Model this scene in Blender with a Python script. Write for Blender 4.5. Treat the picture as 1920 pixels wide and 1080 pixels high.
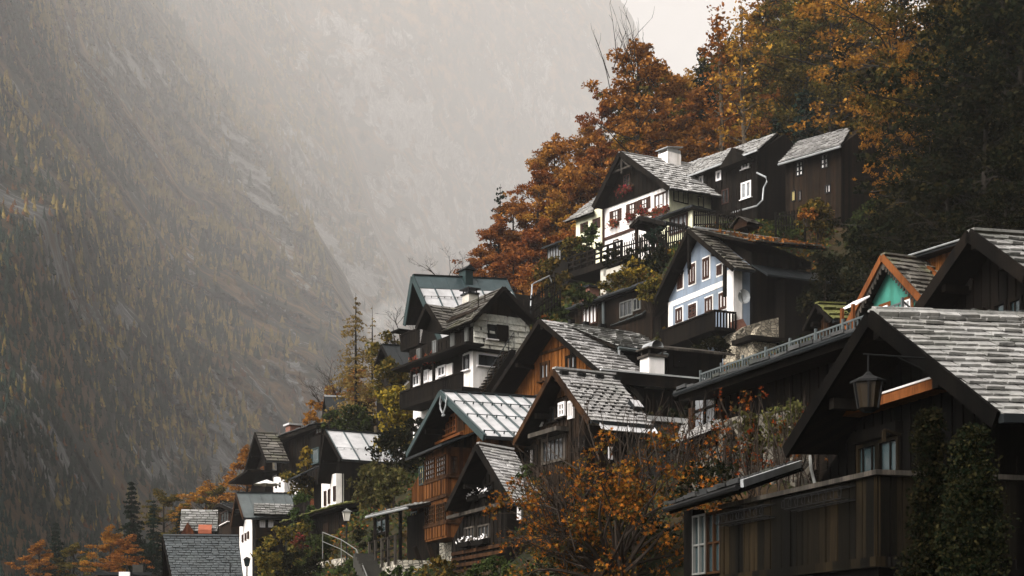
import bpy, math, random
import numpy as np
from mathutils import Vector, Matrix, noise

for o in list(bpy.data.objects):
    bpy.data.objects.remove(o)
S = bpy.context.scene
C = S.collection
R = math.radians
rnd = random.Random(7)

# ------------------------------------------------------------------ camera
F, HY, CZ = 2800.0, 1230.0, 1.7          # focal length and horizon row in photo pixels, eye height
cam = bpy.data.cameras.new('camera')
cam.sensor_width = 36
cam.lens = F / 1920 * 36
cam.shift_y = (HY - 540) / 1920
cam.clip_start = 0.5
cam.clip_end = 40000
co = bpy.data.objects.new('camera', cam)
co.location = (0, 0, CZ)
co.rotation_euler = (math.pi / 2, 0, 0)
C.objects.link(co)
S.camera = co

# ------------------------------------------------------------------ sky, sun, exposure
SUN_EL, SUN_AZ = R(38), R(-130)           # azimuth clockwise from +Y
w = bpy.data.worlds.new('World')
S.world = w
w.use_nodes = True
nt = w.node_tree
nt.nodes.clear()
sky = nt.nodes.new('ShaderNodeTexSky')
sky.sky_type = 'NISHITA'
sky.sun_disc = False
sky.sun_elevation = SUN_EL
sky.sun_rotation = SUN_AZ
sky.air_density = 1.0
sky.dust_density = 4.0
sky.ozone_density = 1.0
hs = nt.nodes.new('ShaderNodeHueSaturation')
hs.inputs['Saturation'].default_value = 0.06
bg = nt.nodes.new('ShaderNodeBackground')
bg.inputs['Strength'].default_value = 0.095
wo = nt.nodes.new('ShaderNodeOutputWorld')
nt.links.new(sky.outputs[0], hs.inputs['Color'])
nt.links.new(hs.outputs[0], bg.inputs['Color'])
nt.links.new(bg.outputs[0], wo.inputs['Surface'])

sun = bpy.data.lights.new('sun', 'SUN')
sun.energy = 2.8
sun.angle = R(35)
sun.color = (1.0, 0.95, 0.9)
so = bpy.data.objects.new('sun', sun)
sd = Vector((math.sin(SUN_AZ) * math.cos(SUN_EL), math.cos(SUN_AZ) * math.cos(SUN_EL), math.sin(SUN_EL)))
so.rotation_euler = sd.to_track_quat('Z', 'Y').to_euler()
so.location = (-60, 40, 120)
C.objects.link(so)

S.view_settings.view_transform = 'Standard'
S.view_settings.look = 'None'
S.view_settings.exposure = 1.14
S.view_settings.gamma = 1
S.render.engine = 'CYCLES'
cy = S.cycles
cy.max_bounces = 8
cy.diffuse_bounces = 3
cy.glossy_bounces = 2
cy.transmission_bounces = 3
cy.volume_bounces = 4
cy.transparent_max_bounces = 6
cy.use_denoising = True
cy.caustics_reflective = False
cy.caustics_refractive = False

# ------------------------------------------------------------------ materials
MATS = {}

class N:
    """small node helper"""
    def __init__(self, name):
        self.m = bpy.data.materials.new(name)
        self.m.use_nodes = True
        self.t = self.m.node_tree
        self.t.nodes.clear()
        self.out = self.n('OutputMaterial')
        MATS[name] = self.m
    def n(self, typ, **kw):
        x = self.t.nodes.new('ShaderNode' + typ)
        for k, v in kw.items():
            setattr(x, k, v)
        return x
    def l(self, a, b):
        self.t.links.new(a, b)
    def coord(self):
        return self.n('TexCoord').outputs['Object']
    def math(self, op, a, b=None):
        x = self.n('Math', operation=op)
        for i, v in enumerate((a, b)):
            if v is None:
                continue
            if isinstance(v, (int, float)):
                x.inputs[i].default_value = v
            else:
                self.l(v, x.inputs[i])
        return x.outputs[0]
    def noise(self, vec, scale, detail=4, rough=.6, sc3=None):
        x = self.n('TexNoise')
        x.inputs['Scale'].default_value = scale
        x.inputs['Detail'].default_value = detail
        x.inputs['Roughness'].default_value = rough
        if sc3:
            mp = self.n('Mapping')
            mp.inputs['Scale'].default_value = sc3
            self.l(vec, mp.inputs['Vector'])
            vec = mp.outputs[0]
        self.l(vec, x.inputs['Vector'])
        return x.outputs['Fac']
    def ramp(self, fac, stops, interp='LINEAR'):
        x = self.n('ValToRGB')
        cr = x.color_ramp
        cr.interpolation = interp
        while len(cr.elements) < len(stops):
            cr.elements.new(0.5)
        for e, (p, c) in zip(cr.elements, stops):
            e.position = p
            e.color = (*c, 1)
        self.l(fac, x.inputs['Fac'])
        return x.outputs['Color']
    def mix(self, fac, a, b, blend='MIX'):
        x = self.n('Mix', data_type='RGBA', blend_type=blend)
        for sock, v in ((x.inputs[0], fac), (x.inputs[6], a), (x.inputs[7], b)):
            if isinstance(v, (int, float)):
                sock.default_value = v
            elif isinstance(v, tuple):
                sock.default_value = (*v, 1)
            else:
                self.l(v, sock)
        return x.outputs[2]
    def bsdf(self, color, rough=.7, metal=0, spec=.4, bump=None, bstr=.3, bdist=.02):
        x = self.n('BsdfPrincipled')
        for nm, v in (('Base Color', color), ('Roughness', rough), ('Metallic', metal), ('Specular IOR Level', spec)):
            if isinstance(v, (int, float)):
                x.inputs[nm].default_value = v
            elif isinstance(v, tuple):
                x.inputs[nm].default_value = (*v, 1)
            else:
                self.l(v, x.inputs[nm])
        if bump is not None:
            b = self.n('Bump')
            b.inputs['Strength'].default_value = bstr
            b.inputs['Distance'].default_value = bdist
            self.l(bump, b.inputs['Height'])
            self.l(b.outputs[0], x.inputs['Normal'])
        self.l(x.outputs[0], self.out.inputs['Surface'])
        return x

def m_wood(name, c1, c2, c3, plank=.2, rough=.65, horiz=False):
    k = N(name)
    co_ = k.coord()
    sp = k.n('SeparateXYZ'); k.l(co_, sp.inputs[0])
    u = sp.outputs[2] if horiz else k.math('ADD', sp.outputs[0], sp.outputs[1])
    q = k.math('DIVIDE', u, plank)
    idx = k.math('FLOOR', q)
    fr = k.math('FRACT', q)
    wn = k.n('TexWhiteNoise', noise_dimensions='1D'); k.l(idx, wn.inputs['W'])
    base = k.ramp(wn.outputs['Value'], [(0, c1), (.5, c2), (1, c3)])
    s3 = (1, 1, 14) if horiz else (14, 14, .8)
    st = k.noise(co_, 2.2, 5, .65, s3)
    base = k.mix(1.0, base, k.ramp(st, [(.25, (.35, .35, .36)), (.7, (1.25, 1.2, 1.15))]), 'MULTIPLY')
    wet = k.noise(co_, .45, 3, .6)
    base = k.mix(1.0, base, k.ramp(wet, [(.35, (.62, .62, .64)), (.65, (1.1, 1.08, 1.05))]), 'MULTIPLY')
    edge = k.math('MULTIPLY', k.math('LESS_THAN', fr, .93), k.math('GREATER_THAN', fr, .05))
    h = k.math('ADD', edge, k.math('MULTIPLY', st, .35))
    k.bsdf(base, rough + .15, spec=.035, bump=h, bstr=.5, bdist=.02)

def m_plaster(name, c, stain=.4, var=.09):
    k = N(name)
    co_ = k.coord()
    a = k.noise(co_, .9, 6, .65)
    b = k.noise(co_, 1.3, 4, .6, (1.5, 1.5, .25))
    dark = tuple(v * (1 - stain) * s for v, s in zip(c, (1, .97, .9)))
    col = k.mix(k.math('MULTIPLY', k.ramp(b, [(.46, (0, 0, 0)), (.68, (1, 1, 1))]), .9), c, dark)
    col = k.mix(1.0, col, k.ramp(a, [(.3, (1 - var * 2,) * 3), (.7, (1 + var,) * 3)]), 'MULTIPLY')
    k.bsdf(col, .9, spec=.15, bump=k.noise(co_, 14, 3), bstr=.15, bdist=.02)

def m_plain(name, c, rough=.6, metal=0, spec=.4, var=.25, sc=2.0):
    k = N(name)
    co_ = k.coord()
    a = k.noise(co_, sc, 5, .65)
    col = k.mix(1.0, c, k.ramp(a, [(.3, (1 - var,) * 3), (.7, (1 + var,) * 3)]), 'MULTIPLY')
    k.bsdf(col, rough, metal, spec, bump=a, bstr=.1, bdist=.02)

def m_metal(name, c, rough=.32, metal=.85, var=.25):
    k = N(name)
    co_ = k.coord()
    a = k.noise(co_, 1.1, 5, .7)
    s = k.noise(co_, 2.5, 4, .7, (3, .5, .5))
    col = k.mix(1.0, c, k.ramp(a, [(.3, (1 - var,) * 3), (.7, (1 + var,) * 3)]), 'MULTIPLY')
    r = k.math('ADD', k.math('MULTIPLY', s, .35), rough - .17)
    k.bsdf(col, r, metal, .5 if c[0] > .03 else .12, bump=a, bstr=.12, bdist=.05)

def m_tiles(name, c1, c2, moss=(.05, .06, .02), mossamt=.3, rough=.45, spec=.5):
    k = N(name)
    g = k.n('NewGeometry')
    base = k.ramp(g.outputs['Random Per Island'], [(0, c1), (.6, tuple((a + b) / 2 for a, b in zip(c1, c2))), (1, c2)])
    co_ = k.coord()
    a = k.noise(co_, 8, 8, .75)
    base = k.mix(1.0, base, k.ramp(a, [(.32, (.42, .42, .43)), (.5, (1, 1, 1)), (.68, (1.3, 1.3, 1.28))]), 'MULTIPLY')
    b_ = k.noise(co_, 1.6, 5, .65)
    base = k.mix(1.0, base, k.ramp(b_, [(.35, (.68, .67, .64)), (.62, (1.08, 1.08, 1.08))]), 'MULTIPLY')
    mo = k.noise(co_, .8, 5, .7)
    base = k.mix(k.math('MULTIPLY', k.ramp(mo, [(.52, (0, 0, 0)), (.68, (1, 1, 1))]), mossamt), base, moss)
    k.bsdf(base, rough, 0, spec, bump=a, bstr=.35, bdist=.03)

def m_leaf(name, cols, rough=.6, trans=.25, hue=.03):
    k = N(name)
    g = k.n('NewGeometry')
    n_ = len(cols)
    base = k.ramp(g.outputs['Random Per Island'], [(i / max(1, n_ - 1), c) for i, c in enumerate(cols)])
    oi = k.n('ObjectInfo')
    h = k.n('HueSaturation')
    hv = k.math('ADD', k.math('MULTIPLY', oi.outputs['Random'], hue), .5 - hue / 2)
    k.l(hv, h.inputs['Hue'])
    vv = k.math('ADD', k.math('MULTIPLY', oi.outputs['Random'], .5), .75)
    k.l(vv, h.inputs['Value'])
    k.l(base, h.inputs['Color'])
    d = k.n('BsdfDiffuse'); k.l(h.outputs[0], d.inputs['Color'])
    t = k.n('BsdfTranslucent'); k.l(h.outputs[0], t.inputs['Color'])
    mx = k.n('MixShader'); mx.inputs[0].default_value = trans
    k.l(d.outputs[0], mx.inputs[1]); k.l(t.outputs[0], mx.inputs[2])
    k.l(mx.outputs[0], k.out.inputs['Surface'])

def m_stone(name, c1, c2, scale=2.2, gap=(.06, .055, .045)):
    k = N(name)
    co_ = k.coord()
    v = k.n('TexVoronoi', feature='F1'); v.inputs['Scale'].default_value = scale
    e = k.n('TexVoronoi', feature='DISTANCE_TO_EDGE'); e.inputs['Scale'].default_value = scale
    mp = k.n('Mapping'); mp.inputs['Scale'].default_value = (1, 1, 1.5)
    k.l(co_, mp.inputs['Vector']); k.l(mp.outputs[0], v.inputs['Vector']); k.l(mp.outputs[0], e.inputs['Vector'])
    sp = k.n('SeparateColor'); k.l(v.outputs['Color'], sp.inputs[0])
    base = k.ramp(sp.outputs[0], [(0, c1), (1, c2)])
    a = k.noise(co_, 7, 5, .7)
    base = k.mix(1.0, base, k.ramp(a, [(.3, (.7, .7, .7)), (.7, (1.2, 1.2, 1.2))]), 'MULTIPLY')
    m_ = k.ramp(e.outputs['Distance'], [(.02, (0, 0, 0)), (.09, (1, 1, 1))])
    base = k.mix(m_, gap, base)
    k.bsdf(base, .85, 0, .2, bump=k.math('ADD', m_, k.math('MULTIPLY', a, .4)), bstr=.7, bdist=.06)

def m_brick(name, c1, c2):
    k = N(name)
    b = k.n('TexBrick')
    b.inputs['Color1'].default_value = (*c1, 1); b.inputs['Color2'].default_value = (*c2, 1)
    b.inputs['Mortar'].default_value = (.18, .16, .14, 1)
    b.inputs['Scale'].default_value = 4.0
    b.inputs['Mortar Size'].default_value = .02
    mp = k.n('Mapping'); mp.inputs['Rotation'].default_value = (R(90), 0, 0)
    sp = k.n('SeparateXYZ'); cb = k.n('CombineXYZ')
    k.l(k.coord(), sp.inputs[0])
    k.l(k.math('ADD', sp.outputs[0], sp.outputs[1]), cb.inputs[0]); k.l(sp.outputs[2], cb.inputs[1])
    k.l(cb.outputs[0], b.inputs['Vector'])
    k.bsdf(b.outputs['Color'], .85, 0, .2)

def m_glass(name, c, rough=.12, var=.5):
    k = N(name)
    a = k.noise(k.coord(), 1.2, 3, .6)
    col = k.mix(1.0, c, k.ramp(a, [(.3, (1 - var,) * 3), (.7, (1 + var,) * 3)]), 'MULTIPLY')
    k.bsdf(col, rough, 0, .6 if rough < .3 else .2)

m_wood('dark_wood', (.010, .0075, .0055), (.016, .0115, .008), (.026, .016, .010))
m_wood('black_wood', (.005, .0045, .004), (.008, .0068, .0055), (.013, .010, .0075))
m_wood('shaded_black_wood', (.0016, .0015, .0013), (.0026, .0023, .0019), (.0045, .0038, .0029))  # blackened wood, darkened further to hold the shade on the foreground house
m_wood('brown_wood', (.022, .012, .007), (.038, .019, .0095), (.06, .030, .014))
m_wood('orange_wood', (.10, .037, .010), (.165, .062, .016), (.25, .10, .027), plank=.16)
m_wood('aged_wood', (.045, .018, .007), (.085, .034, .011), (.15, .062, .02), plank=.16)
m_wood('red_wood', (.05, .016, .008), (.09, .03, .012), (.13, .045, .017), plank=.14)
m_wood('grey_wood', (.035, .032, .028), (.055, .05, .042), (.085, .075, .065))
m_wood('olive_wood', (.003, .0029, .0022), (.0075, .0062, .0038), (.023, .0165, .0085), plank=.26)  # veranda boards, also darkened to carry the foreground house's shade
m_wood('trim_orange', (.14, .05, .018), (.185, .066, .022), (.235, .09, .03), plank=2)
m_plaster('white_plaster', (.84, .79, .75))
m_plaster('cream_plaster', (.72, .70, .50))
m_plaster('blue_plaster', (.19, .228, .28), stain=.2)
m_plaster('green_plaster', (.045, .19, .145))
m_plain('white_paint', (.78, .74, .72), .5, var=.08)
m_plain('brown_paint', (.035, .015, .010), .5, spec=.15)
m_plain('black_paint', (.007, .007, .007), .6, spec=.1)
m_plain('teal_paint', (.014, .028, .028), .5, spec=.2)
m_plain('grey_paint', (.11, .11, .10), .5)
m_plain('concrete', (.42, .39, .33), .85, spec=.2)
m_plain('terracotta', (.36, .11, .05), .8)
m_plain('orange_cloth', (.27, .07, .03), .8)
m_plain('zinc', (.36, .37, .37), .4, .5)
m_plain('parasol_cloth', (.75, .72, .68), .8)
m_plain('bark', (.016, .013, .010), .9, spec=.1, sc=6)
m_plain('pale_bark', (.06, .045, .03), .9, spec=.1, sc=6)
m_plain('twig', (.026, .019, .014), .9, spec=.1, sc=6)
m_plain('soil', (.035, .028, .018), .95, spec=.1)
m_metal('bright_metal', (.60, .59, .59), .34, .5, .25)
m_metal('teal_metal', (.05, .075, .08), .36, .5)
m_metal('grey_metal', (.085, .10, .10), .42, .4)
m_metal('dark_metal', (.012, .014, .015), .55, .1)
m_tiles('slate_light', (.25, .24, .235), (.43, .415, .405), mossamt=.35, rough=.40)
m_tiles('stone_slab', (.20, .195, .185), (.345, .335, .32), mossamt=.35, rough=.42)
m_tiles('slate_mid', (.12, .12, .11), (.30, .29, .28), mossamt=.35, rough=.42)
m_tiles('slate_white', (.38, .37, .36), (.54, .525, .515), mossamt=.25, rough=.4)
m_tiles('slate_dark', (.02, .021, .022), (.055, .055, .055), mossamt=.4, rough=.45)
m_tiles('slate_brown', (.045, .04, .033), (.15, .135, .115), moss=(.07, .075, .015), mossamt=.6, rough=.5)
m_tiles('charcoal_tile', (.040, .047, .050), (.062, .070, .074), mossamt=.1, rough=.5)
m_tiles('moss_tile', (.08, .08, .03), (.16, .16, .05), moss=(.11, .14, .02), mossamt=.9, rough=.8, spec=.1)
m_tiles('wall_shingle', (.02, .019, .017), (.05, .046, .041), mossamt=.2, rough=.7)
m_tiles('white_slab', (.50, .49, .43), (.64, .62, .55), moss=(.30, .24, .14), mossamt=.4, rough=.8, spec=.2)
m_tiles('litter', (.09, .04, .015), (.24, .11, .03), rough=.8, spec=.1)
m_stone('rubble', (.17, .145, .105), (.42, .36, .27), 3.6)
m_plain('dark_stone', (.035, .033, .028), .9, spec=.1, sc=4)
m_stone('dark_rubble', (.05, .045, .036), (.15, .13, .10), 3.6)
m_stone('pale_rubble', (.30, .275, .22), (.52, .47, .38), 4.2)
m_brick('brick', (.20, .07, .038), (.13, .045, .028))
m_glass('dark_glass', (.018, .02, .021))
m_glass('sky_glass', (.16, .165, .17), .06)
m_glass('curtain', (.62, .59, .57), .35, .15)
m_glass('yellow_curtain', (.42, .34, .14), .4, .15)
m_glass('lamp_glass', (.62, .58, .50), .3, .1)
m_glass('amber_glass', (.016, .010, .004), .5, .2)
m_glass('green_glass', (.018, .03, .032), .25, .4)

RUST = [(.06, .024, .010), (.22, .078, .017), (.36, .145, .030), (.14, .05, .015)]
AMBER = [(.15, .066, .013), (.36, .165, .027), (.28, .11, .019), (.10, .055, .014)]
OLIVE = [(.025, .027, .009), (.065, .056, .014), (.17, .11, .022), (.03, .031, .010)]
GREEN = [(.012, .020, .008), (.030, .044, .014), (.06, .075, .022), (.018, .028, .010)]
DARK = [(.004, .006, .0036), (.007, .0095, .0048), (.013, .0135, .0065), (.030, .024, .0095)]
SPRUCE = [(.006, .012, .008), (.011, .020, .013), (.008, .016, .011)]
LARCH = [(.16, .11, .035), (.23, .15, .05), (.11, .085, .03)]
YELLOW = [(.17, .115, .018), (.27, .17, .026), (.11, .08, .016), (.05, .05, .013)]
IVY = [(.05, .05, .018), (.09, .08, .028), (.035, .042, .014), (.12, .10, .035)]
FLOWER = [(.35, .05, .04), (.20, .035, .03), (.10, .045, .02), (.05, .06, .02), (.42, .12, .08)]
MAPLE = [(.15, .036, .008), (.27, .075, .012), (.10, .026, .008), (.19, .08, .014), (.06, .035, .011), (.02, .022, .009), (.03, .024, .010)]
for nm, cs in (('rust', RUST), ('amber', AMBER), ('olive', OLIVE), ('green', GREEN), ('dark', DARK), ('spruce', SPRUCE),
               ('larch', LARCH), ('yellow', YELLOW), ('ivy', IVY), ('flower', FLOWER), ('maple', MAPLE)):
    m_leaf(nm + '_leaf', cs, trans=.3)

# ------------------------------------------------------------------ mesh helpers
def mesh_np(name, V, Fc, mat):
    """uniform polygons from arrays"""
    V = np.asarray(V, np.float32); Fc = np.asarray(Fc, np.int32)
    me = bpy.data.meshes.new(name)
    me.vertices.add(len(V)); me.vertices.foreach_set('co', V.ravel())
    n, k = Fc.shape
    me.loops.add(n * k); me.loops.foreach_set('vertex_index', Fc.ravel())
    me.polygons.add(n)
    me.polygons.foreach_set('loop_start', np.arange(0, n * k, k, dtype=np.int32))
    me.polygons.foreach_set('loop_total', np.full(n, k, np.int32))
    me.update(calc_edges=True)
    me.materials.append(MATS[mat])
    return me

def link(name, me, parent=None, loc=None):
    o = bpy.data.objects.new(name, me)
    C.objects.link(o)
    if parent is not None:
        o.parent = parent
    if loc is not None:
        o.location = loc
    return o

class MB:
    def __init__(s):
        s.v = []; s.f = []
    def add(s, vs, fs):
        b = len(s.v)
        s.v += [tuple(v) for v in vs]
        s.f += [tuple(i + b for i in f) for f in fs]
        return s
    def hexa(s, p):
        return s.add(p, [(0, 3, 2, 1), (4, 5, 6, 7), (0, 1, 5, 4), (1, 2, 6, 5), (2, 3, 7, 6), (3, 0, 4, 7)])
    def box(s, x0, x1, y0, y1, z0, z1):
        x0, x1 = sorted((x0, x1)); y0, y1 = sorted((y0, y1)); z0, z1 = sorted((z0, z1))
        return s.hexa([(x0, y0, z0), (x1, y0, z0), (x1, y1, z0), (x0, y1, z0), (x0, y0, z1), (x1, y0, z1), (x1, y1, z1), (x0, y1, z1)])
    def prism(s, poly, d):
        """polygon (list of 3D points) extruded by vector d"""
        n = len(poly); d = Vector(d)
        a = [Vector(p) for p in poly]; b = [p + d for p in a]
        return s.add(a + b, [tuple(range(n))[::-1], tuple(range(n, 2 * n))] + [(i, (i + 1) % n, n + (i + 1) % n, n + i) for i in range(n)])
    def beam(s, p, q, w=.1, h=.1, up=(0, 0, 1)):
        p, q, up = Vector(p), Vector(q), Vector(up)
        d = (q - p).normalized()
        sd_ = d.cross(up)
        if sd_.length < 1e-4:
            sd_ = d.cross(Vector((1, 0, 0)))
        sd_.normalize(); u = sd_.cross(d).normalized()
        a, b = sd_ * w / 2, u * h / 2
        return s.hexa([p - a - b, p + a - b, p + a + b, p - a + b, q - a - b, q + a - b, q + a + b, q - a + b])
    def tube(s, pts, rad, n=6, cap=True):
        pts = [Vector(p) for p in pts]
        if isinstance(rad, (int, float)):
            rad = [rad] * len(pts)
        b = len(s.v); vs = []
        for i, p in enumerate(pts):
            d = (pts[min(i + 1, len(pts) - 1)] - pts[max(i - 1, 0)]).normalized()
            x = d.cross(Vector((.13, .21, .97)))
            if x.length < 1e-3:
                x = d.cross(Vector((1, 0, 0)))
            x.normalize(); y = d.cross(x)
            for k in range(n):
                t = 2 * math.pi * k / n
                vs.append(p + (x * math.cos(t) + y * math.sin(t)) * rad[i])
        fs = []
        for i in range(len(pts) - 1):
            for k in range(n):
                fs.append((i * n + k, i * n + (k + 1) % n, (i + 1) * n + (k + 1) % n, (i + 1) * n + k))
        if cap:
            fs.append(tuple(range(n))[::-1]); fs.append(tuple(range((len(pts) - 1) * n, len(pts) * n)))
        return s.add(vs, fs)
    def build(s, name, mat, parent=None, loc=None):
        me = bpy.data.meshes.new(name)
        me.from_pydata(s.v, [], s.f)
        me.materials.append(MATS[mat])
        me.update()
        return link(name, me, parent, loc)

def tag(o, label, cat, group=None, kind=None):
    if label: o['label'] = label
    if cat: o['category'] = cat
    if group: o['group'] = group
    if kind: o['kind'] = kind
    return o

def empty(name, loc, rz=0, label=None, cat=None, group=None):
    o = bpy.data.objects.new(name, None)
    o.empty_display_size = .3
    C.objects.link(o)
    o.location = loc; o.rotation_euler = (0, 0, rz)
    return tag(o, label, cat, group)

def at(px, py, Y):
    return Vector(((px - 960) / F * Y, Y, CZ + (HY - py) / F * Y))

GROUND = []      # (X, Y, Z) the hill passes through these

def copy_tree(o, parent=None):
    c = o.copy(); C.objects.link(c); c.parent = parent
    for ch in o.children:
        copy_tree(ch, c)
    return c
# ------------------------------------------------------------------ houses
# local frame of a house: x runs along the ridge into the scene, y along the front wall to the left and back, z up
class House:
    def __init__(s, name, label, cat, corner, Y, th, base_py, group=None, depth_below=4.0, ground=True):
        s.th = R(th)
        P = at(corner[0], corner[1], Y)
        zb = at(corner[0], base_py, Y).z
        s.P = Vector((P.x, P.y, zb))
        s.ax = Vector((math.cos(s.th), math.sin(s.th), 0)); s.ay = Vector((-math.sin(s.th), math.cos(s.th), 0))
        s.o = empty(name, s.P, s.th, label, cat, group)
        s.zb = -depth_below
        s.name = name
        s.ground = ground
        s.roof_parts = {}
    def reg(s, *pts):
        for x, y in pts:
            q = s.P + s.ax * x + s.ay * y
            GROUND.append((q.x, q.y, q.z - .2))
    def loc(s, q):
        d = q - s.P
        return Vector((d.dot(s.ax), d.dot(s.ay), d.z))
    def world(s, x, y, z):
        return s.P + s.ax * x + s.ay * y + Vector((0, 0, z))
    def _hit(s, px, py, n, c):
        r = Vector(((px - 960) / F, 1, (HY - py) / F))
        o = Vector((0, 0, CZ))
        t = (c - n.dot(o - s.P)) / n.dot(r)
        return s.loc(o + r * t)
    def G(s, px, py, x=0.0):
        return s._hit(px, py, s.ax, x)
    def Sd(s, px, py, y=0.0):
        return s._hit(px, py, s.ay, y)
    # walls -------------------------------------------------------------
    def solid(s, x0, x1, y0, y1, z0, z1, mat, name='wall'):
        return MB().box(x0, x1, y0, y1, z0, z1).build(name, mat, s.o)
    def prof_x(s, prof, x0, x1, mat, name='wall'):
        return MB().prism([(x0, y, z) for y, z in prof], (x1 - x0, 0, 0)).build(name, mat, s.o)
    def prof_y(s, prof, y0, y1, mat, name='wall'):
        return MB().prism([(x, y0, z) for x, z in prof], (0, y1 - y0, 0)).build(name, mat, s.o)
    # openings ----------------------------------------------------------
    def win(s, face, p1, p2, c=0.0, nx=2, ny=2, frame='white_paint', pane='dark_glass', fw=.07, mull=.035, name='window',
            surround=None, sw=.14, shutters=None, open_sh=True, sill=None, parent=None, arch=False, dpt=.07, sgn=-1, label=None):
        """window by two photo corners (upper left, lower right) on the wall plane c"""
        if face == 'G':
            a, b = s.G(*p1, c), s.G(*p2, c)
            u0, u1 = sorted((a.y, b.y)); z1, z0 = a.z, b.z
            bx = lambda m, d0, d1, ua, ub, za, zb: m.box(c + sgn * d0, c + sgn * d1, ua, ub, za, zb)
        else:
            a, b = s.Sd(*p1, c), s.Sd(*p2, c)
            u0, u1 = sorted((a.x, b.x)); z1, z0 = a.z, b.z
            bx = lambda m, d0, d1, ua, ub, za, zb: m.box(ua, ub, c + sgn * d0, c + sgn * d1, za, zb)
        if z1 < z0 + .2:
            z1 = z0 + .2
        if u1 < u0 + .15:
            u1 = u0 + .15
        d = dpt
        m = MB()
        bx(m, -.05, d, u0, u1, z1 - fw, z1); bx(m, -.05, d, u0, u1, z0, z0 + fw)
        bx(m, -.05, d - .002, u0, u0 + fw, z0 + fw, z1 - fw); bx(m, -.05, d - .002, u1 - fw, u1, z0 + fw, z1 - fw)
        for i in range(1, nx):
            t = u0 + (u1 - u0) * i / nx
            mw = mull * (1.5 if nx % 2 == 0 and i == nx // 2 else 1)
            bx(m, -.04, d - .006, t - mw / 2, t + mw / 2, z0 + fw, z1 - fw)
        for i in range(1, ny):
            t = z0 + (z1 - z0) * i / ny
            bx(m, -.04, d - .012, u0 + fw, u1 - fw, t - mull / 2, t + mull / 2)
        o = m.build(name, frame, s.o if parent is None else parent)
        if label: o['label'] = label
        g = MB(); bx(g, -.03, .014, u0 + fw * .5, u1 - fw * .5, z0 + fw * .5, z1 - fw * .5)
        g.build('pane', pane, o)
        if surround:
            q = MB(); e = sw
            bx(q, -.04, .022, u0 - e, u1 + e, z1, z1 + e); bx(q, -.04, .022, u0 - e, u1 + e, z0 - e, z0)
            bx(q, -.04, .022, u0 - e, u0, z0, z1); bx(q, -.04, .022, u1, u1 + e, z0, z1)
            q.build('surround', surround, o)
        if sill:
            q = MB(); bx(q, -.03, .16, u0 - .1, u1 + .1, z0 - .06, z0 - .003); q.build('sill', sill, o)
        if shutters:
            wd = (u1 - u0) * .5
            for ua in (u0 - wd - .02, u1 + .02):
                q = MB(); bx(q, -.02, .035, ua, ua + wd, z0 - .03, z1 + .03)
                bx(q, .03, .05, ua + .05, ua + wd - .05, z0 + .06, (z0 + z1) / 2 - .04)
                bx(q, .03, .05, ua + .05, ua + wd - .05, (z0 + z1) / 2 + .04, z1 - .06)
                q.build('shutter', shutters, o)
        s.last = (u0, u1, z0, z1)
        return o
    # battens on a gable front -------------------------------------------
    def battens(s, mb, x, y0, y1, zlo, ztop, step=.32, wd=.05, d=.03):
        n = max(1, int((y1 - y0) / step))
        for i in range(n + 1):
            y = y0 + (y1 - y0) * i / n
            zt = ztop(y)
            if zt > zlo + .15:
                mb.box(x - d, x + .02, y - wd / 2, y + wd / 2, zlo, zt - .05)
    # chimney -------------------------------------------------------------
    def chimney(s, px0, px1, ytop, ybot, yl, mat='brick', cap='dark_metal', depth=.6, parent=None, kind='flat', name='chimney'):
        a, b = s.Sd(px0, ytop, yl), s.Sd(px1, ybot, yl)
        x0, x1 = sorted((a.x, b.x)); z1 = a.z; z0 = b.z - .8
        m = MB().box(x0, x1, yl, yl + depth, z0, z1)
        o = m.build(name, mat, parent or s.o)
        c = MB(); w_ = x1 - x0
        if kind == 'flat':
            c.box(x0 - .08, x1 + .08, yl - .08, yl + depth + .08, z1 + .002, z1 + .1)
            for ux in (x0 + .06, x1 - .06):
                for uy in (yl + .06, yl + depth - .06):
                    c.box(ux - .03, ux + .03, uy - .03, uy + .03, z1 + .1, z1 + .3)
            c.box(x0 - .12, x1 + .12, yl - .12, yl + depth + .12, z1 + .3, z1 + .36)
        elif kind == 'gable':
            c.prism([(x0 - .14, yl - .15, z1 - .02), (x1 + .14, yl - .15, z1 - .02), ((x0 + x1) / 2, yl - .15, z1 + w_ * .55)], (0, depth + .3, 0))
        elif kind == 'slant':
            c.hexa([(x0 - .15, yl - .15, z1 + .25), (x1 + .1, yl - .15, z1 + .55), (x1 + .1, yl + depth + .15, z1 + .55), (x0 - .15, yl + depth + .15, z1 + .25),
                    (x0 - .15, yl - .15, z1 + .31), (x1 + .1, yl - .15, z1 + .61), (x1 + .1, yl + depth + .15, z1 + .61), (x0 - .15, yl + depth + .15, z1 + .31)])
            c.box(x0 + .02, x1 - .02, yl + .02, yl + .08, z1, z1 + .3); c.box(x0 + .02, x1 - .02, yl + depth - .08, yl + depth - .02, z1, z1 + .3)
        c.build('chimney_cap', cap, o)
        return o

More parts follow.
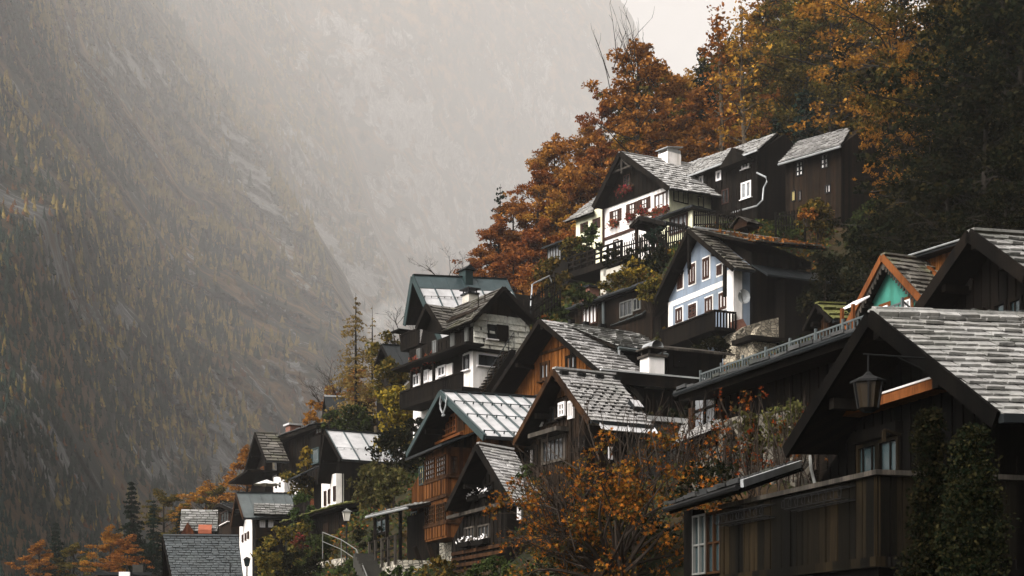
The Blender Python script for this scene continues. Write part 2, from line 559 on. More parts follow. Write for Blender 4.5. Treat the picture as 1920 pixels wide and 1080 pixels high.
SEAMS = None
def slope_cover(E0, E1, R1, R0, kind, tw=.3, th=.22, rg=None, seam=.55, gap=.085):
    """cover of one roof slope between eave E0-E1 and ridge R0-R1; real tile courses or seamed sheets"""
    rg = rg or random.Random(3)
    E0, E1, R1, R0 = map(Vector, (E0, E1, R1, R0))
    n = (E1 - E0).cross(R0 - E0)
    if n.length < 1e-6:
        n = (R1 - R0).cross(R0 - E0)
    n.normalize()
    if n.z < 0:
        n = -n
    P = lambda u, v: (E0.lerp(E1, u)).lerp(R0.lerp(R1, u), v)
    m = MB()
    sl = max((R0 - E0).length, (R1 - E1).length)
    ln = max((E1 - E0).length, (R1 - R0).length)
    if kind == 'tile':
        nr = max(2, int(sl / th)); nc = max(2, int(ln / tw))
        t = min(.10, th * .26)
        for r in range(nr):
            v0 = r / nr - .25 / nr; v1 = min(1.0, (r + 1) / nr + .15 / nr)
            if r == 0: v0 = -.02
            off = (.5 if r % 2 else 0) + rg.uniform(-.12, .12)
            c = -off
            while c < nc:
                wd = rg.uniform(.8, 1.25)
                u0, u1 = max(0, c / nc), min(1, (c + wd) / nc - gap / nc)
                c += wd
                if u1 - u0 < .004 and u1 - u0 < .2 / nc:
                    continue
                dv = rg.uniform(-.07, .07) / nr
                lo = t * rg.uniform(.8, 1.7); l2 = lo * rg.uniform(.85, 1.15)
                vv = max(v0 + dv, -.03)
                a, b, cc, d = P(u0, vv), P(u1, vv), P(u1, v1), P(u0, v1)
                q = [a + n * lo * .5, b + n * lo * .5, a + n * lo, b + n * l2, cc + n * .012, d + n * .012]
                m.add(q, [(0, 1, 3, 2), (2, 3, 4, 5), (0, 2, 5), (1, 4, 3)])
    elif kind == 'metal':
        a, b, c, d = E0, E1, R1, R0
        m.hexa([a, b, c, d, a + n * .03, b + n * .03, c + n * .03, d + n * .03])
        k = max(2, int(ln / seam))
        for i in range(k + 1):
            u = i / k
            u = min(max(u, .004), .996)
            m.beam(P(u, 0) + n * .05, P(u, 1) + n * .05, .035, .05, n)
            if SEAMS is not None: SEAMS.append((P(u, 0) + n * .055, P(u, 1) + n * .055, n))
    else:
        k = max(1, int(sl / .8))
        for i in range(k):
            a, b, c, d = P(0, i / k), P(1, i / k), P(1, min(1, (i + 1.06) / k)), P(0, min(1, (i + 1.06) / k))
            m.hexa([a, b, c, d, a + n * .05, b + n * .05, c + n * .028, d + n * .028])
    return m, n, P, sl, ln

def deck(E0, E1, R1, R0, t=.12):
    E0, E1, R1, R0 = map(Vector, (E0, E1, R1, R0))
    n = (E1 - E0).cross(R0 - E0)
    if n.length < 1e-6:
        n = (R1 - R0).cross(R0 - E0)
    n.normalize()
    if n.z < 0: n = -n
    return MB().hexa([E0 - n * t, E1 - n * t, R1 - n * t, R0 - n * t, E0 - n * .004, E1 - n * .004, R1 - n * .004, R0 - n * .004])

def guards(P, n, rows, cols, v0=.1, v1=.85, mat='black_paint', parent=None, sz=.16, u0=.04, u1=.96, stagger=True):
    m = MB()
    for r in range(rows):
        v = v0 + (v1 - v0) * r / max(1, rows - 1)
        for c in range(cols):
            u = u0 + (u1 - u0) * (c + (.5 if stagger and r % 2 else 0)) / cols
            q = P(u, v) + n * .06
            d = (P(min(u + .01, 1), v) - P(u, v)).normalized()
            m.beam(q - d * sz * .5, q + d * sz * .5, .04, .07, n)
    return m.build('snow_guard', mat, parent)

def roof_bars(P, n, vs, mat, parent, posts=8, h=.16):
    """snow rails along a sheet roof"""
    for v in vs:
        m = MB()
        m.tube([P(.01, v) + n * h, P(.99, v) + n * h], .018, 5)
        for i in range(posts + 1):
            u = .02 + .96 * i / posts
            m.beam(P(u, v) + n * .03, P(u, v) + n * (h + .02), .05, .04, P(1, v) - P(0, v))
        m.build('snow_rail', mat, parent)

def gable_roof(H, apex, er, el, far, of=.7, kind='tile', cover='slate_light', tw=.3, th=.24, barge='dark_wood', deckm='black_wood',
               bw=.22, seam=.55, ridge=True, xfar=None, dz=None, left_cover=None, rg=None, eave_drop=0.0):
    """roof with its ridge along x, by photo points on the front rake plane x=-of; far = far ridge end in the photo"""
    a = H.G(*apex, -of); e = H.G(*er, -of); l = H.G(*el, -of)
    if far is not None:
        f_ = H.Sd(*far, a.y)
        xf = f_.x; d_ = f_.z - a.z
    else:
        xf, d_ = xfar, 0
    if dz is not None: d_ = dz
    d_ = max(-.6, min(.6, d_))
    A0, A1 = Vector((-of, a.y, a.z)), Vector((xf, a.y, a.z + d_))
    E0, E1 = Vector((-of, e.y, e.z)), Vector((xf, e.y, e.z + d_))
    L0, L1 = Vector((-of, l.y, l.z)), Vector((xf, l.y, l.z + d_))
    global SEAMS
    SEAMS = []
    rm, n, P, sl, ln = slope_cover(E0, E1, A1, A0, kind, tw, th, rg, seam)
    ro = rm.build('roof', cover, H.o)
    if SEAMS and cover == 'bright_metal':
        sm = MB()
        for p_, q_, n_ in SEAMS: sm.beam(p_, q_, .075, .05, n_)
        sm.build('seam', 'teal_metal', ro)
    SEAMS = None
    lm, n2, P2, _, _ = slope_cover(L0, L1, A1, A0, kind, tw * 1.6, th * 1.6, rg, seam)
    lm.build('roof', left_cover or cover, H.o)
    dm = deck(E0, E1, A1, A0); d2 = deck(L0, L1, A1, A0)
    dm.add(d2.v, d2.f)
    dm.build('roof_deck', deckm, H.o)
    # bargeboards along the front rake
    up = Vector((0, 0, 1))
    for q in (E0, L0):
        b = MB().beam(q + Vector((-.035, 0, -.06)), A0 + Vector((-.035, 0, -.06)), bw, .06, (1, 0, 0))
        b.build('bargeboard', barge, H.o)
    b = MB().beam(E0 + Vector((0, -.06, -.05)), E1 + Vector((0, -.06, -.05)), .12, .12)
    b.build('gutter', 'dark_metal', H.o)
    if ridge:
        b = MB().beam(A0 + Vector((.01, 0, .06)), A1 + Vector((0, 0, .06)), .26, .06)
        b.build('ridge_cap', 'dark_metal' if kind == 'metal' else cover, ro)
    # purlin ends under the front overhang
    H.apex, H.er, H.el, H.of, H.xf, H.dz = a, e, l, of, xf, d_
    H.P, H.P_ = H.P, P
    H.n_ = n
    H.roof = ro
    def zroof(y):
        if y < a.y:
            t = (y - e.y) / (a.y - e.y); return e.z + (a.z - e.z) * t
        t = (l.y - y) / (l.y - a.y); return l.z + (a.z - l.z) * t
    H.zroof = zroof
    H.t = .17
    for y in (a.y, a.y * .5 + e.y * .5, a.y * .5 + l.y * .5):
        z = zroof(y) - .3
        MB().box(-of + .08, .3, y - .08, y + .08, z - .09, z + .09).build('purlin', deckm, H.o)
    return ro

def gable_wall(H, y0, y1, zlo, zhi, mat, x0=0.0, x1=None, name='wall', bat=None, batm=None, step=.32):
    """gable body between heights, cut by the roof"""
    x1 = H.xf - .3 if x1 is None else x1
    top = lambda y: H.zroof(y) - H.t
    a = H.apex
    ys = sorted({y0, y1, *( [a.y] if y0 < a.y < y1 else [])})
    up = []
    pts = []
    NN = 24
    for i in range(NN + 1):
        y = y0 + (y1 - y0) * i / NN
        pts.append(y)
    if y0 < a.y < y1: pts.append(a.y)
    pts.sort()
    prof = []
    for y in pts:
        z = top(y)
        if zhi is not None: z = min(z, zhi)
        if z > zlo + .01:
            prof.append((y, z))
    lo, hi = prof[0][0], prof[-1][0]
    poly = [(hi, zlo), (lo, zlo)] + prof
    o = H.prof_x(poly, x0, x1, mat, name)
    if bat:
        m = MB()
        H.battens(m, x0, lo + .05, hi - .05, zlo, (lambda y: min(top(y), zhi) if zhi is not None else top(y)), step)
        m.build('batten', batm or mat, o)
    return o

def side_battens(H, y, x0, x1, z0, z1, mat, parent=None, step=.4, sgn=-1):
    m = MB(); n = max(1, int((x1 - x0) / step))
    for i in range(n + 1):
        x = x0 + (x1 - x0) * i / n
        m.box(x - .025, x + .025, y, y + sgn * .03, z0, z1)
    return m.build('batten', mat, parent or H.o)

def front_battens(H, x, y0, y1, z0, z1, mat, parent=None, step=.4):
    m = MB(); n = max(1, int((y1 - y0) / step))
    for i in range(n + 1):
        y = y0 + (y1 - y0) * i / n
        m.box(x, x - .03, y - .025, y + .025, z0, z1)
    return m.build('batten', mat, parent or H.o)

def leaves_np(cent, rad, n, size, rng, flat=.0, shape='quad', droop=0.0, aspect=1.0):
    """leaf faces scattered through ellipsoidal clumps; returns V, F arrays"""
    cent = np.asarray(cent, float); rad = np.asarray(rad, float)
    if rad.ndim == 1: rad = np.repeat(rad[:, None], 3, 1)
    wgt = rad.prod(1) ** (2 / 3); wgt /= wgt.sum()
    idx = rng.choice(len(cent), n, p=wgt)
    d = rng.normal(size=(n, 3)); d /= np.linalg.norm(d, axis=1)[:, None] + 1e-9
    r = rng.random(n) ** .45
    p = cent[idx] + d * r[:, None] * rad[idx]
    nn = rng.normal(size=(n, 3)); nn[:, 2] += flat * 3
    nn /= np.linalg.norm(nn, axis=1)[:, None] + 1e-9
    a = np.cross(nn, rng.normal(size=(n, 3))); a /= np.linalg.norm(a, axis=1)[:, None] + 1e-9
    if droop:
        a[:, 2] -= droop; a /= np.linalg.norm(a, axis=1)[:, None] + 1e-9
        nn = nn - a * (nn * a).sum(1)[:, None]; nn /= np.linalg.norm(nn, axis=1)[:, None] + 1e-9
    b = np.cross(nn, a)
    s = size * (0.6 + .8 * rng.random(n))[:, None]
    if shape == 'quad':
        V = np.stack([p - a * s * .5, p + b * s * .36 * aspect, p + a * s * .6, p - b * s * .36 * aspect + nn * s * .12], 1).reshape(-1, 3)
        return V, np.arange(4 * n).reshape(n, 4)
    # five-lobed leaf as one ten-sided face
    ang = np.array([-90, -50, -20, 15, 45, 90, 135, 165, 200, 230]) * math.pi / 180
    rr = np.array([.15, .28, .5, .26, .58, .75, .58, .26, .5, .28]) 
    rr = np.array([.30, .20, .52, .24, .62, .30, .62, .24, .52, .20]); rr[5] = .78; rr[4] = .30; rr[6] = .30; rr[3] = .62; rr[7] = .62; rr[2] = .24; rr[8] = .24; rr[1] = .5; rr[9] = .5; rr[0] = .12
    V = []
    for k in range(10):
        V.append(p + (b * math.cos(ang[k]) * rr[k] + a * math.sin(ang[k]) * rr[k]) * s + nn * s * (.12 if k % 2 else -.05))
    V = np.stack(V, 1).reshape(-1, 3)
    return V, np.arange(10 * n).reshape(n, 10)
LAND = []
# ================================================================== A: white house high on the slope
H = House('chalet', 'white chalet with dark gable, shuttered windows and flower boxes, high under the autumn wood', 'house', (1254, 400), 112, 37, 480)
A = H
W = H.G(1132, 440).y
ro = gable_roof(H, (1162, 286), (1254, 353), (1112, 388), (1300, 310), of=1.0, kind='tile', cover='slate_white', tw=.45, th=.5, barge='black_wood', bw=.4, xfar=None)
guards(H.P_, H.n_, 11, 8, .08, .92, 'black_paint', ro, sz=.17, u0=.06, u1=.9)
zs = H.G(1225, 357).z
gable_wall(H, 0, W, H.zb, zs, 'white_plaster', 0, 9)
gable_wall(H, -.3, W + .3, zs - .05, None, 'black_wood', -.14, 9, name='gable_cladding', bat=True, step=.45)
# shaded side wall with door and dark window
H.win('S', (1262, 352), (1290, 384), 0, 3, 1, 'black_wood', 'dark_glass', label=None)
dr = H.win('S', (1308, 367), (1319, 390), 0, 1, 1, 'black_wood', 'dark_glass', name='door')
H.solid(.05, 9, -.02, .02, H.zb, H.Sd(1290, 352).z, 'cream_plaster', 'wall')
m = MB().tube([H.G(1131, 392, -.12), H.G(1131, 462, -.12)], .09, 6); m.build('downpipe', 'brown_paint', H.o)
m = MB()
p, q = H.G(1132, 449, -.06), H.G(1196, 426, -.06); m.beam(p, q, .08, .22); m.build('plinth_beam', 'brown_paint', H.o)
WINA = []
for (x1, y1, x2, y2) in ((1149, 396, 1160, 414), (1180, 383, 1191, 401), (1203, 374, 1214, 391)):
    H.win('G', (x1, y1), (x2, y2), 0, 2, 2, 'brown_paint', 'curtain', fw=.09, shutters='brown_paint')
    WINA.append(H.last)
H.win('G', (1228, 366), (1252, 388), 0, 3, 1, 'brown_paint', 'curtain', fw=.12, mull=.08); WINA.append(H.last)
H.win('G', (1150, 451), (1160, 464), 0, 1, 1, 'brown_paint', 'curtain')
H.win('G', (1185, 437), (1193, 452), 0, 2, 2, 'white_paint', 'dark_glass', surround='white_paint', sw=.2, name='window')
H.win('G', (1170, 330), (1182, 350), -.14, 2, 2, 'brown_paint', 'dark_glass'); WINA.append(H.last)
# king post and collar in the gable
m = MB(); a = H.apex
m.beam((-.8, a.y, a.z - .3), (-.8, a.y, a.z - 1.6), .14, .14); m.beam((-.8, a.y - 1.1, a.z - 1.25), (-.8, a.y + 1.1, a.z - 1.25), .14, .14)
m.beam((-.8, a.y - .8, a.z - 1.2), (-.8, a.y, a.z - .5), .1, .1); m.beam((-.8, a.y + .8, a.z - 1.2), (-.8, a.y, a.z - .5), .1, .1)
m.build('gable_truss', 'grey_wood', H.o)
# left wing with lean-to roof
yl = H.G(1080, 440, .6).y
H.solid(.6, 5, W, yl, H.zb, H.G(1110, 402, .6).z + .3, 'cream_plaster', 'wing_wall')
e0, e1 = H.G(1112, 398, .1), H.G(1058, 417, .1)
r0, r1 = H.G(1122, 366, 3.4), H.G(1119, 370, 3.4)
cm, n, P, _, _ = slope_cover(e0, e1, r1, r0, 'tile', .5, .5)
wr = cm.build('wing_roof', 'slate_white', H.o); deck(e0, e1, r1, r0).build('wing_roof_deck', 'black_wood', H.o)
guards(P, n, 3, 6, .1, .8, 'black_paint', wr, sz=.28)
H.win('G', (1115, 411), (1122, 427), .6, 2, 2, 'brown_paint', 'dark_glass', shutters='brown_paint')
H.win('G', (1092, 419), (1099, 434), .6, 2, 2, 'brown_paint', 'dark_glass', shutters='brown_paint')
# chimney
H.chimney(1252, 1277, 283, 302, H.apex.y - .8, 'white_plaster', 'zinc', 1.1, kind='slant')
# annex with a flat roof in front of the shaded side
p0 = H.G(1298, 440, -1.2); yA0 = p0.y; yA1 = H.G(1234, 420, -1.2).y
zt = H.G(1298, 391, -1.2).z
H.solid(-1.2, 7.5, yA0, yA1, H.zb, zt - .1, 'cream_plaster', 'annex_wall')
MB().box(-1.7, 8, yA0 - .5, yA1 + .3, zt - .08, zt + .08).build('annex_roof', 'dark_metal', H.o)
H.win('G', (1256, 409), (1290, 432), -1.2, 4, 1, 'brown_paint', 'sky_glass', fw=.16, mull=.1)
e = H.last
MB().hexa([(-2.0, e[0] - .2, e[3] - .02), (-1.25, e[0] - .2, e[3] + .3), (-1.25, e[1] + .2, e[3] + .3), (-2.0, e[1] + .2, e[3] - .02),
           (-2.0, e[0] - .2, e[3] + .04), (-1.25, e[0] - .2, e[3] + .36), (-1.25, e[1] + .2, e[3] + .36), (-2.0, e[1] + .2, e[3] + .04)]).build('awning', 'dark_metal', H.o)
H.reg((0, 0), (0, W), (0, yl), (8, W), (8, 0), (-1.2, yA0))

def flower_box(H, face, win, c, label, drop=.5, wid=1.25, n=140):
    u0, u1, z0, z1 = win
    m_ = (u0 + u1) / 2; hw = (u1 - u0) / 2 * wid
    pos = H.world(c - .18, m_, z0 - .2) if face == 'G' else H.world(m_, c - .18, z0 - .2)
    o = empty('flower_box', pos, H.th, label, 'flower box', 'flower boxes under the chalet windows')
    b = MB()
    if face == 'G': b.box(-.1, .14, -hw, hw, -.1, .12)
    else: b.box(-hw, hw, -.1, .14, -.1, .12)
    b.build('planter', 'brown_paint', o)
    rng = np.random.default_rng(int(abs(pos.x * 100)) + 3)
    k = 7
    cs = [(-.12, -hw + 2 * hw * i / (k - 1), .08 - drop * .35 * (i % 2)) for i in range(k)]
    if face != 'G': cs = [(y, x, z) for x, y, z in cs]
    V, Fq = leaves_np(cs, [.26 + .1 * (i % 3) for i in range(k)], n, .17, rng)
    link('flowers', mesh_np('flowers', V, Fq, 'flower_leaf'), o)
    return o
flower_box(A, 'G', WINA[0], 0, 'flower box under the shuttered window nearest the brown downpipe of the white chalet')
flower_box(A, 'G', WINA[1], 0, 'flower box under the middle shuttered window of the white chalet')
flower_box(A, 'G', WINA[2], 0, 'flower box under the shuttered window beside the wide window bay of the white chalet')
flower_box(A, 'G', WINA[3], 0, 'widest flower box of red blooms, below the triple window of the white chalet', wid=1.4, n=260)
flower_box(A, 'G', WINA[4], -.14, 'flower box high in the dark wooden gable of the white chalet', wid=2.2, n=160)

# ================================================================== B: dark timber wing behind it
xb = A.Sd(1333, 380).x
H = House('timber_house', 'dark timber house with long pale roof adjoining the white chalet, silver downpipe at its corner', 'house', (1437, 400), 100, 37, 452)
B = H
# place its front wall on the plane x = xb of the chalet
r = Vector(((1420 - 960) / F, 1, 0)); t = (xb + A.ax.dot(A.P)) / A.ax.dot(r)
H.P = Vector((r.x * t, r.y * t, at(1437, 452, t).z)); H.o.location = H.P
Lb = H.G(1283, 370).y + 1.2
e0, e1 = H.G(1422, 281, -.7), H.G(1281, 334, -.7)
r0, r1 = H.G(1458, 249, 3.0), H.G(1285, 307, 3.0)
cm, n, P, _, _ = slope_cover(e0, e1, r1, r0, 'tile', .45, .5)
ro = cm.build('roof', 'slate_white', H.o)
guards(P, n, 5, 15, .06, .92, 'black_paint', ro, sz=.16)
b0, b1 = Vector((7, r0.y, e0.z)), Vector((7, r1.y, e1.z))
dm = deck(e0, e1, r1, r0); d2 = deck(b0, b1, r1, r0); dm.add(d2.v, d2.f); dm.build('roof_deck', 'black_wood', H.o)
cm, _, _, _, _ = slope_cover(b0, b1, r1, r0, 'tile', .9, .9); cm.build('roof', 'slate_mid', H.o)
MB().beam(e0 + Vector((-.1, 0, -.05)), e1 + Vector((-.1, 0, -.05)), .12, .12).build('gutter', 'zinc', H.o)
zt = e0.z - .12
H.prof_y([(0, H.zb), (6, H.zb), (6, zt + .4), (3, r0.z - .3), (0, zt + .3)], 0, Lb, 'black_wood')
front_battens(H, 0, .1, Lb - .1, H.zb, zt, 'black_wood', step=.5)
H.win('G', (1390, 344), (1409, 369), 0, 2, 1, 'white_paint', 'sky_glass', fw=.12, mull=.1, sill='white_paint')
H.win('G', (1343, 322), (1353, 337), 0, 1, 1, 'white_paint', 'sky_glass', fw=.14)
H.win('G', (1311, 332), (1319, 345), 0, 1, 1, 'white_paint', 'sky_glass', fw=.12)
H.win('G', (1391, 299), (1405, 314), 0, 2, 1, 'white_paint', 'sky_glass', fw=.12, sill='white_paint')
H.win('G', (1354, 357), (1367, 380), 0, 2, 1, 'brown_paint', 'dark_glass')
# small cross dormer near the end
q = H.G(1418, 268, -.9)
MB().prism([(-.9, .2, q.z - .9), (-.9, 3.2, q.z - .9), (-.9, 1.7, q.z + .35)], (2.4, 0, 0)).build('dormer', 'black_wood', H.o)
dp = [(1419, 324), (1436, 332), (1438, 341), (1432, 352), (1430, 375), (1419, 386), (1372, 399)]
m = MB().tube([H.G(*p, -.25) for p in dp], .07, 6); m.build('downpipe', 'zinc', H.o)
H.reg((0, 0), (0, Lb), (6, 0))

# ================================================================== C: small shingled timber house beside the wood
H = House('timber_cottage', 'small dark timber cottage with wet slate roof and white lattice windows at the wood edge', 'house', (1577, 340), 96, 43, 412)
Lc = H.G(1473, 340).y
e0, e1 = H.G(1578, 272, -.6), H.G(1461, 306, -.6)
r0, r1 = H.G(1597, 238, 2.6), H.G(1499, 264, 2.6)
cm, n, P, _, _ = slope_cover(e0, e1, r1, r0, 'tile', .5, .36)
cm.build('roof', 'slate_light', H.o)
b0, b1 = Vector((6, r0.y, e0.z)), Vector((6, r1.y, e1.z))
dm = deck(e0, e1, r1, r0); d2 = deck(b0, b1, r1, r0); dm.add(d2.v, d2.f); dm.build('roof_deck', 'black_wood', H.o)
MB().tube([e0 + Vector((-.1, 0, -.12)), e1 + Vector((-.1, 0, -.12))], .08, 6).build('gutter', 'zinc', H.o)
H.prof_y([(0, H.zb), (5.2, H.zb), (5.2, e0.z), (2.6, r0.z - .3), (0, e0.z + .25)], 0, Lc, 'dark_wood')
front_battens(H, 0, .1, Lc - .1, H.zb, e0.z, 'dark_wood', step=.5)
H.win('G', (1493, 305), (1506, 328), 0, 2, 3, 'black_paint', 'curtain', mull=.08)
H.win('G', (1540, 291), (1553, 314), 0, 2, 3, 'black_paint', 'curtain', mull=.08)
H.win('G', (1547, 348), (1558, 361), 0, 2, 1, 'black_paint', 'curtain', mull=.08)
H.win('G', (1484, 358), (1492, 377), 0, 1, 1, 'black_paint', 'yellow_curtain')
H.win('G', (1497, 358), (1503, 376), 0, 1, 1, 'black_paint', 'curtain')
H.reg((0, 0), (0, Lc), (5, 0))

# ================================================================== D: blue house
H = House('blue_house', 'pale blue plastered house with white bands, ten shuttered windows and dark balcony', 'house', (1376, 600), 78, 25, 690)
D = H
W = H.G(1254, 650).y
ro = gable_roof(H, (1291, 430), (1376, 503), (1228, 562), None, xfar=.5, of=.75, kind='tile', cover='slate_brown', tw=.4, th=.4, barge='black_wood', bw=.24)
gable_wall(H, 0, W, H.zb, None, 'blue_plaster', 0, 1.0)
# long timber body behind, with a low roof covered in fallen leaves
zr = H.apex.z
far = H.Sd(1482, 447, H.apex.y); xf = far.x
ez = H.Sd(1400, 452, -1.2).z
E0, E1 = Vector((.4, -1.2, ez)), Vector((H.Sd(1552, 466, -1.2).x, -1.2, H.Sd(1552, 466, -1.2).z))
R0, R1 = Vector((-.4, H.apex.y, zr + .05)), Vector((E1.x, H.apex.y, zr + .05))
cm, n, P, _, _ = slope_cover(E0, E1, R1, R0, 'tile', .5, .5)
ro2 = cm.build('roof', 'slate_brown', H.o)
deck(E0, E1, R1, R0).build('roof_deck', 'black_wood', H.o)
B0, B1 = Vector((2, W + .5, ez)), Vector((E1.x, W + .5, ez))
cm, _, _, _, _ = slope_cover(B0, B1, R1, R0, 'tile', .9, .9); cm.build('roof', 'slate_brown', H.o)
MB().beam(R0 + Vector((0, 0, .1)), R1 + Vector((0, 0, .1)), .2, .1).build('ridge_cap', 'zinc', H.o)
rng = np.random.default_rng(5)
L_ = []
for i in range(500):
    u, v = rng.random(), rng.random() ** 1.5 * .9
    q = P(u, v); L_.append(q + n * .09)
V, Fq = leaves_np(np.array(L_), np.full(len(L_), .12), 800, .13, rng, flat=.5)
o = link('fallen_leaves', mesh_np('fallen_leaves', V, Fq, 'rust_leaf')); o.parent = H.o
tl = []
zs = ez - .2
H.prof_x([(W, H.zb), (-.15, H.zb), (-.15, zs), (H.apex.y, zr - .25), (W, zs)], 1.0, E1.x - .6, 'black_wood', 'timber_wall')
side_battens(H, -.15, 1.1, E1.x - .8, 2.0, zs, 'black_wood', step=.45)
# lower lean-to roof along the side
l0, l1 = H.Sd(1380, 506, -1.6), H.Sd(1508, 532, -1.6)
MB().hexa([(1.0, -1.6, l0.z - .1), (9, -1.6, l0.z - .1), (9, -.15, l0.z + .75), (1.0, -.15, l0.z + .75), (1.0, -1.6, l0.z), (9, -1.6, l0.z), (9, -.15, l0.z + .85), (1.0, -.15, l0.z + .85)]).build('lean_to_roof', 'dark_metal', H.o)
MB().box(2.5, 9, -1.0, -.14, H.zb, l0.z + .1).build('lean_to_wall', 'black_wood', H.o)
# white quoins and band
MB().box(-.03, .5, -.03, .62, H.zb, H.G(1374, 503).z).build('quoin', 'white_plaster', H.o)
MB().box(-.03, .3, W - .45, W + .02, H.zb, H.G(1256, 560).z - .2).build('quoin', 'white_plaster', H.o)
p, q = H.G(1257, 572), H.G(1372, 530)
zb_ = (H.G(1257, 569).z + H.G(1373, 531).z) / 2
MB().box(-.026, .1, .6, W - .44, zb_ - .10, zb_ + .2).build('string_course', 'white_plaster', H.o)
WB = []
for (x1, y1, x2, y2) in ((1271, 518, 1281, 539), (1292.5, 498, 1304, 530), (1318.5, 486.5, 1330.5, 520), (1345, 499, 1354, 513)):
    H.win('G', (x1, y1), (x2, y2), 0, 2, 1, 'brown_paint', 'curtain' if x1 > 1290 else 'dark_glass', fw=.12, mull=.1, surround='white_plaster', sw=.09)
for (x1, y1, x2, y2) in ((1268, 580, 1280, 602), (1292, 573, 1306, 592), (1323, 560, 1336, 584), (1349, 551, 1363, 577)):
    H.win('G', (x1, y1), (x2, y2), 0, 2, 3 if x1 == 1292 else 1, 'brown_paint', 'green_glass' if x1 == 1292 else 'curtain', fw=.12, mull=.1, surround='white_plaster', sw=.08)
# balcony
pz1 = H.G(1340, 582, -1.3).z; pz0 = H.G(1340, 612, -1.3).z
y0, y1 = H.G(1340, 600, -1.3).y, H.G(1241, 620, -1.3).y
bal = MB().box(-1.3, 0, y0, y1, pz0 - .15, pz0).build('balcony', 'black_wood', H.o)
m = MB()
k = int((y1 - y0) / .16)
for i in range(k + 1):
    y = y0 + (y1 - y0) * i / k
    m.box(-1.3, -1.27, y - .07, y + .07, pz0, pz1 - .05)
for i in range(8):
    x = -1.3 + 1.3 * i / 7.0
    m.box(x - .05, x + .05, y0, y0 + .03, pz0, pz1 - .05)
m.build('railing', 'black_wood', bal)
MB().box(-1.36, -1.22, y0 - .06, y1, pz1 - .05, pz1 + .04).box(-1.22, 0, y0 - .06, y0 + .08, pz1 - .05, pz1 + .04).build('handrail', 'black_wood', bal)
m = MB()
for y in (y0 + .4, (y0 + y1) / 2, y1 - .4):
    m.beam((0, y, pz0 - 1.0), (-1.2, y, pz0 - .15), .12, .12, (0, 1, 0))
m.build('bracket', 'black_wood', bal)
# carved drop under the gable
m = MB(); a = H.apex
m.box(-.78, -.64, a.y - .09, a.y + .09, a.z - 2.1, a.z - .3); m.add([(-.8, a.y, a.z - 2.5), (-.7, a.y - .2, a.z - 2.1), (-.7, a.y + .2, a.z - 2.1), (-.6, a.y, a.z - 2.1)], [(0, 1, 2), (0, 2, 3), (0, 3, 1), (1, 3, 2)])
m.build('gable_pendant', 'black_wood', H.o)
m = MB(); yq = H.er.y + .9
m.box(-.78, -.64, yq - .1, yq + .1, H.zroof(yq) - 1.9, H.zroof(yq) - .25); m.build('gable_pendant', 'black_wood', H.o)
H.win('S', (1496, 488), (1520, 505), -.15, 2, 1, 'black_wood', 'dark_glass')
# satellite dish on the timber side
q = H.Sd(1392, 557, -1.3)
m = MB()
import math as _m
for i in range(12):
    pass
ring = []
for rr, dd in ((.02, .1), (.2, .07), (.38, 0)):
    ring.append([(q.x + rr * math.cos(t * math.pi / 6), q.y - .15 - dd * -1, q.z + rr * math.sin(t * math.pi / 6)) for t in range(12)])
vs = sum(ring, [])
m.add(vs, [(r_ * 12 + i, r_ * 12 + (i + 1) % 12, (r_ + 1) * 12 + (i + 1) % 12, (r_ + 1) * 12 + i) for r_ in range(2) for i in range(12)] + [tuple(range(12))])
m.beam((q.x, q.y + .3, q.z - .1), (q.x, q.y - .05, q.z), .05, .05); m.beam((q.x - .5, q.y - .55, q.z + .1), (q.x, q.y - .1, q.z - .35), .05, .05)
d_ = m.build('satellite_dish', 'zinc'); d_.location = H.P; d_.rotation_euler = (0, 0, H.th)
tag(d_, 'pale satellite dish fixed to the dark timber side of the blue house', 'satellite dish')
H.reg((0, 0), (0, W), (10, 0), (10, W))

# rubble wall with oven beside the blue house
H = House('stone_wall', 'pale rubble stone garden wall at the foot of the blue house', 'stone wall', (1378, 650), 77.5, 25, 690)
w0, w1 = H.Sd(1380, 615, 0), H.Sd(1468, 592, 0)
zt = H.Sd(1390, 612).z
x1 = H.Sd(1470, 640).x
MB().prism([(0.05, 0, -3), (x1, 0, -3), (x1, 0, H.Sd(1469, 593).z), (x1 * .55, 0, H.Sd(1430, 602).z), (x1 * .2, 0, H.Sd(1397, 612).z), (0.05, 0, H.Sd(1380, 625).z)], (0, 1.2, 0)).build('masonry', 'rubble', H.o)
q = H.Sd(1398, 605, -.1)
MB().prism([(q.x - .5, .3, q.z - .4), (q.x + .45, .3, q.z - .2), (q.x + .1, .3, q.z + .3), (q.x - .4, .3, q.z + .15)], (0, .4, 0)).build('brick_coping', 'brick', H.o)
H2 = House('garden_oven', 'low stone oven with dark slab roof and arched flue against the rubble wall', 'oven', (1410, 660), 75.5, 25, 690)
a, b = H2.Sd(1413, 640), H2.Sd(1457, 640)
MB().box(a.x, b.x, 0, 1.2, -2, a.z).build('oven_body', 'rubble', H2.o)
MB().box(a.x - .4, b.x + .3, -.3, 1.4, a.z + .003, a.z + .25).build('slab_roof', 'black_wood', H2.o)
m = MB(); c_ = (a.x + b.x) / 2 + .2
m.prism([(c_ + .55 * math.cos(t * math.pi / 8), .4, a.z + .25 + .75 * math.sin(t * math.pi / 8)) for t in range(9)], (0, .5, 0)); m.build('arched_flue', 'rubble', H2.o)

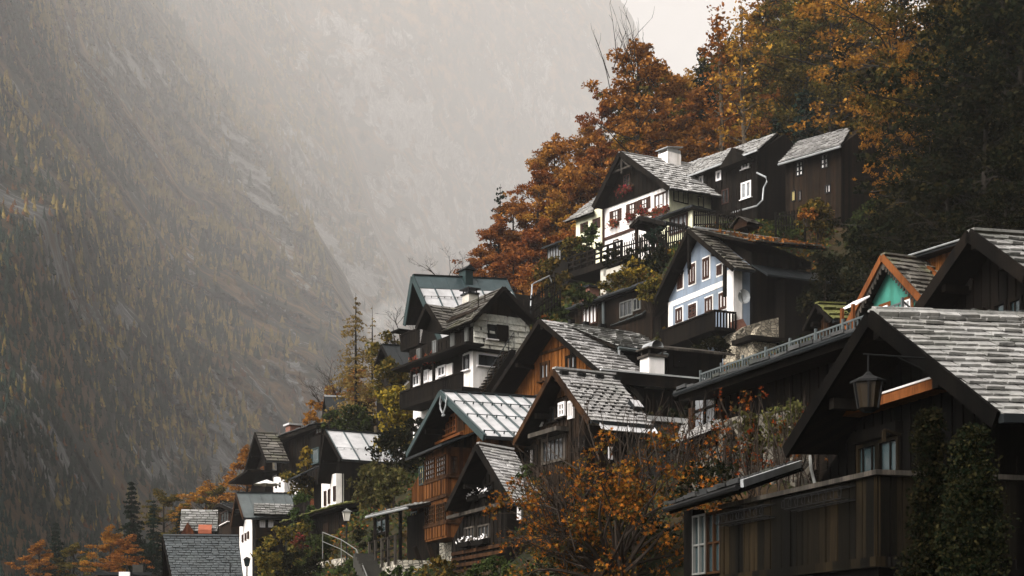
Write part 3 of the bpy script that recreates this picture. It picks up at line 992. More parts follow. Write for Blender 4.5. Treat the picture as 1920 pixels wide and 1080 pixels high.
# ================================================================== E: long low dark house left of the blue house
H = House('low_timber_house', 'long low brown timber house with curtained windows and brick chimney between gardens', 'house', (1131, 600), 95, 33, 660)
e0, e1 = H.G(1211, 533, -.5), H.G(1006, 598, -.5)
yl = e1.y - .3
zt = (e0.z + e1.z) / 2
H.solid(0, 2.2, e0.y, yl, H.zb, zt - .1, 'dark_wood')
front_battens(H, 0, .2, yl, H.zb, zt - .1, 'dark_wood', step=.4)
E0, E1, R1, R0 = Vector((-.5, e0.y - .3, zt)), Vector((-.5, yl + .3, zt)), Vector((2.8, yl + .3, zt + .5)), Vector((2.8, e0.y - .3, zt + .5))
cm, n, P, _, _ = slope_cover(E0, E1, R1, R0, 'tile', .6, .6); cm.build('roof', 'slate_dark', H.o)
deck(E0, E1, R1, R0, .16).build('roof_deck', 'black_wood', H.o)
MB().tube([E0 + Vector((-.08, 0, -.03)), E1 + Vector((-.08, 0, -.03))], .09, 6).build('gutter', 'dark_metal', H.o)
H.win('G', (1093, 577), (1120, 605), 0, 4, 1, 'brown_paint', 'curtain', fw=.1, mull=.1)
H.win('G', (1057, 590), (1067, 606), 0, 2, 1, 'brown_paint', 'curtain')
H.win('G', (1163, 568), (1187, 590), 0, 3, 1, 'grey_paint', 'dark_glass')
H.win('G', (1188, 561), (1202, 580), 0, 2, 1, 'grey_paint', 'dark_glass')
m = MB().tube([H.G(1131, 560, -.15), H.G(1132, 640, -.15)], .1, 6); m.build('downpipe', 'grey_metal', H.o)
q = H.G(1105, 552, 1.8)
o = MB().box(1.4, 2.2, q.y - .55, q.y + .55, zt, H.G(1105, 543, 1.8).z).build('chimney', 'brick', H.o)
z_ = H.G(1105, 543, 1.8).z
MB().box(1.25, 2.35, q.y - .7, q.y + .7, z_ + .004, z_ + .14).build('chimney_cap', 'dark_metal', o)
H.reg((0, 0), (0, yl), (2, 0), (2, yl))
# lean-to shed next to it
H = House('lean_to_shed', 'dark lean-to shed with sloping metal roof against the blue house', 'shed', (1243, 620), 90, 30, 680)
p = [H.G(1150, 608, -.4), H.G(1199, 589, -.4)]
a, b, c_, d = H.G(1145, 611, -.4), H.G(1205, 589, -.4), H.G(1242, 558, 1.2), H.G(1180, 590, 1.2)
cm, n, P, _, _ = slope_cover(b, a, d, c_, 'metal', seam=.8)
cm.build('roof', 'grey_metal', H.o); deck(b, a, d, c_).build('roof_deck', 'black_wood', H.o)
H.prof_y([(0, -4), (1.6, -4), (1.6, b.z + .2), (1.2, c_.z - .3), (0, b.z - .35)], c_.y * 0 + .2, a.y - .3, 'black_wood')
front_battens(H, 0, .4, a.y - .4, -4, b.z - .4, 'black_wood', step=.5)
H.reg((0, 0), (0, a.y))

# ================================================================== F: tall house pair on the left
H = House('tall_house', 'tall dark timber house with teal and bright sheet metal roof standing behind the tiled gable', 'house', (860, 650), 86, 31, 760)
W = H.G(770, 650).y
ro = gable_roof(H, (774, 517), (828, 640), (759, 609), (949, 524), of=1.2, kind='metal', cover='bright_metal', barge='teal_paint', bw=.35, seam=1.0)
P, n = H.P_, H.n_
a, b, c_, d = P(0, .8), P(1, .8), P(1, 1), P(0, 1)
MB().hexa([a + n * .032, b + n * .032, c_ + n * .032, d + n * .032, a + n * .06, b + n * .06, c_ + n * .06, d + n * .06]).build('ridge_sheet', 'teal_metal', ro)
roof_bars(P, n, (.45, .66), 'grey_paint', ro, posts=14, h=.12)
gable_wall(H, .2, W, -4, None, 'black_wood', 0, 9)
x_ = H.Sd(880, 505, H.apex.y - .3)
H.chimney(873, 887, 504, 522, H.apex.y - .5, 'teal_paint', 'dark_metal', .8, kind='gable')
H.chimney(879, 896, 550, 566, H.apex.y - 3.6, 'concrete', 'dark_metal', .8, kind='flat')
MB().box(-1.2, .2, H.G(781, 600).y, H.G(766, 600).y, H.G(775, 622).z - .1, H.G(775, 622).z).build('balcony', 'black_wood', H.o)
q = H.G(758, 624, -1.2)
yb0, yb1 = H.G(785, 640, -1.4).y, H.G(751, 640, -1.4).y
m = MB().box(-1.4, 0, yb0, yb1, H.G(760, 652, -1.4).z - .12, H.G(760, 652, -1.4).z)
bb = m.build('balcony', 'black_wood', H.o)
m = MB(); zz = H.G(760, 652, -1.4).z
for i in range(12):
    y = yb0 + (yb1 - yb0) * i / 11
    m.box(-1.4, -1.36, y - .09, y + .06, zz, zz + .8)
m.box(-1.44, -1.3, yb0, yb1, zz + .8, zz + .88); m.build('railing', 'black_wood', bb)
H.reg((0, 0), (0, W), (8, W), (8, 0))

H = House('tiled_gable_house', 'dark house with white tiled gable end and white corner ground floor above the metal-roofed house', 'house', (887, 650), 76, 31, 760)
F2 = H
Wx = H.Sd(991, 650).x
ap = H.Sd(944, 538, -.7); xr = ap.x
el, er_ = H.Sd(886, 601, -.7), H.Sd(1004, 603, -.7)
rf = H.G(858, 573, xr); ef = H.G(829, 616, el.x)
E0, E1, R1, R0 = Vector((el.x, -.7, el.z)), Vector((el.x, ef.y, el.z)), Vector((xr, rf.y, ap.z)), Vector((xr, -.7, ap.z))
cm, n, P, _, _ = slope_cover(E0, E1, R1, R0, 'tile', .55, .3); ro = cm.build('roof', 'slate_brown', H.o)
X0, X1 = Vector((er_.x, -.7, er_.z)), Vector((er_.x, rf.y, er_.z))
cm, _, _, _, _ = slope_cover(X0, X1, R1, R0, 'tile', .8, .5); cm.build('roof', 'slate_brown', H.o)
dm = deck(E0, E1, R1, R0); d2 = deck(X0, X1, R1, R0); dm.add(d2.v, d2.f); dm.build('roof_deck', 'black_wood', H.o)
for q in (E0, X0):
    MB().beam(q + Vector((0, -.04, -.05)), R0 + Vector((0, -.04, -.05)), .06, .2).build('bargeboard', 'black_wood', H.o)
roof_bars(P, n, (.3,), 'black_paint', ro, 6, .12)
z1 = H.Sd(940, 592).z; z2 = H.Sd(940, 659).z
def zt(x):
    return (el.z + (ap.z - el.z) * (x - el.x) / (xr - el.x) if x < xr else er_.z + (ap.z - er_.z) * (er_.x - x) / (er_.x - xr)) - .2
yF = H.G(767, 690).y
H.prof_y([(0, z1), (Wx, z1), (Wx, max(zt(Wx), z1 + .05)), (xr, zt(xr)), (0, max(zt(0), z1 + .05))], 0, rf.y, 'dark_wood', 'gable_cladding')
side_battens(H, 0, .3, Wx - .3, z1, z1 + .0 + 1.0, 'dark_wood', step=.35)
H.solid(.06, Wx, .06, .4, z2, z1 + .02, 'white_plaster', 'wall')
H.solid(.22, Wx - .02, .403, rf.y, z2, min(z1 + .02, E0.z - .15), 'black_wood', 'wall')
H.solid(0, 1.0, .05, yF, z2 + .04, E0.z - .1, 'black_wood', 'flank_wall')
front_battens(H, 0, .3, yF - .2, z2 + .1, E0.z - .3, 'black_wood', step=.5)
rg = random.Random(4)
cm, _, _, _, _ = slope_cover((0, -.02, z2), (Wx, -.02, z2), (Wx, -.02, z1), (0, -.02, z1), 'tile', .85, .3, rg)
cm.build('wall_tile', 'white_slab', H.o)
w_ = H.win('S', (914, 608), (930, 637), -.1, 1, 1, 'black_paint', 'dark_glass', dpt=.1, sill='white_paint')
MB().box(H.last[1] + .02, H.last[1] + .7, -.2, -.12, H.last[2] - .05, H.last[3] + .05).build('shutter', 'black_wood', w_)
H.solid(-.15, Wx + .3, -.15, .2, z2 - .14, z2 + .03, 'black_wood', 'floor_beam')
# white ground floor
yw = H.G(869, 690).y
H.solid(.02, Wx, .04, yw, -5, z2 - .1, 'white_plaster', 'ground_floor_wall')
H.win('S', (897, 665), (940, 690), .04, 3, 1, 'black_paint', 'dark_glass', fw=.06, mull=.07, sill='white_paint', surround='white_paint', sw=.12)
H.win('G', (870, 668), (881, 692), .02, 1, 1, 'black_paint', 'dark_glass', fw=.06, surround='white_paint', sw=.1, sill='white_paint')
# long dark flank with windows, balcony and white stretch
zf = H.G(840, 622).z
H.solid(.05, Wx - .3, yw + .02, yF, H.G(800, 752).z, E0.z - .1, 'black_wood', 'flank_wall')
H.solid(.1, Wx - .5, yw + .2, yF - .3, -6, H.G(800, 752).z + .02, 'white_plaster', 'ground_floor_wall')
front_battens(H, .05, yw + .3, yF - .1, H.G(800, 690).z, E0.z - .4, 'black_wood', step=.45)
for (x1, y1, x2, y2) in ((846, 626, 852, 650), (873, 615, 878, 639), (812, 640, 819, 664), (783, 655, 789, 676)):
    H.win('G', (x1, y1), (x2, y2), -.04, 2, 1, 'grey_paint', 'sky_glass' if x1 != 873 else 'dark_glass', fw=.045, mull=.03)
    if x1 in (812, 783):
        LAND.append((H, H.last))
# white strip of wall behind the balcony
za, zb2 = H.G(800, 706).z, H.G(800, 728).z
H.solid(-.02, .06, yw + 1.2, yF - .2, H.G(800, 730).z, H.G(800, 697).z, 'white_plaster', 'wall')
for (x1, y1, x2, y2) in ((775, 704, 788, 722), (796, 695, 804, 716), (822, 688, 836, 704)):
    H.win('G', (x1, y1), (x2, y2), -.02, 2, 1, 'white_paint', 'dark_glass', fw=.1)
m = MB()
for px in (771, 791, 813):
    q = H.G(px, 730, -1.1); m.box(-1.15, -1.03, q.y - .07, q.y + .07, H.G(px, 745, -1.1).z, H.G(800, 686, -1.1).z)
m.build('post', 'black_wood', H.o)
yb0, yb1 = H.G(866, 735, -1.2).y, H.G(750, 740, -1.2).y
z0_ = H.G(800, 745, -1.2).z; z1_ = H.G(800, 719, -1.2).z
bal = MB().box(-1.2, .1, yb0, yb1, z0_ - .2, z0_).build('balcony', 'black_wood', H.o)
m = MB(); k = int((yb1 - yb0) / .2)
for i in range(k + 1):
    y = yb0 + (yb1 - yb0) * i / k
    m.box(-1.2, -1.16, y - .09, y + .075, z0_, z1_ - .06)
m.box(-1.25, -1.1, yb0, yb1, z1_ - .06, z1_ + .02); m.build('railing', 'black_wood', bal)
H.solid(-1.0, .1, yb0, yF + .2, H.G(800, 686).z, H.G(800, 686).z + .12, 'black_wood', 'balcony_roof')
H.win('G', (802, 748), (816, 774), .1, 3, 1, 'white_paint', 'sky_glass', fw=.1, surround='white_paint', sw=.05)
# small cross gable
yc0, yc1 = H.G(829, 616, -.5).y, H.G(781, 612, -.5).y
ga = H.G(800, 570, -.5)
ga1 = Vector((H.Sd(858, 573, ga.y).x, ga.y, ga.z))
g0, g1 = H.G(829, 616, -.5), H.G(781, 614, -.5)
zl = g0.z
E0_, E1_ = Vector((-.5, g0.y, zl)), Vector((1.2, g0.y, zl))
L0_, L1_ = Vector((-.5, g1.y, g1.z)), Vector((4, g1.y, g1.z))
cm, _, _, _, _ = slope_cover(E0_, Vector((.5, g0.y, zl)), ga1, ga, 'tile', .5, .3); cm.build('roof', 'slate_brown', H.o)
cm, _, _, _, _ = slope_cover(L0_, L1_, ga1, ga, 'tile', .8, .5); cm.build('roof', 'slate_brown', H.o)
dm = deck(E0_, Vector((.5, g0.y, zl)), ga1, ga); d2 = deck(L0_, L1_, ga1, ga); dm.add(d2.v, d2.f); dm.build('roof_deck', 'black_wood', H.o)
for q in (E0_, L0_):
    MB().beam(q + Vector((-.04, 0, -.08)), ga + Vector((-.04, 0, -.08)), .26, .06, (1, 0, 0)).build('bargeboard', 'black_wood', H.o)
H.prof_x([(g1.y, g1.z - .2), (g0.y + .1, zl - .2), (ga.y, ga.z - .22)], .0, 3, 'black_wood', 'gable_cladding')
# stair up the front of the ground floor
p, q = H.Sd(903, 735, -1.0), H.Sd(952, 660, -1.0)
st = MB()
for k in range(14):
    c_ = p.lerp(q, k / 13); st.box(c_.x - .16, c_.x + .16, -1.6, -.6, c_.z - .05, c_.z)
so_ = st.build('stair', 'dark_wood', H.o)
MB().beam(p + Vector((0, -.6, -.05)), q + Vector((0, -.6, -.05)), .08, .3).build('stringer', 'black_wood', so_)
m = MB()
for k in range(6):
    c_ = p.lerp(q, k / 5); m.tube([(c_.x, -1.62, c_.z), (c_.x, -1.62, c_.z + .9)], .02, 5)
m.tube([p + Vector((0, -.62, .9)), q + Vector((0, -.62, .9))], .025, 5); m.build('handrail', 'dark_metal', so_)
H.reg((0, 0), (0, yF), (Wx, 0), (Wx, 6))
for H_, w_ in LAND:
    pass
flower_box(F2, 'G', LAND[0][1], .02, 'small red flower box on the dark flank of the tiled gable house', wid=1.4, n=90)
flower_box(F2, 'G', LAND[1][1], .02, 'red flower box at the far left window of the tiled gable house', wid=1.4, n=90)
# ================================================================== G: orange boarded gable
H = House('orange_gable_house', 'broad gabled house with bare orange boarded front in the middle of the village', 'house', (1122, 700), 62, 33, 760)
G_ = H
W = H.G(930, 740).y
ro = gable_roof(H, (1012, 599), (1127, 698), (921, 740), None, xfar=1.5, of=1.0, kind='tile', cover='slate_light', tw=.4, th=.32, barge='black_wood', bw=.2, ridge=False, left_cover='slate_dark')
guards(H.P_, H.n_, 1, 2, .88, .88, 'black_paint', ro, sz=.22, u0=.3, u1=1.0)
gable_wall(H, 0, W, H.zb, None, 'orange_wood', 0, 1.5, bat=True, step=.26)
a, b = H.G(1000, 666), H.G(1060, 652)
MB().box(-.05, 0, H.G(1065, 655).y, H.G(985, 668).y, (a.z + b.z) / 2 - .06, (a.z + b.z) / 2 + .06).build('board_joint', 'brown_wood', H.o)
H.win('G', (1014, 681), (1032, 711), 0, 2, 1, 'brown_wood', 'sky_glass', fw=.14, mull=.08, sill='brown_wood')
H.win('G', (1062, 668), (1081, 693), 0, 2, 1, 'black_wood', 'sky_glass', fw=.12, mull=.1)
# shingled side wing with a shallow roof behind the first bay
zr = H.apex.z
xd = 1.0
f1 = H.Sd(1196, 617, H.apex.y)
ee0, ee1 = H.Sd(1161, 650, .1), H.Sd(1248, 646, .1)
E0, E1 = Vector((xd, .1, ee0.z)), Vector((ee1.x, .1, ee0.z))
R0, R1 = Vector((xd - 1.0, H.apex.y, zr + .02)), Vector((f1.x, H.apex.y, zr + .02))
cm, n, P, _, _ = slope_cover(E0, E1, R1, R0, 'tile', .42, .34); r2 = cm.build('roof', 'slate_mid', H.o)
deck(E0, E1, R1, R0).build('roof_deck', 'black_wood', H.o)
hp = Vector((E1.x + .6, H.apex.y * .7, zr - 2.0))
guards(P, n, 2, 9, .04, .12, 'black_paint', r2, sz=.3, u0=.05, u1=.8)
for u in (.12, .3, .5):
    q = P(u, .96) + n * .1; MB().box(q.x - .12, q.x + .12, q.y - .1, q.y + .1, q.z - .08, q.z + .1).build('roof_vent', 'black_paint', r2)
H.prof_x([(W, -3), (.4, -3), (.4, ee0.z - .15), (H.apex.y, zr - .2), (W, ee0.z - 1)], xd + .3, f1.x - .2, 'black_wood', 'wing_wall')
cm, _, _, _, _ = slope_cover((xd + .28, H.apex.y, H.zroof(H.apex.y) - .2), (xd + .28, .4, H.zroof(.4) - .1), (xd + .28, .4, ee0.z - .15), (xd + .28, H.apex.y, zr - .2), 'tile', .25, .25)
cm.build('wall_shingle', 'wall_shingle', H.o)
side_battens(H, .4, xd + .4, f1.x - .3, -1, ee0.z - .2, 'dark_wood', step=.4)
MB().tube([(xd, -.05, ee0.z - .1), (E1.x, -.05, ee0.z - .1)], .07, 6).build('gutter', 'grey_metal', H.o)
m = MB().tube([H.Sd(1161, 652, .1), H.Sd(1161, 688, .2), H.Sd(1167, 694, .2)], .06, 6); m.build('downpipe', 'zinc', H.o)
H.reg((0, 0), (0, W), (f1.x, 0), (f1.x, W))

# ================================================================== H: dark gabled house with slate roof and skylight
H = House('slate_roof_house', 'dark timber gabled house with pale slate roof carrying rows of snow hooks and a skylight', 'house', (1097, 800), 50, 26, 905)
Hh = H
W = H.G(975, 850).y
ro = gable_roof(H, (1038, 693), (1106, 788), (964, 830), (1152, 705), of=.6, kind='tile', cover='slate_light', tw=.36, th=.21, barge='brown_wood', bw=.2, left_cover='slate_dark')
P, n = H.P_, H.n_
guards(P, n, 9, 6, .16, .68, 'black_paint', ro, sz=.09, u0=.1, u1=.97)
for u in (.1, .38, .68, .97):
    q = P(u, .9) + n * .09; MB().box(q.x - .14, q.x + .14, q.y - .08, q.y + .08, q.z - .06, q.z + .06).build('roof_vent', 'black_paint', ro)
a = P(.86, .27); 
sk = MB().hexa([P(.84, .25) + n * .05, P(1.0, .25) + n * .05, P(1.0, .4) + n * .05, P(.84, .4) + n * .05, P(.84, .25) + n * .2, P(1.0, .25) + n * .2, P(1.0, .4) + n * .2, P(.84, .4) + n * .2]).build('skylight', 'dark_metal', ro)
MB().hexa([P(.85, .26) + n * .18, P(.99, .26) + n * .18, P(.99, .39) + n * .18, P(.85, .39) + n * .18, P(.85, .26) + n * .215, P(.99, .26) + n * .215, P(.99, .39) + n * .215, P(.85, .39) + n * .215]).build('pane', 'bright_metal', sk)
zs = H.G(1030, 753).z
gable_wall(H, 0, W, H.zb, None, 'dark_wood', 0, bat=True, step=.3)
gable_wall(H, .3, W - .3, zs, None, 'brown_wood', -.06, 0.02, name='gable_cladding', bat=True, step=.22)
H.win('G', (1009, 769), (1019, 799), 0, 2, 1, 'curtain', 'dark_glass', fw=.08, mull=.05)
H.win('G', (1067, 753), (1077, 784), 0, 2, 1, 'curtain', 'dark_glass', fw=.08, mull=.05)
H.win('G', (1049, 756), (1061, 780), 0, 2, 2, 'white_paint', 'dark_glass', fw=.08, sill='grey_wood')
H.win('G', (1023, 766), (1047, 790), 0, 2, 1, 'black_wood', 'dark_glass')
H.win('G', (1076, 822), (1100, 843), 0, 3, 1, 'black_wood', 'curtain', fw=.12, mull=.16)
H.win('G', (1018, 825), (1062, 862), 0, 1, 1, 'grey_wood', 'dark_glass', fw=.1)
e = H.last
MB().box(-.5, 0, e[0] - .2, e[1] + .2, e[3] + .05, e[3] + .2).build('door_hood', 'grey_wood', H.o)
H.win('G', (986, 840), (1010, 872), 0, 3, 1, 'black_wood', 'curtain', fw=.12, mull=.12)
MB().tube([H.Sd(1103, 792, -.55), H.Sd(1168, 800, -.55)], .07, 6).build('gutter', 'bright_metal', H.o)
cm, _, _, _, _ = slope_cover(P(0, -.1) + Vector((.3, -.02, -.12)), P(1, -.1) + Vector((0, -.02, -.12)), P(1, .03) + Vector((0, 0, -.05)), P(0, .03) + Vector((.3, 0, -.05)), 'metal', seam=.9)
cm.build('eaves_sheet', 'bright_metal', ro)
side_battens(H, 0, .2, H.xf - .4, -2, H.er.z - .4, 'dark_wood', step=.35)
H.win('S', (1140, 838), (1147, 862), 0, 1, 1, 'white_paint', 'curtain')
H.reg((0, 0), (0, W), (H.xf, 0), (H.xf, W))

# ================================================================== I: flat-roofed dark building
H = House('flat_roof_house', 'long flat roofed dark timber building behind the slate roofed house', 'house', (1165, 740), 56, 25, 850)
I_ = H
q0, q1 = H.Sd(1134, 697, -.6), H.Sd(1318, 713, -.6)
xl = H.Sd(1325, 740).x
zt = q0.z
H.solid(0, xl, 0, 5, H.zb, zt - .35, 'black_wood')
MB().box(q0.x - .2, xl + .5, -.6, 6, zt - .1, zt).build('roof', 'dark_metal', H.o)
MB().box(q0.x - .2, xl + .5, -.68, -.604, zt - .42, zt + .03).build('fascia', 'black_wood', H.o)
MB().box(q0.x - .2, xl + .5, -.7, -.59, zt + .033, zt + .09).build('roof_edge', 'bright_metal', H.o)
side_battens(H, 0, .2, xl, -2, zt - .45, 'dark_wood', step=.38)
m = MB().beam(H.Sd(1174, 715, -.3), H.Sd(1204, 752, -.3), .1, .16); m.build('brace', 'grey_wood', H.o)
ch = H.chimney(1217, 1246, 668, 702, .8, 'white_plaster', 'grey_wood', .7, kind='flat')
q = H.Sd(1232, 668, .8)
m = MB(); rr = .26
m.add([(q.x + rr * math.cos(math.pi * t / 8), .75 + d * .8, q.z + .36 + rr * 1.0 * math.sin(math.pi * t / 8)) for d in (0, 1) for t in range(9)],
      [(t, t + 1, 10 + t, 9 + t) for t in range(8)])
m.build('chimney_hood', 'zinc', ch)
# parapet and shingled lower wall
H.reg((0, 0), (xl, 0), (xl, 5), (0, 5))
H = House('shingled_wall', 'weathered shingle clad lower wall with pale metal coping right of the slate roof', 'wall', (1172, 800), 50, 25, 880)
a, b = H.Sd(1176, 781), H.Sd(1293, 787)
zt = a.z; xl = b.x
H.solid(.3, xl, .02, .6, -3, zt - .1, 'black_wood', 'backing')
cm, _, _, _, _ = slope_cover((a.x, 0, -1.5), (xl, 0, -1.5), (xl, 0, zt - .15), (a.x, 0, zt - .15), 'tile', .22, .2); cm.build('wall_shingle', 'wall_shingle', H.o)
MB().box(a.x - .05, xl * .42, -.16, .6, zt - .1, zt + .06).box(xl * .44, xl + .1, -.16, .6, zt - .1, zt + .06).build('coping', 'bright_metal', H.o)
H.reg((0, 0), (xl, 0))

# ================================================================== J: orange house with the bay and bright metal roof
H = House('bay_house', 'orange wooden house with two storey glazed bay and bright seamed metal roof', 'house', (905, 900), 56, 21, 1030)
J = H
W = H.G(773, 920).y
ro = gable_roof(H, (826, 735), (909, 818), (764, 851), (1004, 747), of=.9, kind='metal', cover='bright_metal', barge='teal_paint', bw=.22, seam=.5)
P, n = H.P_, H.n_
roof_bars(P, n, (.06, .42, .72), 'teal_paint', ro, 10, .12)
zmid = H.G(850, 815).z
zq = H.G(820, 843).z
gable_wall(H, 0, W, H.G(800, 1025).z, zq, 'aged_wood', 0, bat=True, step=.2)
gable_wall(H, 0, W, zq + .003, None, 'orange_wood', 0, name='gable_cladding', bat=True, step=.2)
MB().box(-.12, H.xf - .5, .05, W - .05, -5, H.G(800, 1025).z - .003).build('stone_base', 'pale_rubble', H.o)
side_battens(H, 0, .3, H.xf - .4, 0, H.er.z - .3, 'black_wood', step=.4)
MB().box(.05, H.xf - .35, -.04, .0, 0, H.er.z - .1).build('side_cladding', 'black_wood', H.o)
H.win('G', (832, 785), (858, 810), 0, 4, 3, 'trim_orange', 'dark_glass', fw=.08, mull=.04, shutters='brown_wood')
e = H.last
MB().box(-.16, 0, e[0] - .7, e[1] + .7, e[2] - .2, e[2] - .1).build('sill_board', 'trim_orange', H.o)
# bay
xb_ = -1.0
ya, yb = H.G(839, 880, xb_).y, H.G(797, 880, xb_).y
ztop, zbot = H.G(818, 846, xb_).z, H.G(818, 1012, xb_).z
bay = MB().box(xb_, -.03, ya, yb, zbot, ztop).build('bay', 'aged_wood', H.o)
m = MB()
rf = [(xb_ - .4, ya - .5, ztop - .05), (xb_ - .4, H.G(782, 852, -.9).y, ztop - .05), (.0, H.G(782, 852, -.9).y, ztop + .5), (.0, ya - .7, ztop + .5)]
m.hexa([Vector(p) for p in rf] + [Vector(p) + Vector((0, 0, .09)) for p in rf]); m.build('bay_roof', 'dark_metal', bay)
for (ya_, yb_, yc_, yd_) in ((852, 900, 0, 0), (948, 980, 0, 0)):
    pass
for (px0, px1, t0, t1) in ((799, 816, 864, 897), (820, 837, 858, 890), (799, 816, 951, 981), (820, 837, 946, 976)):
    H.win('G', (px0, t0), (px1, t1), xb_, 4, 4, 'brown_wood', 'amber_glass' if t0 > 900 else 'sky_glass', fw=.05, mull=.035, parent=bay)
for (t0, t1) in ((855, 890), (952, 980)):
    a_, b_ = H.Sd(841, t0, ya), H.Sd(856, t1, ya)
    H.win('S', (843, t0), (857, t1), ya, 3, 4, 'brown_wood', 'dark_glass', fw=.06, mull=.03, parent=bay)
for zz in (H.G(818, 900, xb_).z, H.G(818, 935, xb_).z, H.G(818, 984, xb_).z):
    MB().box(xb_ - .07, -.02, ya - .07, yb + .05, zz - .06, zz + .06).build('moulding', 'brown_wood', bay)
m = MB()
for (t0, t1) in ((903, 930), (987, 1008)):
    for i in range(8):
        y = ya + (yb - ya) * (i + .5) / 8
        za, zc = H.G(818, t0, xb_).z, H.G(818, t1, xb_).z
        m.box(xb_ - .04, xb_, y - .12, y + .12, zc, za)
m.build('carved_panel', 'aged_wood', bay)
# curved brackets under the middle of the bay
H.win('G', (788, 876), (796, 908), 0, 2, 3, 'teal_paint', 'yellow_curtain', fw=.06)
H.win('G', (773, 961), (784, 995), 0, 2, 3, 'teal_paint', 'yellow_curtain', fw=.06)
MB().box(-.1, 0, -.05, W + .05, H.G(800, 945).z - .1, H.G(800, 945).z + .1).build('string_course', 'trim_orange', H.o)
MB().box(-.1, 0, -.05, W + .05, H.G(780, 1022).z - .02, H.G(780, 1022).z + .1).build('sill_beam', 'brown_wood', H.o)
m = MB()
for px in (812, 838):
    q = H.G(px, 1080, -.1); m.beam((-.1, q.y, zbot - 2.2), (xb_ + .1, q.y, zbot - .05), .16, .16, (0, 1, 0))
m.build('strut', 'dark_wood', H.o)
# antler ornament under the ridge
q = H.G(831, 760, -1.0)
m = MB()
for sg in (-1, 1):
    m.tube([q + Vector((0, sg * .05, -.3)), q + Vector((0, sg * .3, -.1)), q + Vector((0, sg * .42, .15)), q + Vector((0, sg * .3, .42))], [.04, .035, .03, .015], 5)
    m.tube([q + Vector((0, sg * .36, 0)), q + Vector((0, sg * .2, .22))], [.025, .01], 5)
m.tube([q + Vector((0, -.1, -.38)), q + Vector((0, .1, -.38))], .05, 6)
o = m.build('antlers', 'zinc'); o.location = H.P; o.rotation_euler = (0, 0, H.th)
tag(o, 'pale antlers fixed under the ridge of the orange bay house', 'antlers')
H.reg((0, 0), (0, W), (H.xf, 0), (H.xf, W))

# ================================================================== K: small black gable in front of it
H = House('black_gable_house', 'black timber gabled house with wet slate slope, tucked between the orange bay house and maple', 'house', (950, 950), 49, 22, 1085)
K = H
W = H.G(848, 980).y
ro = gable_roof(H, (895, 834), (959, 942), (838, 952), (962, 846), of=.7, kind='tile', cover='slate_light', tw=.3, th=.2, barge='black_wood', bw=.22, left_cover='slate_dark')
gable_wall(H, 0, W, H.zb, None, 'black_wood', 0, bat=True, step=.35)
MB().box(-.2, .02, -.1, W + .1, H.G(900, 957).z - .07, H.G(900, 957).z + .05).build('ledge', 'grey_wood', H.o)
H.win('G', (890, 916), (903, 926), 0, 2, 1, 'black_wood', 'dark_glass'); k1 = H.last
H.win('G', (912, 908), (926, 919), 0, 2, 1, 'black_wood', 'dark_glass'); k2 = H.last
H.win('G', (873, 990), (892, 1012), 0, 3, 1, 'grey_wood', 'dark_glass', fw=.06); k3 = H.last
H.win('G', (898, 986), (920, 1008), 0, 3, 1, 'grey_wood', 'dark_glass', fw=.06); k4 = H.last
m = MB()
for i in range(5):
    z = H.G(900, 1030 + i * 12).z; m.box(-.08, 0, .1, W - .1, z - .06, z + .06)
m.build('log_course', 'brown_wood', H.o)
MB().tube([H.Sd(975, 950, -.5), H.Sd(975, 975, -.5)], .1, 6).build('downpipe', 'white_paint', H.o)
H.reg((0, 0), (0, W), (H.xf, 0), (H.xf, W))
def white_pot(Hx, win, lab):
    u0, u1, z0, z1 = win
    o = empty('flower_box', Hx.world(-.2, (u0 + u1) / 2, z0 - .1), Hx.th, lab, 'flower box', 'white flower boxes on the black gable')
    MB().box(-.1, .12, -(u1 - u0) / 2, (u1 - u0) / 2, -.12, .05).build('planter', 'black_wood', o)
    rng = np.random.default_rng(int(u0 * 999))
    V, Fq = leaves_np([(-.05, -(u1 - u0) / 2 + (u1 - u0) * i / 4, .12) for i in range(5)], [.13] * 5, 34, .075, rng)
    link('flowers', mesh_np('flowers', V, Fq, 'white_paint'), o)
white_pot(K, k1, 'pale flowers at the left upper window of the black gable house')
white_pot(K, k2, 'pale flowers at the right upper window of the black gable house')
white_pot(K, k3, 'pale flowers along the left lower window of the black gable house')
white_pot(K, k4, 'pale flowers along the right lower window of the black gable house')

# ================================================================== L: house with white pillar wall and bright roof
H = House('white_front_house', 'dark gabled house with bright metal roof and one white wall with three narrow windows', 'house', (636, 900), 92, 24, 955)
L = H
W = H.G(588, 930).y
ro = gable_roof(H, (610, 807), (640, 861), (596, 905), (740, 817), of=1.0, kind='metal', cover='bright_metal', barge='black_wood', bw=.25, seam=1.1)
roof_bars(H.P_, H.n_, (.35,), 'zinc', ro, 10, .12)
gable_wall(H, 0, W, H.G(620, 890).z, None, 'black_wood', 0, bat=True, step=.4)
MB().box(.02, H.xf - .5, .02, W - .02, -6, H.G(620, 890).z).build('wall', 'black_wood', H.o)
side_battens(H, 0, .2, H.xf - 1, 0, H.er.z - .3, 'black_wood', step=.45)
yw = H.G(604, 920, -.15).y
pts = [(0, H.G(633, 945, -.15).z), (yw, H.G(633, 945, -.15).z), (yw, H.G(604, 905, -.15).z), (yw * .85, H.G(607, 897, -.15).z), (yw * .6, H.G(613, 893, -.15).z), (0, H.G(633, 887, -.15).z)]
H.prof_x(pts, -.2, .3, 'white_plaster', 'white_wall')
for (x1, y1, x2, y2) in ((608.5, 921, 612.5, 948), (616, 918, 620, 944), (626, 912, 630, 939)):
    H.win('G', (x1, y1), (x2, y2), -.2, 1, 1, 'brown_paint', 'dark_glass', fw=.06)
bal = MB().box(-1.0, .0, yw, W + 1.2, H.G(590, 955, -1).z - .2, H.G(590, 955, -1).z).build('balcony', 'black_wood', H.o)
m = MB(); zz = H.G(590, 955, -1).z
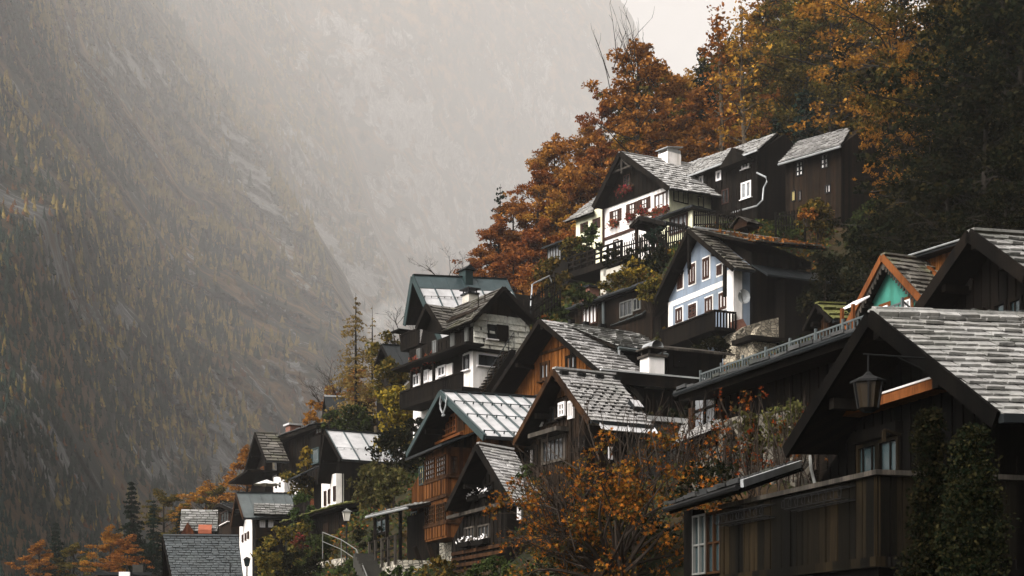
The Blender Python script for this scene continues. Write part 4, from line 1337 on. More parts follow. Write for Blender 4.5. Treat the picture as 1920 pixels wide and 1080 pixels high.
for i in range(16):
    y = yw + (W + 1.2 - yw) * i / 15; m.box(-1.0, -.96, y - .1, y + .08, zz, zz + .9)
m.build('railing', 'black_wood', bal)
MB().hexa([(-1.6, yw - .1, zz + 2.2), (-1.6, W + 1.6, zz + 2.2), (.5, W + 1.6, zz + 3.2), (.5, yw - .1, zz + 3.2), (-1.6, yw - .1, zz + 2.3), (-1.6, W + 1.6, zz + 2.3), (.5, W + 1.6, zz + 3.3), (.5, yw - .1, zz + 3.3)]).build('balcony_roof', 'dark_metal', H.o)
H.reg((0, 0), (0, W), (H.xf, 0), (H.xf, W))
# lower dark barn in front
H = House('dark_barn', 'low dark boarded barn with mossy sloping roof under the white fronted house', 'barn', (646, 990), 84, 24, 1015)
yl = H.G(552, 1000).y
e0, e1 = H.G(646, 936, -.6), H.G(546, 984, -.6)
zt = (e0.z + e1.z) / 2
H.solid(0, 4, 0, yl, H.zb, zt - .1, 'black_wood')
front_battens(H, 0, .1, yl, H.zb, zt - .1, 'dark_wood', step=.4)
E0, E1, R1, R0 = Vector((-.7, -.6, zt)), Vector((-.7, yl + .6, zt)), Vector((4.5, yl + .6, zt + 1.2)), Vector((4.5, -.6, zt + 1.2))
cm, n, P, _, _ = slope_cover(E0, E1, R1, R0, 'tile', .5, .4); cm.build('roof', 'moss_tile', H.o); deck(E0, E1, R1, R0).build('roof_deck', 'black_wood', H.o)
MB().box(-.04, .02, yl * .3, yl * .3 + .9, -1, zt - .6).build('door', 'dark_wood', H.o)
H.reg((0, 0), (0, yl), (4, 0))

# ================================================================== M: dark house with brick chimney on the left edge
H = House('dark_gable_house', 'black gabled house with weathered slate roof at the far left of the village edge', 'house', (497, 880), 112, 20, 925)
W = H.G(463, 890).y
ro = gable_roof(H, (479, 812), (498.5, 864), (459, 885), (521, 814), of=.8, kind='tile', cover='slate_brown', tw=.6, th=.45, barge='black_wood', bw=.3)
gable_wall(H, .1, W, H.zb, None, 'black_wood', 0)
H.win('G', (490, 877), (495, 887), 0, 1, 1, 'trim_orange', 'amber_glass')
MB().box(-1.4, 1, -.5, W + .5, H.G(480, 897).z, H.G(480, 897).z + .15).build('porch_roof', 'black_wood', H.o)
H.reg((0, 0), (0, W), (H.xf, 0))
H = House('ridge_house', 'long black timber house with brick chimney and small white lower storey on the left edge', 'house', (578, 850), 108, 30, 928)
yl = H.G(519, 870).y
pr = [(519, 822), (552, 812), (566, 808), (610, 788)]
e0, e1 = H.G(613, 789, -.6), H.G(519, 822, -.6)
y0 = H.G(606, 800).y
zt0, zt1 = e0.z, e1.z
H.prof_x([(yl, -3), (y0, -3), (y0, e0.z - .2), (yl, e1.z - .2)], 0, 4, 'black_wood')
front_battens(H, 0, y0 + .2, yl - .1, 0, e1.z - .3, 'dark_wood', step=.5)
E0, E1, R1, R0 = Vector((-.7, y0 - .4, e0.z)), Vector((-.7, yl + .4, e1.z)), Vector((5, yl + .4, e1.z + .9)), Vector((5, y0 - .4, e0.z + .9))
cm, n, P, _, _ = slope_cover(E0, E1, R1, R0, 'tile', .7, .7); cm.build('roof', 'slate_dark', H.o); deck(E0, E1, R1, R0, .25).build('roof_deck', 'black_wood', H.o)
q = H.G(540, 805, 1.5); q2 = H.G(532, 797, 1.5)
c_ = MB().box(1.5, 2.4, q.y - .45, q.y + .5, e1.z - 1, H.G(540, 798, 1.5).z).build('chimney', 'brick', H.o)
zc = H.G(540, 798, 1.5).z
MB().box(1.35, 2.55, q.y - .6, q.y + .65, zc + .003, zc + .14).build('chimney_cap', 'bright_metal', c_)
H.win('G', (593, 801), (604, 812), 0, 2, 1, 'brown_wood', 'curtain', fw=.08)
H.win('G', (520, 828), (525, 840), 0, 2, 1, 'grey_paint', 'dark_glass')
yt0, yt1 = H.G(533, 900, -.8).y, H.G(513, 900, -.8).y
MB().prism([(-.8, yt1, -4), (-.8, yt0, -4), (-.8, yt0, H.G(530, 902, -.8).z), (-.8, (yt0 + yt1 * 2) / 3, H.G(523, 893, -.8).z), (-.8, yt1, H.G(514, 895, -.8).z)], (.8, 0, 0)).build('white_wall', 'white_plaster', H.o)
H.win('G', (517, 907), (519.5, 915), -.8, 1, 1, 'black_paint', 'dark_glass', fw=.05)
H.win('G', (524, 905), (526.5, 913), -.8, 1, 1, 'black_paint', 'dark_glass', fw=.05)
MB().box(-.8, 0, H.G(561, 910, -.8).y, H.G(547, 910, -.8).y, -4, H.G(550, 906, -.8).z).build('white_wall', 'white_plaster', H.o)
# narrow green-glazed oriel
yg0, yg1 = H.G(601, 850, -1.0).y, H.G(583, 850, -1.0).y
or_ = MB().box(-1.0, 0, yg0, yg1, H.G(592, 870, -1).z, H.G(592, 818, -1).z).build('oriel', 'black_wood', H.o)
H.win('G', (585, 842), (599, 868), -1.0, 1, 1, 'teal_paint', 'green_glass', fw=.1, parent=or_)
H.reg((0, y0), (0, yl), (4, yl), (4, y0))

# ================================================================== N: small sheet-roofed shed and the hut above it
H = House('sheet_roof_shed', 'small shed with dark sheet metal roof among the bushes below the larch', 'shed', (640, 800), 104, 12, 815)
r0, r1 = H.Sd(608, 744, 1.5), H.Sd(646, 746, 1.5)
e0, e1 = H.Sd(612, 769, -.4), H.Sd(648, 770, -.4)
cm, n, P, _, _ = slope_cover(e0, (e1.x, -.4, e0.z), (r1.x, 1.5, r0.z), r0, 'metal', seam=.8); cm.build('roof', 'dark_metal', H.o)
cm, n, P, _, _ = slope_cover((e0.x, 3.4, e0.z), (e1.x, 3.4, e0.z), (r1.x, 1.5, r0.z), r0, 'metal', seam=.8); cm.build('roof', 'dark_metal', H.o)
MB().box(r0.x, r1.x, 1.4, 1.6, r0.z, r0.z + .12).build('ridge_cap', 'zinc', H.o)
MB().prism([(e0.x + .3, 0, -2), (e0.x + .3, 3, -2), (e0.x + .3, 3, e0.z), (e0.x + .3, 1.5, r0.z - .12), (e0.x + .3, 0, e0.z)], (e1.x - e0.x - .6, 0, 0)).build('wall', 'black_wood', H.o)
MB().box(e0.x - .3, e1.x + .2, -.9, -.45, e0.z - .35, e0.z - .2).build('lower_eave', 'grey_wood', H.o)
H.reg((0, 0), (e1.x, 0), (e1.x, 3))
H = House('red_tile_shed', 'small shed with rusty tiled roof and dark ridge, beside the sheet metal shed', 'shed', (668, 800), 103, 12, 815)
r0, r1 = H.Sd(662, 741, 1.5), H.Sd(702, 743, 1.5)
e0 = H.Sd(662, 752, -.3); e1 = H.Sd(703, 754, -.3)
cm, n, P, _, _ = slope_cover(e0, (e1.x, -.3, e0.z), (r1.x, 1.5, r0.z), r0, 'tile', .4, .4); cm.build('roof', 'litter', H.o)
MB().box(r0.x, r1.x, 1.4, 1.7, r0.z, r0.z + .14).build('ridge_cap', 'teal_metal', H.o)
MB().box(e0.x + .1, e1.x - .1, 0, 3, -2, e0.z).build('wall', 'black_wood', H.o)
H.reg((0, 0), (e1.x, 0))
H = House('overgrown_hut', 'narrow overgrown hut with dark pointed roof under the larch', 'hut', (735, 700), 96, 18, 740)
ro = gable_roof(H, (716, 647), (738, 690), (702, 690), (760, 650), of=.4, kind='metal', cover='dark_metal', barge='black_wood', seam=.8)
gable_wall(H, .2, H.G(706, 690).y, -4, None, 'black_wood', 0)
H.win('G', (716, 690), (721, 702), 0, 1, 1, 'white_paint', 'dark_glass')
H.reg((0, 0), (0, 4), (4, 0))

# ================================================================== O: grey metal roof house with white wall and arched windows
H = House('grey_roof_house', 'white walled house with grey sheet roof and dark balcony behind the bottom slate roof', 'house', (472, 1000), 98, 20, 1100)
O = H
W = H.G(449, 1030).y
ro = gable_roof(H, (443, 925), (457, 971), (434, 985), (552, 926), of=.8, kind='metal', cover='grey_metal', barge='brown_wood', bw=.25, seam=.75)
zs = H.G(470, 970).z
gable_wall(H, 0, W, zs, None, 'red_wood', 0, 6)
MB().box(0, H.xf - .4, 0, W, -5, zs).build('wall', 'white_plaster', H.o)
for (x1, y1, x2, y2) in ((454.5, 1003, 457, 1016), (460, 1000, 462.5, 1013), (465, 997, 467.5, 1010)):
    H.win('G', (x1, y1), (x2, y2), 0, 1, 1, 'brown_paint', 'dark_glass', fw=.05)
p = [H.Sd(476, 964, -2.2), H.Sd(550, 964, -2.2), H.Sd(550, 943, -.9), H.Sd(476, 943, -.9)]
E0, E1, R1, R0 = p[0], Vector((p[1].x, -2.2, p[0].z)), Vector((p[2].x, -.9, p[3].z)), p[3]
cm, n, P, _, _ = slope_cover(E0, E1, R1, R0, 'tile', .35, .3); cm.build('lower_roof', 'slate_mid', H.o); deck(E0, E1, R1, R0).build('lower_roof_deck', 'black_wood', H.o)
MB().box(p[0].x + .3, p[1].x - .3, -1.1, -.02, -4, p[0].z - .05).build('side_wall', 'black_wood', H.o)
a, b = H.Sd(482, 1007, -2.0), H.Sd(513, 1007, -2.0)
bal = MB().box(a.x, b.x, -2.0, -1.1, a.z - .1, a.z).build('balcony', 'dark_wood', H.o)
m = MB(); zt = H.Sd(490, 989, -2.0).z
for i in range(14):
    x = a.x + (b.x - a.x) * i / 13; m.box(x - .1, x + .08, -2.02, -1.98, a.z, zt)
m.build('railing', 'dark_wood', bal)
H.win('S', (487, 975), (497, 989), -1.1, 2, 1, 'white_paint', 'curtain')
H.win('S', (503, 975), (512, 989), -1.1, 2, 1, 'white_paint', 'curtain')
H.reg((0, 0), (0, W), (6, 0))
# ================================================================== P: slate roof at the bottom
H = House('charcoal_roof_house', 'house with big charcoal coursed tile roof at the bottom left corner of the village', 'house', (456, 1200), 72, 5, 1210)
q = H.Sd(306, 1005, 3.2); q1 = H.Sd(447, 1006, 3.2); qe = H.Sd(333, 1130, -.5); qf = H.Sd(462, 1130, -.5)
R0, R1, E0, E1 = Vector((q.x, 3.2, q.z)), Vector((q1.x, 3.2, q.z)), Vector((qe.x, -.5, qe.z)), Vector((qf.x, -.5, qe.z))
cm, n, P, _, _ = slope_cover(E0, E1, R1, R0, 'tile', .32, .19); ro = cm.build('roof', 'charcoal_tile', H.o)
B0, B1 = Vector((q.x - .4, 6.9, qe.z)), Vector((q1.x, 6.9, qe.z))
cm, _, _, _, _ = slope_cover(B0, B1, R1, R0, 'tile', .6, .4); cm.build('roof', 'charcoal_tile', H.o)
dm = deck(E0, E1, R1, R0); d2 = deck(B0, B1, R1, R0); dm.add(d2.v, d2.f); dm.build('roof_deck', 'black_wood', H.o)
for e_ in (E0, B0):
    MB().beam(e_ + Vector((-.04, 0, -.08)), R0 + Vector((-.04, 0, -.08)), .2, .06, (1, 0, 0)).build('bargeboard', 'black_wood', H.o)
MB().beam(R0 + Vector((0, 0, .06)), R1 + Vector((0, 0, .06)), .22, .07).build('ridge_cap', 'charcoal_tile', ro)
MB().prism([(qe.x + .5, 0, -2), (qe.x + .5, 6.4, -2), (qe.x + .5, 6.4, qe.z), (qe.x + .5, 3.2, q.z - .15), (qe.x + .5, 0, qe.z)], (q1.x - qe.x - .9, 0, 0)).build('wall', 'red_wood', H.o)
x_ = P(.82, .42)
MB().tube([x_ - Vector((0, 0, .2)), x_ + Vector((0, 0, .55))], .03, 5).build('vent_pipe', 'black_paint', ro)
GROUND.append((H.P.x, H.P.y, 1.0))
# ================================================================== Q: little roofs by the shore
H = House('shore_house', 'low house with weathered grey slate roof by the shore trees', 'house', (404, 1000), 118, 10, 1040)
q = H.Sd(340, 955, 2.2); q1 = H.Sd(409, 956, 2.2); qe = H.Sd(342, 996, -.5)
R0, R1, E0, E1 = Vector((q.x, 2.2, q.z)), Vector((q1.x, 2.2, q.z)), Vector((q.x, -.5, qe.z)), Vector((q1.x, -.5, qe.z))
cm, n, P, _, _ = slope_cover(E0, E1, R1, R0, 'tile', .5, .35); cm.build('roof', 'slate_mid', H.o)
B0, B1 = Vector((q.x, 4.9, qe.z)), Vector((q1.x, 4.9, qe.z))
cm, _, _, _, _ = slope_cover(B0, B1, R1, R0, 'tile', .9, .6); cm.build('roof', 'slate_mid', H.o)
dm = deck(E0, E1, R1, R0); d2 = deck(B0, B1, R1, R0); dm.add(d2.v, d2.f); dm.build('roof_deck', 'grey_wood', H.o)
MB().prism([(q.x + .3, 0, -3), (q.x + .3, 4.4, -3), (q.x + .3, 4.4, qe.z), (q.x + .3, 2.2, q.z - .15), (q.x + .3, 0, qe.z)], (q1.x - q.x - .6, 0, 0)).build('wall', 'red_wood', H.o)
aw = H.Sd(372, 987, -.9); aw2 = H.Sd(397, 987, -.9)
g0 = H.Sd(352, 979, -.7)
MB().prism([(g0.x - .8, -.7, g0.z - 1.4), (g0.x + .9, -.7, g0.z - 1.4), (g0.x, -.7, g0.z)], (0, 1.6, 0)).build('dormer', 'red_wood', H.o)
a_ = empty('awning', H.world(aw.x, aw.y, aw.z), H.th, 'bright orange fabric awning below the weathered grey slate roof', 'awning')
k = aw2.x - aw.x
MB().hexa([(0, -.6, -.35), (k, -.6, -.35), (k, .6, .15), (0, .6, .15), (0, -.6, -.3), (k, -.6, -.3), (k, .6, .2), (0, .6, .2)]).box(0, k, -.62, -.6, -.6, -.31).build('cloth', 'orange_cloth', a_)
MB().beam((.05, -.55, -.35), (.05, .5, -1.0), .05, .05).beam((k - .05, -.55, -.35), (k - .05, .5, -1.0), .05, .05).build('arm', 'black_paint', a_)
H.reg((0, 0), (4, 0))
H = House('lake_cottage', 'small dark brown cottage with white sill left of the grey sheet roof', 'cottage', (434, 990), 104, 20, 1040)
ro = gable_roof(H, (412, 945), (440, 958), (402, 952), (450, 945), of=.5, kind='tile', cover='slate_dark', tw=.5, th=.4, barge='black_wood')
gable_wall(H, .1, H.G(410, 980).y, -3, None, 'dark_wood', 0)
H.win('G', (415, 962), (430, 977), 0, 3, 1, 'brown_paint', 'green_glass', fw=.1, sill='white_paint')
H.reg((0, 0))
H = House('shore_shed', 'flat dark shed roof with white box at the bottom left edge', 'shed', (282, 1090), 100, 8, 1100)
a, b = H.Sd(180, 1073), H.Sd(286, 1074)
MB().box(a.x, b.x, -.5, 5, a.z - .2, a.z).build('roof', 'dark_metal', H.o)
MB().box(a.x + .4, b.x - .4, 0, 4.6, -1, a.z - .2).build('wall', 'black_wood', H.o)
q = H.Sd(234, 1076, -.6); MB().box(q.x - .35, q.x + .35, -.9, -.55, q.z - .3, q.z + .12).build('sign_box', 'white_paint', H.o)
q = H.Sd(259, 1062, 1); MB().box(q.x - .35, q.x + .35, .8, 1.4, a.z, q.z + .1).build('chimney', 'dark_stone', H.o)
GROUND.append((H.P.x, H.P.y, 1.0))
# ================================================================== S: long eave with snow rail
H = House('long_eave_house', 'long dark house with snow guard rail along its eave, between foreground roof and blue house', 'house', (1600, 760), 33, 22, 900)
Sx = H
e0, e1 = H.G(1625, 619, -.9), H.G(1272, 738, -.9)
zt = (e0.z + e1.z) / 2
yl = H.G(1290, 760).y
H.solid(0, 6, -1, yl, -4, zt - .15, 'black_wood')
front_battens(H, 0, -.8, yl - 1.5, -2, zt - .15, 'black_wood', step=.35)
E0, E1, R1, R0 = Vector((-.9, e0.y - 1, zt)), Vector((-.9, e1.y, zt)), Vector((6.5, e1.y, zt + .9)), Vector((6.5, e0.y - 1, zt + .9))
cm, n, P, _, _ = slope_cover(E0, E1, R1, R0, 'tile', .4, .4); ro = cm.build('roof', 'slate_dark', H.o); deck(E0, E1, R1, R0, .2).build('roof_deck', 'black_wood', H.o)
MB().tube([E0 + Vector((-.12, 0, -.02)), E1 + Vector((-.12, 0, -.02))], .06, 6).build('gutter', 'dark_metal', H.o)
m = MB(); k = int((e1.y - e0.y + 1) / .14)
y0, y1 = e0.y - 1, e1.y - .9
for z in (zt + .14, zt + .36):
    m.beam((-.75, y0, z), (-.75, y1, z), .03, .04)
for i in range(k + 1):
    y = y0 + (y1 - y0) * i / k; m.box(-.765, -.735, y - .012, y + .012, zt + .12, zt + .36)
for i in range(9):
    y = y0 + (y1 - y0) * i / 8; m.beam((-.75, y, zt + .05), (-.75, y, zt + .46), .05, .05); m.beam((-.75, y, zt + .4), (-.3, y, zt + .1), .03, .03)
m.build('snow_rail', 'grey_metal', ro)
H.win('G', (1301, 733), (1347, 800), 0, 2, 2, 'black_wood', 'sky_glass', fw=.1, mull=.06)
m = MB()
for px in (1298, 1352, 1400):
    q = H.G(px, 760, -.06); m.box(-.12, .0, q.y - .09, q.y + .09, -2, zt - .2)
m.build('post', 'brown_wood', H.o)
# ivy grown stone arches below
aw = []
za = H.G(1420, 790, -.5).z
m = MB()
yA, yB = H.G(1505, 800, -.5).y, H.G(1360, 800, -.5).y
def arch(m, ya, yb, zt_, zb_, x0, x1):
    n_ = 10; yc = (ya + yb) / 2; hw = (yb - ya) / 2 * .62; zr_ = zt_ - .35 - hw * .8
    for i in range(n_):
        t0, t1 = math.pi * i / n_, math.pi * (i + 1) / n_
        pa, pb = (yc - hw * math.cos(t0), zr_ + hw * math.sin(t0)), (yc - hw * math.cos(t1), zr_ + hw * math.sin(t1))
        m.prism([(x0, pa[0], pa[1]), (x0, pb[0], pb[1]), (x0, pb[0], zt_), (x0, pa[0], zt_)], (x1 - x0, 0, 0))
    m.box(x0, x1, ya, yc - hw, zb_, zt_); m.box(x0, x1, yc + hw, yb, zb_, zt_)
k = 3
for i in range(k):
    arch(m, yA + (yB - yA) * i / k, yA + (yB - yA) * (i + 1) / k - .01, za + .1 * i, za - 4, -.7, -.3)
m.build('arcade', 'dark_rubble', H.o)
H.reg((0, 0), (0, yl), (6, 0))
GROUND.append((at(1400, 860, 34).x, 34, at(1400, 880, 34).z))
# low pale slate roof seen through the shrubs
H = House('pale_lean_to', 'low pale shingled lean-to roof half hidden by bare branches', 'lean-to', (1348, 800), 38, 24, 890)
p = [(1300, 800), (1350, 750)]
E0, E1 = H.G(1352, 800, -.3), H.G(1262, 835, -.3)
R0, R1 = H.G(1352, 748, 1.6), H.G(1285, 790, 1.6)
cm, n, P, _, _ = slope_cover(E0, E1, R1, R0, 'tile', .22, .16); cm.build('roof', 'slate_white', H.o); deck(E0, E1, R1, R0, .08).build('roof_deck', 'black_wood', H.o)
MB().box(.1, 1.6, E0.y + .2, E1.y - .3, -3, E1.z - .2).build('wall', 'dark_rubble', H.o)
H.reg((0, 0),)

# ================================================================== U: green house with orange bargeboards
H = House('green_house', 'green plastered gabled house with orange bargeboards and carved white trim', 'house', (1738, 610), 50, 23, 700)
ro = gable_roof(H, (1655, 479), (1734, 566), (1578, 628), None, xfar=1.34, of=.45, kind='tile', cover='slate_brown', tw=.35, th=.3, barge='trim_orange', bw=.22)
W = H.G(1608, 620).y
gable_wall(H, .1, W, -5, None, 'green_plaster', 0)
H.win('G', (1652, 577), (1666, 596), 0, 3, 2, 'white_paint', 'dark_glass', surround='trim_orange', sw=.12)
H.win('G', (1695, 565), (1709, 592), 0, 2, 2, 'white_paint', 'sky_glass', fw=.06, surround='trim_orange', sw=.12)
# carved fringe hanging along both rakes
m = MB()
for q in (H.er, H.el):
    k = 34
    for i in range(k):
        c_ = Vector((-.41, q.y, q.z)).lerp(Vector((-.41, H.apex.y, H.apex.z)), (i + .5) / k)
        dz = .26 if i % 2 else .12
        m.box(-.43, -.40, c_.y - .035, c_.y + .035, c_.z - .2 - dz, c_.z - .16)
m.build('carved_fringe', 'grey_wood', H.o)
# taller boarded wing rising behind the front roof
xw = 1.35
t0, t1 = H.G(1706, 498, xw), H.G(1790, 500, xw)
zt = t0.z
MB().box(xw, xw + 5, t1.y - 1.2, t0.y + .4, -3, zt - .03).build('wing_wall', 'orange_wood', H.o)
front_battens(H, xw, t1.y - 1.1, t0.y + .3, -1, zt - .04, 'orange_wood', step=.24)
MB().hexa([(xw - .5, t1.y - 1.6, zt - .15), (xw + 5.4, t1.y - 1.6, zt - .15), (xw + 5.4, t0.y + .9, zt + .12), (xw - .5, t0.y + .9, zt + .12),
           (xw - .5, t1.y - 1.6, zt - .05), (xw + 5.4, t1.y - 1.6, zt - .05), (xw + 5.4, t0.y + .9, zt + .22), (xw - .5, t0.y + .9, zt + .22)]).build('wing_roof', 'dark_metal', H.o)
MB().tube([(xw - .55, t1.y - 1.6, zt - .03), (xw - .55, t0.y + .9, zt + .22)], .035, 6).build('wing_gutter', 'zinc', H.o)
q0 = Vector((xw - .25, H.apex.y - .5, H.zroof(H.apex.y - .5) + .12)); q1 = Vector((xw - .25, -.6, H.zroof(-.6) + .12))
MB().beam(q0, q1, .06, .16, (1, 0, 0)).build('verge_board', 'trim_orange', H.o)
H.reg((0, 0), (0, W))
# shed W with mossy roof
H = House('mossy_shed', 'small shed with green mossy gable roof in front of the dark wood', 'shed', (1556, 630), 60, 24, 668)
ro = gable_roof(H, (1531, 570), (1560, 600), (1507, 617), (1583, 572), of=.5, kind='tile', cover='moss_tile', tw=.5, th=.4, barge='black_wood', bw=.15)
gable_wall(H, .1, H.G(1512, 640).y, -3, None, 'brown_wood', 0, bat=True, step=.3)
H.reg((0, 0), (0, 3))
H = House('white_lean_roof', 'small white slanted porch roof left of the green house', 'porch', (1607, 600), 49, 23, 690)
a, b = H.G(1581, 572, -.2), H.G(1612, 560, -.2)
MB().hexa([(-.3, b.y, b.z - .2), (-.3, a.y, a.z - .2), (.2, a.y, a.z + .1), (.2, b.y, b.z + .1), (-.3, b.y, b.z - .15), (-.3, a.y, a.z - .15), (.2, a.y, a.z + .15), (.2, b.y, b.z + .15)]).build('roof', 'white_paint', H.o)
MB().box(-.4, -.3, b.y + .1, b.y + .2, -3, b.z - .16).box(-.4, -.3, a.y - .2, a.y - .1, -3, a.z - .16).build('post', 'trim_orange', H.o)

# ================================================================== V: dark house at the right edge
H = House('black_barn', 'black boarded gable house with mossy slate roof at the right edge', 'house', (1935, 560), 34, 20, 760)
ro = gable_roof(H, (1819, 436), (1925, 514), (1712, 592), (2060, 452), of=.8, kind='tile', cover='slate_mid', tw=.36, th=.34, barge='black_wood', bw=.3, rg=random.Random(9))
gable_wall(H, .2, H.G(1735, 600).y, -4, None, 'black_wood', 0, bat=True, step=.3)
H.win('G', (1865, 570), (1890, 606), 0, 1, 1, 'black_wood', 'green_glass', fw=.08)
H.win('G', (1894, 562), (1920, 602), 0, 1, 1, 'black_wood', 'green_glass', fw=.08)
H.win('G', (1828, 583), (1848, 606), 0, 1, 1, 'black_wood', 'green_glass', fw=.08)
q = H.G(1815, 533, -.05)
m = MB(); m.tube([(-.05, q.y, q.z), (.02, q.y, q.z)], .16, 12); m.build('round_vent', 'grey_wood', H.o)
H.reg((0, 0), (0, 6))

# ================================================================== T: foreground house
H = House('foreground_house', 'black timber foreground house with broad stone slab roof, orange beam and boarded veranda', 'house', (1852, 900), 22, 17, 1180)
T = H
ro = gable_roof(H, (1634, 589), (1872, 779), (1476, 842), (2180, 608), of=.9, kind='tile', cover='stone_slab', tw=.34, th=.215, barge='shaded_black_wood', bw=.24, rg=random.Random(21))
P, n = H.P_, H.n_
# heavy ridge slabs
m = MB(); rg = random.Random(5)
k = 15
for i in range(k):
    u0, u1 = i / k, (i + 1) / k - .003
    a, b = P(u0, .945), P(u1, .945 + rg.uniform(-.008, .008)); c_, d = P(u1, 1.012), P(u0, 1.012)
    o_ = .05 + rg.uniform(0, .03)
    m.hexa([a + n * .03, b + n * .03, c_ + n * .05, d + n * .05, a + n * (o_ + .05), b + n * (o_ + .05), c_ + n * (o_ + .04), d + n * (o_ + .04)])
m.build('ridge_slab', 'stone_slab', ro)
m = MB()
for v in (.07,):
    for z in (.12, .3):
        m.beam(P(.16, v) + n * z, P(.9, v) + n * z, .04, .05, n)
    for i in range(9):
        u = .16 + .74 * i / 8; m.beam(P(u, v) + n * .03, P(u, v) + n * .38, .05, .05, P(1, v) - P(0, v))
m.build('snow_rail', 'black_paint', ro)
W = H.G(1497, 850).y
gable_wall(H, 0, W, -3, None, 'shaded_black_wood', 0, bat=True, step=.28)
side_battens(H, 0, .2, 6, -2, H.er.z - .3, 'shaded_black_wood', step=.3)
# orange beam with a pale top edge across the gable
p, q = H.G(1790, 714, -.25), H.G(1580, 772, -.25)
zz = (p.z + q.z) / 2
b_ = MB().box(-.34, .0, p.y, q.y, zz - .08, zz + .08).build('gable_beam', 'trim_orange', H.o)
MB().box(-.36, .0, p.y, q.y, zz + .083, zz + .115).build('beam_capping', 'curtain', b_)
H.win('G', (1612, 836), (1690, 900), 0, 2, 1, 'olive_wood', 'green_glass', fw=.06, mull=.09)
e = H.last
MB().box(-.14, .0, e[0] - .05, e[1] + .05, e[3] + .02, e[3] + .22).build('lintel', 'shaded_black_wood', H.o)
m = MB()
q = H.G(1688, 815, -.1); m.beam(q, q + Vector((-.3, 0, .06)), .05, .05); m.beam(q + Vector((-.3, 0, .06)), q + Vector((-.3, 0, -.12)), .05, .05)
m.build('hook', 'olive_wood', H.o)
# veranda
xv = -2.3
yv0 = H.G(1647, 960, xv).y; yv1 = H.G(1357, 960, xv).y
zt = (H.G(1647, 886, xv).z + H.G(1357, 948, xv).z) / 2
zb = (H.G(1647, 1047, xv).z + H.G(1357, 1076, xv).z) / 2
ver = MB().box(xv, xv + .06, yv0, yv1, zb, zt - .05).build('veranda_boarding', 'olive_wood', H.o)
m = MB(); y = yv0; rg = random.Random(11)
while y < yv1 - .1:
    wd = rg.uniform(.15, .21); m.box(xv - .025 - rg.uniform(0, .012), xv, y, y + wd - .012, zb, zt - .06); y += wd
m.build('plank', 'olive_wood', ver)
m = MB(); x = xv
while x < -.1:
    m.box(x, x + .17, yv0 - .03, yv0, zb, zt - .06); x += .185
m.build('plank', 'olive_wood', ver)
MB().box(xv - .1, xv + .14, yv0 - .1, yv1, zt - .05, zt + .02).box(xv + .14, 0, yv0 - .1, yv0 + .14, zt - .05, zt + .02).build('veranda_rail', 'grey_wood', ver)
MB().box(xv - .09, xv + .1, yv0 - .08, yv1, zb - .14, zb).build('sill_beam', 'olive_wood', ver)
MB().box(xv, -.02, yv0, yv1, zb - .3, zb - .145).build('floor', 'shaded_black_wood', ver)
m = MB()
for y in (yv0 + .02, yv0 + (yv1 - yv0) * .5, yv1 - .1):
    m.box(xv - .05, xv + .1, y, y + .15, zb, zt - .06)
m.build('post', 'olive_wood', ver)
# two wrought iron window-box holders
def holder(p1, p2, lab):
    a, b = H.G(*p1, xv - .05), H.G(*p2, xv - .05)
    y0, y1 = sorted((a.y, b.y)); zc = (a.z + b.z) / 2
    o = empty('planter_bracket', H.world(xv - .04, y0, zc), H.th, lab, 'planter bracket')
    L_ = y1 - y0
    m = MB()
    for (x, z) in ((-.02, .12), (-.24, .1), (-.24, -.06), (-.02, -.08), (-.13, -.08)):
        m.tube([(x, 0, z), (x, L_, z)], .009, 5)
    m.build('rail', 'black_paint', o)
    m = MB()
    for i in range(9):
        y = L_ * i / 8
        m.tube([(-.02, y, .12), (-.24, y, .1), (-.25, y, -.06), (-.02, y, -.08)], .008, 5)
        m.tube([(-.245, y + .05 + .05 * math.cos(t), .02 + .06 * math.sin(t)) for t in np.linspace(0, 6.28, 9)], .006, 4)
    m.build('scroll', 'black_paint', o)
holder((1367, 975), (1455, 962), 'empty wrought iron planter bracket on the left half of the boarded veranda')
holder((1497, 945), (1605, 930), 'empty wrought iron planter bracket on the right half of the boarded veranda')
# glazed corner window of the veranda
MB().box(xv + .01, xv + .12, yv1 + .003, H.G(1298, 1000, xv).y, zb - 1.5, H.G(1330, 1070, xv).z).build('window_base', 'shaded_black_wood', H.o)
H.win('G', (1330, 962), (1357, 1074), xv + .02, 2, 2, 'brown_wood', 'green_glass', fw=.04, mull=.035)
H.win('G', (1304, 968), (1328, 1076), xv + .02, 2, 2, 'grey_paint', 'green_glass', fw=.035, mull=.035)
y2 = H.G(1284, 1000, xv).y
MB().box(xv - .02, xv + .22, H.G(1300, 1000, xv).y, y2, -2, H.G(1300, 955, xv).z).build('corner_post', 'shaded_black_wood', H.o)
# veranda roofs
zr0 = H.G(1320, 950, xv).z
E0, E1 = H.G(1655, 872, xv - .1) * 1, H.G(1215, 966, xv - .9)
ya, yb = H.G(1335, 944, xv - .4).y, H.G(1208, 968, xv - .9).y
R0, R1 = Vector((.2, H.G(1530, 875, 0).y, H.G(1500, 872, 0).z + .1)), Vector((.2, yb - .3, H.G(1380, 900, 0).z))
yr_ = H.G(1395, 935, xv - .4).y
E0 = Vector((xv - .45, yr_, zr0 + .10)); E1 = Vector((xv - .45, yb, zr0 + .02))
RR0 = Vector((-.1, H.G(1500, 880, -.1).y, H.G(1500, 872, -.1).z)); RR1 = Vector((-.1, yb, RR0.z))
cm, n2, P2, _, _ = slope_cover(E0, E1, RR1, RR0, 'tile', .4, .3)
vr = cm.build('veranda_roof', 'slate_dark', H.o)
deck(E0, E1, RR1, RR0, .12).build('veranda_roof_deck', 'shaded_black_wood', H.o)
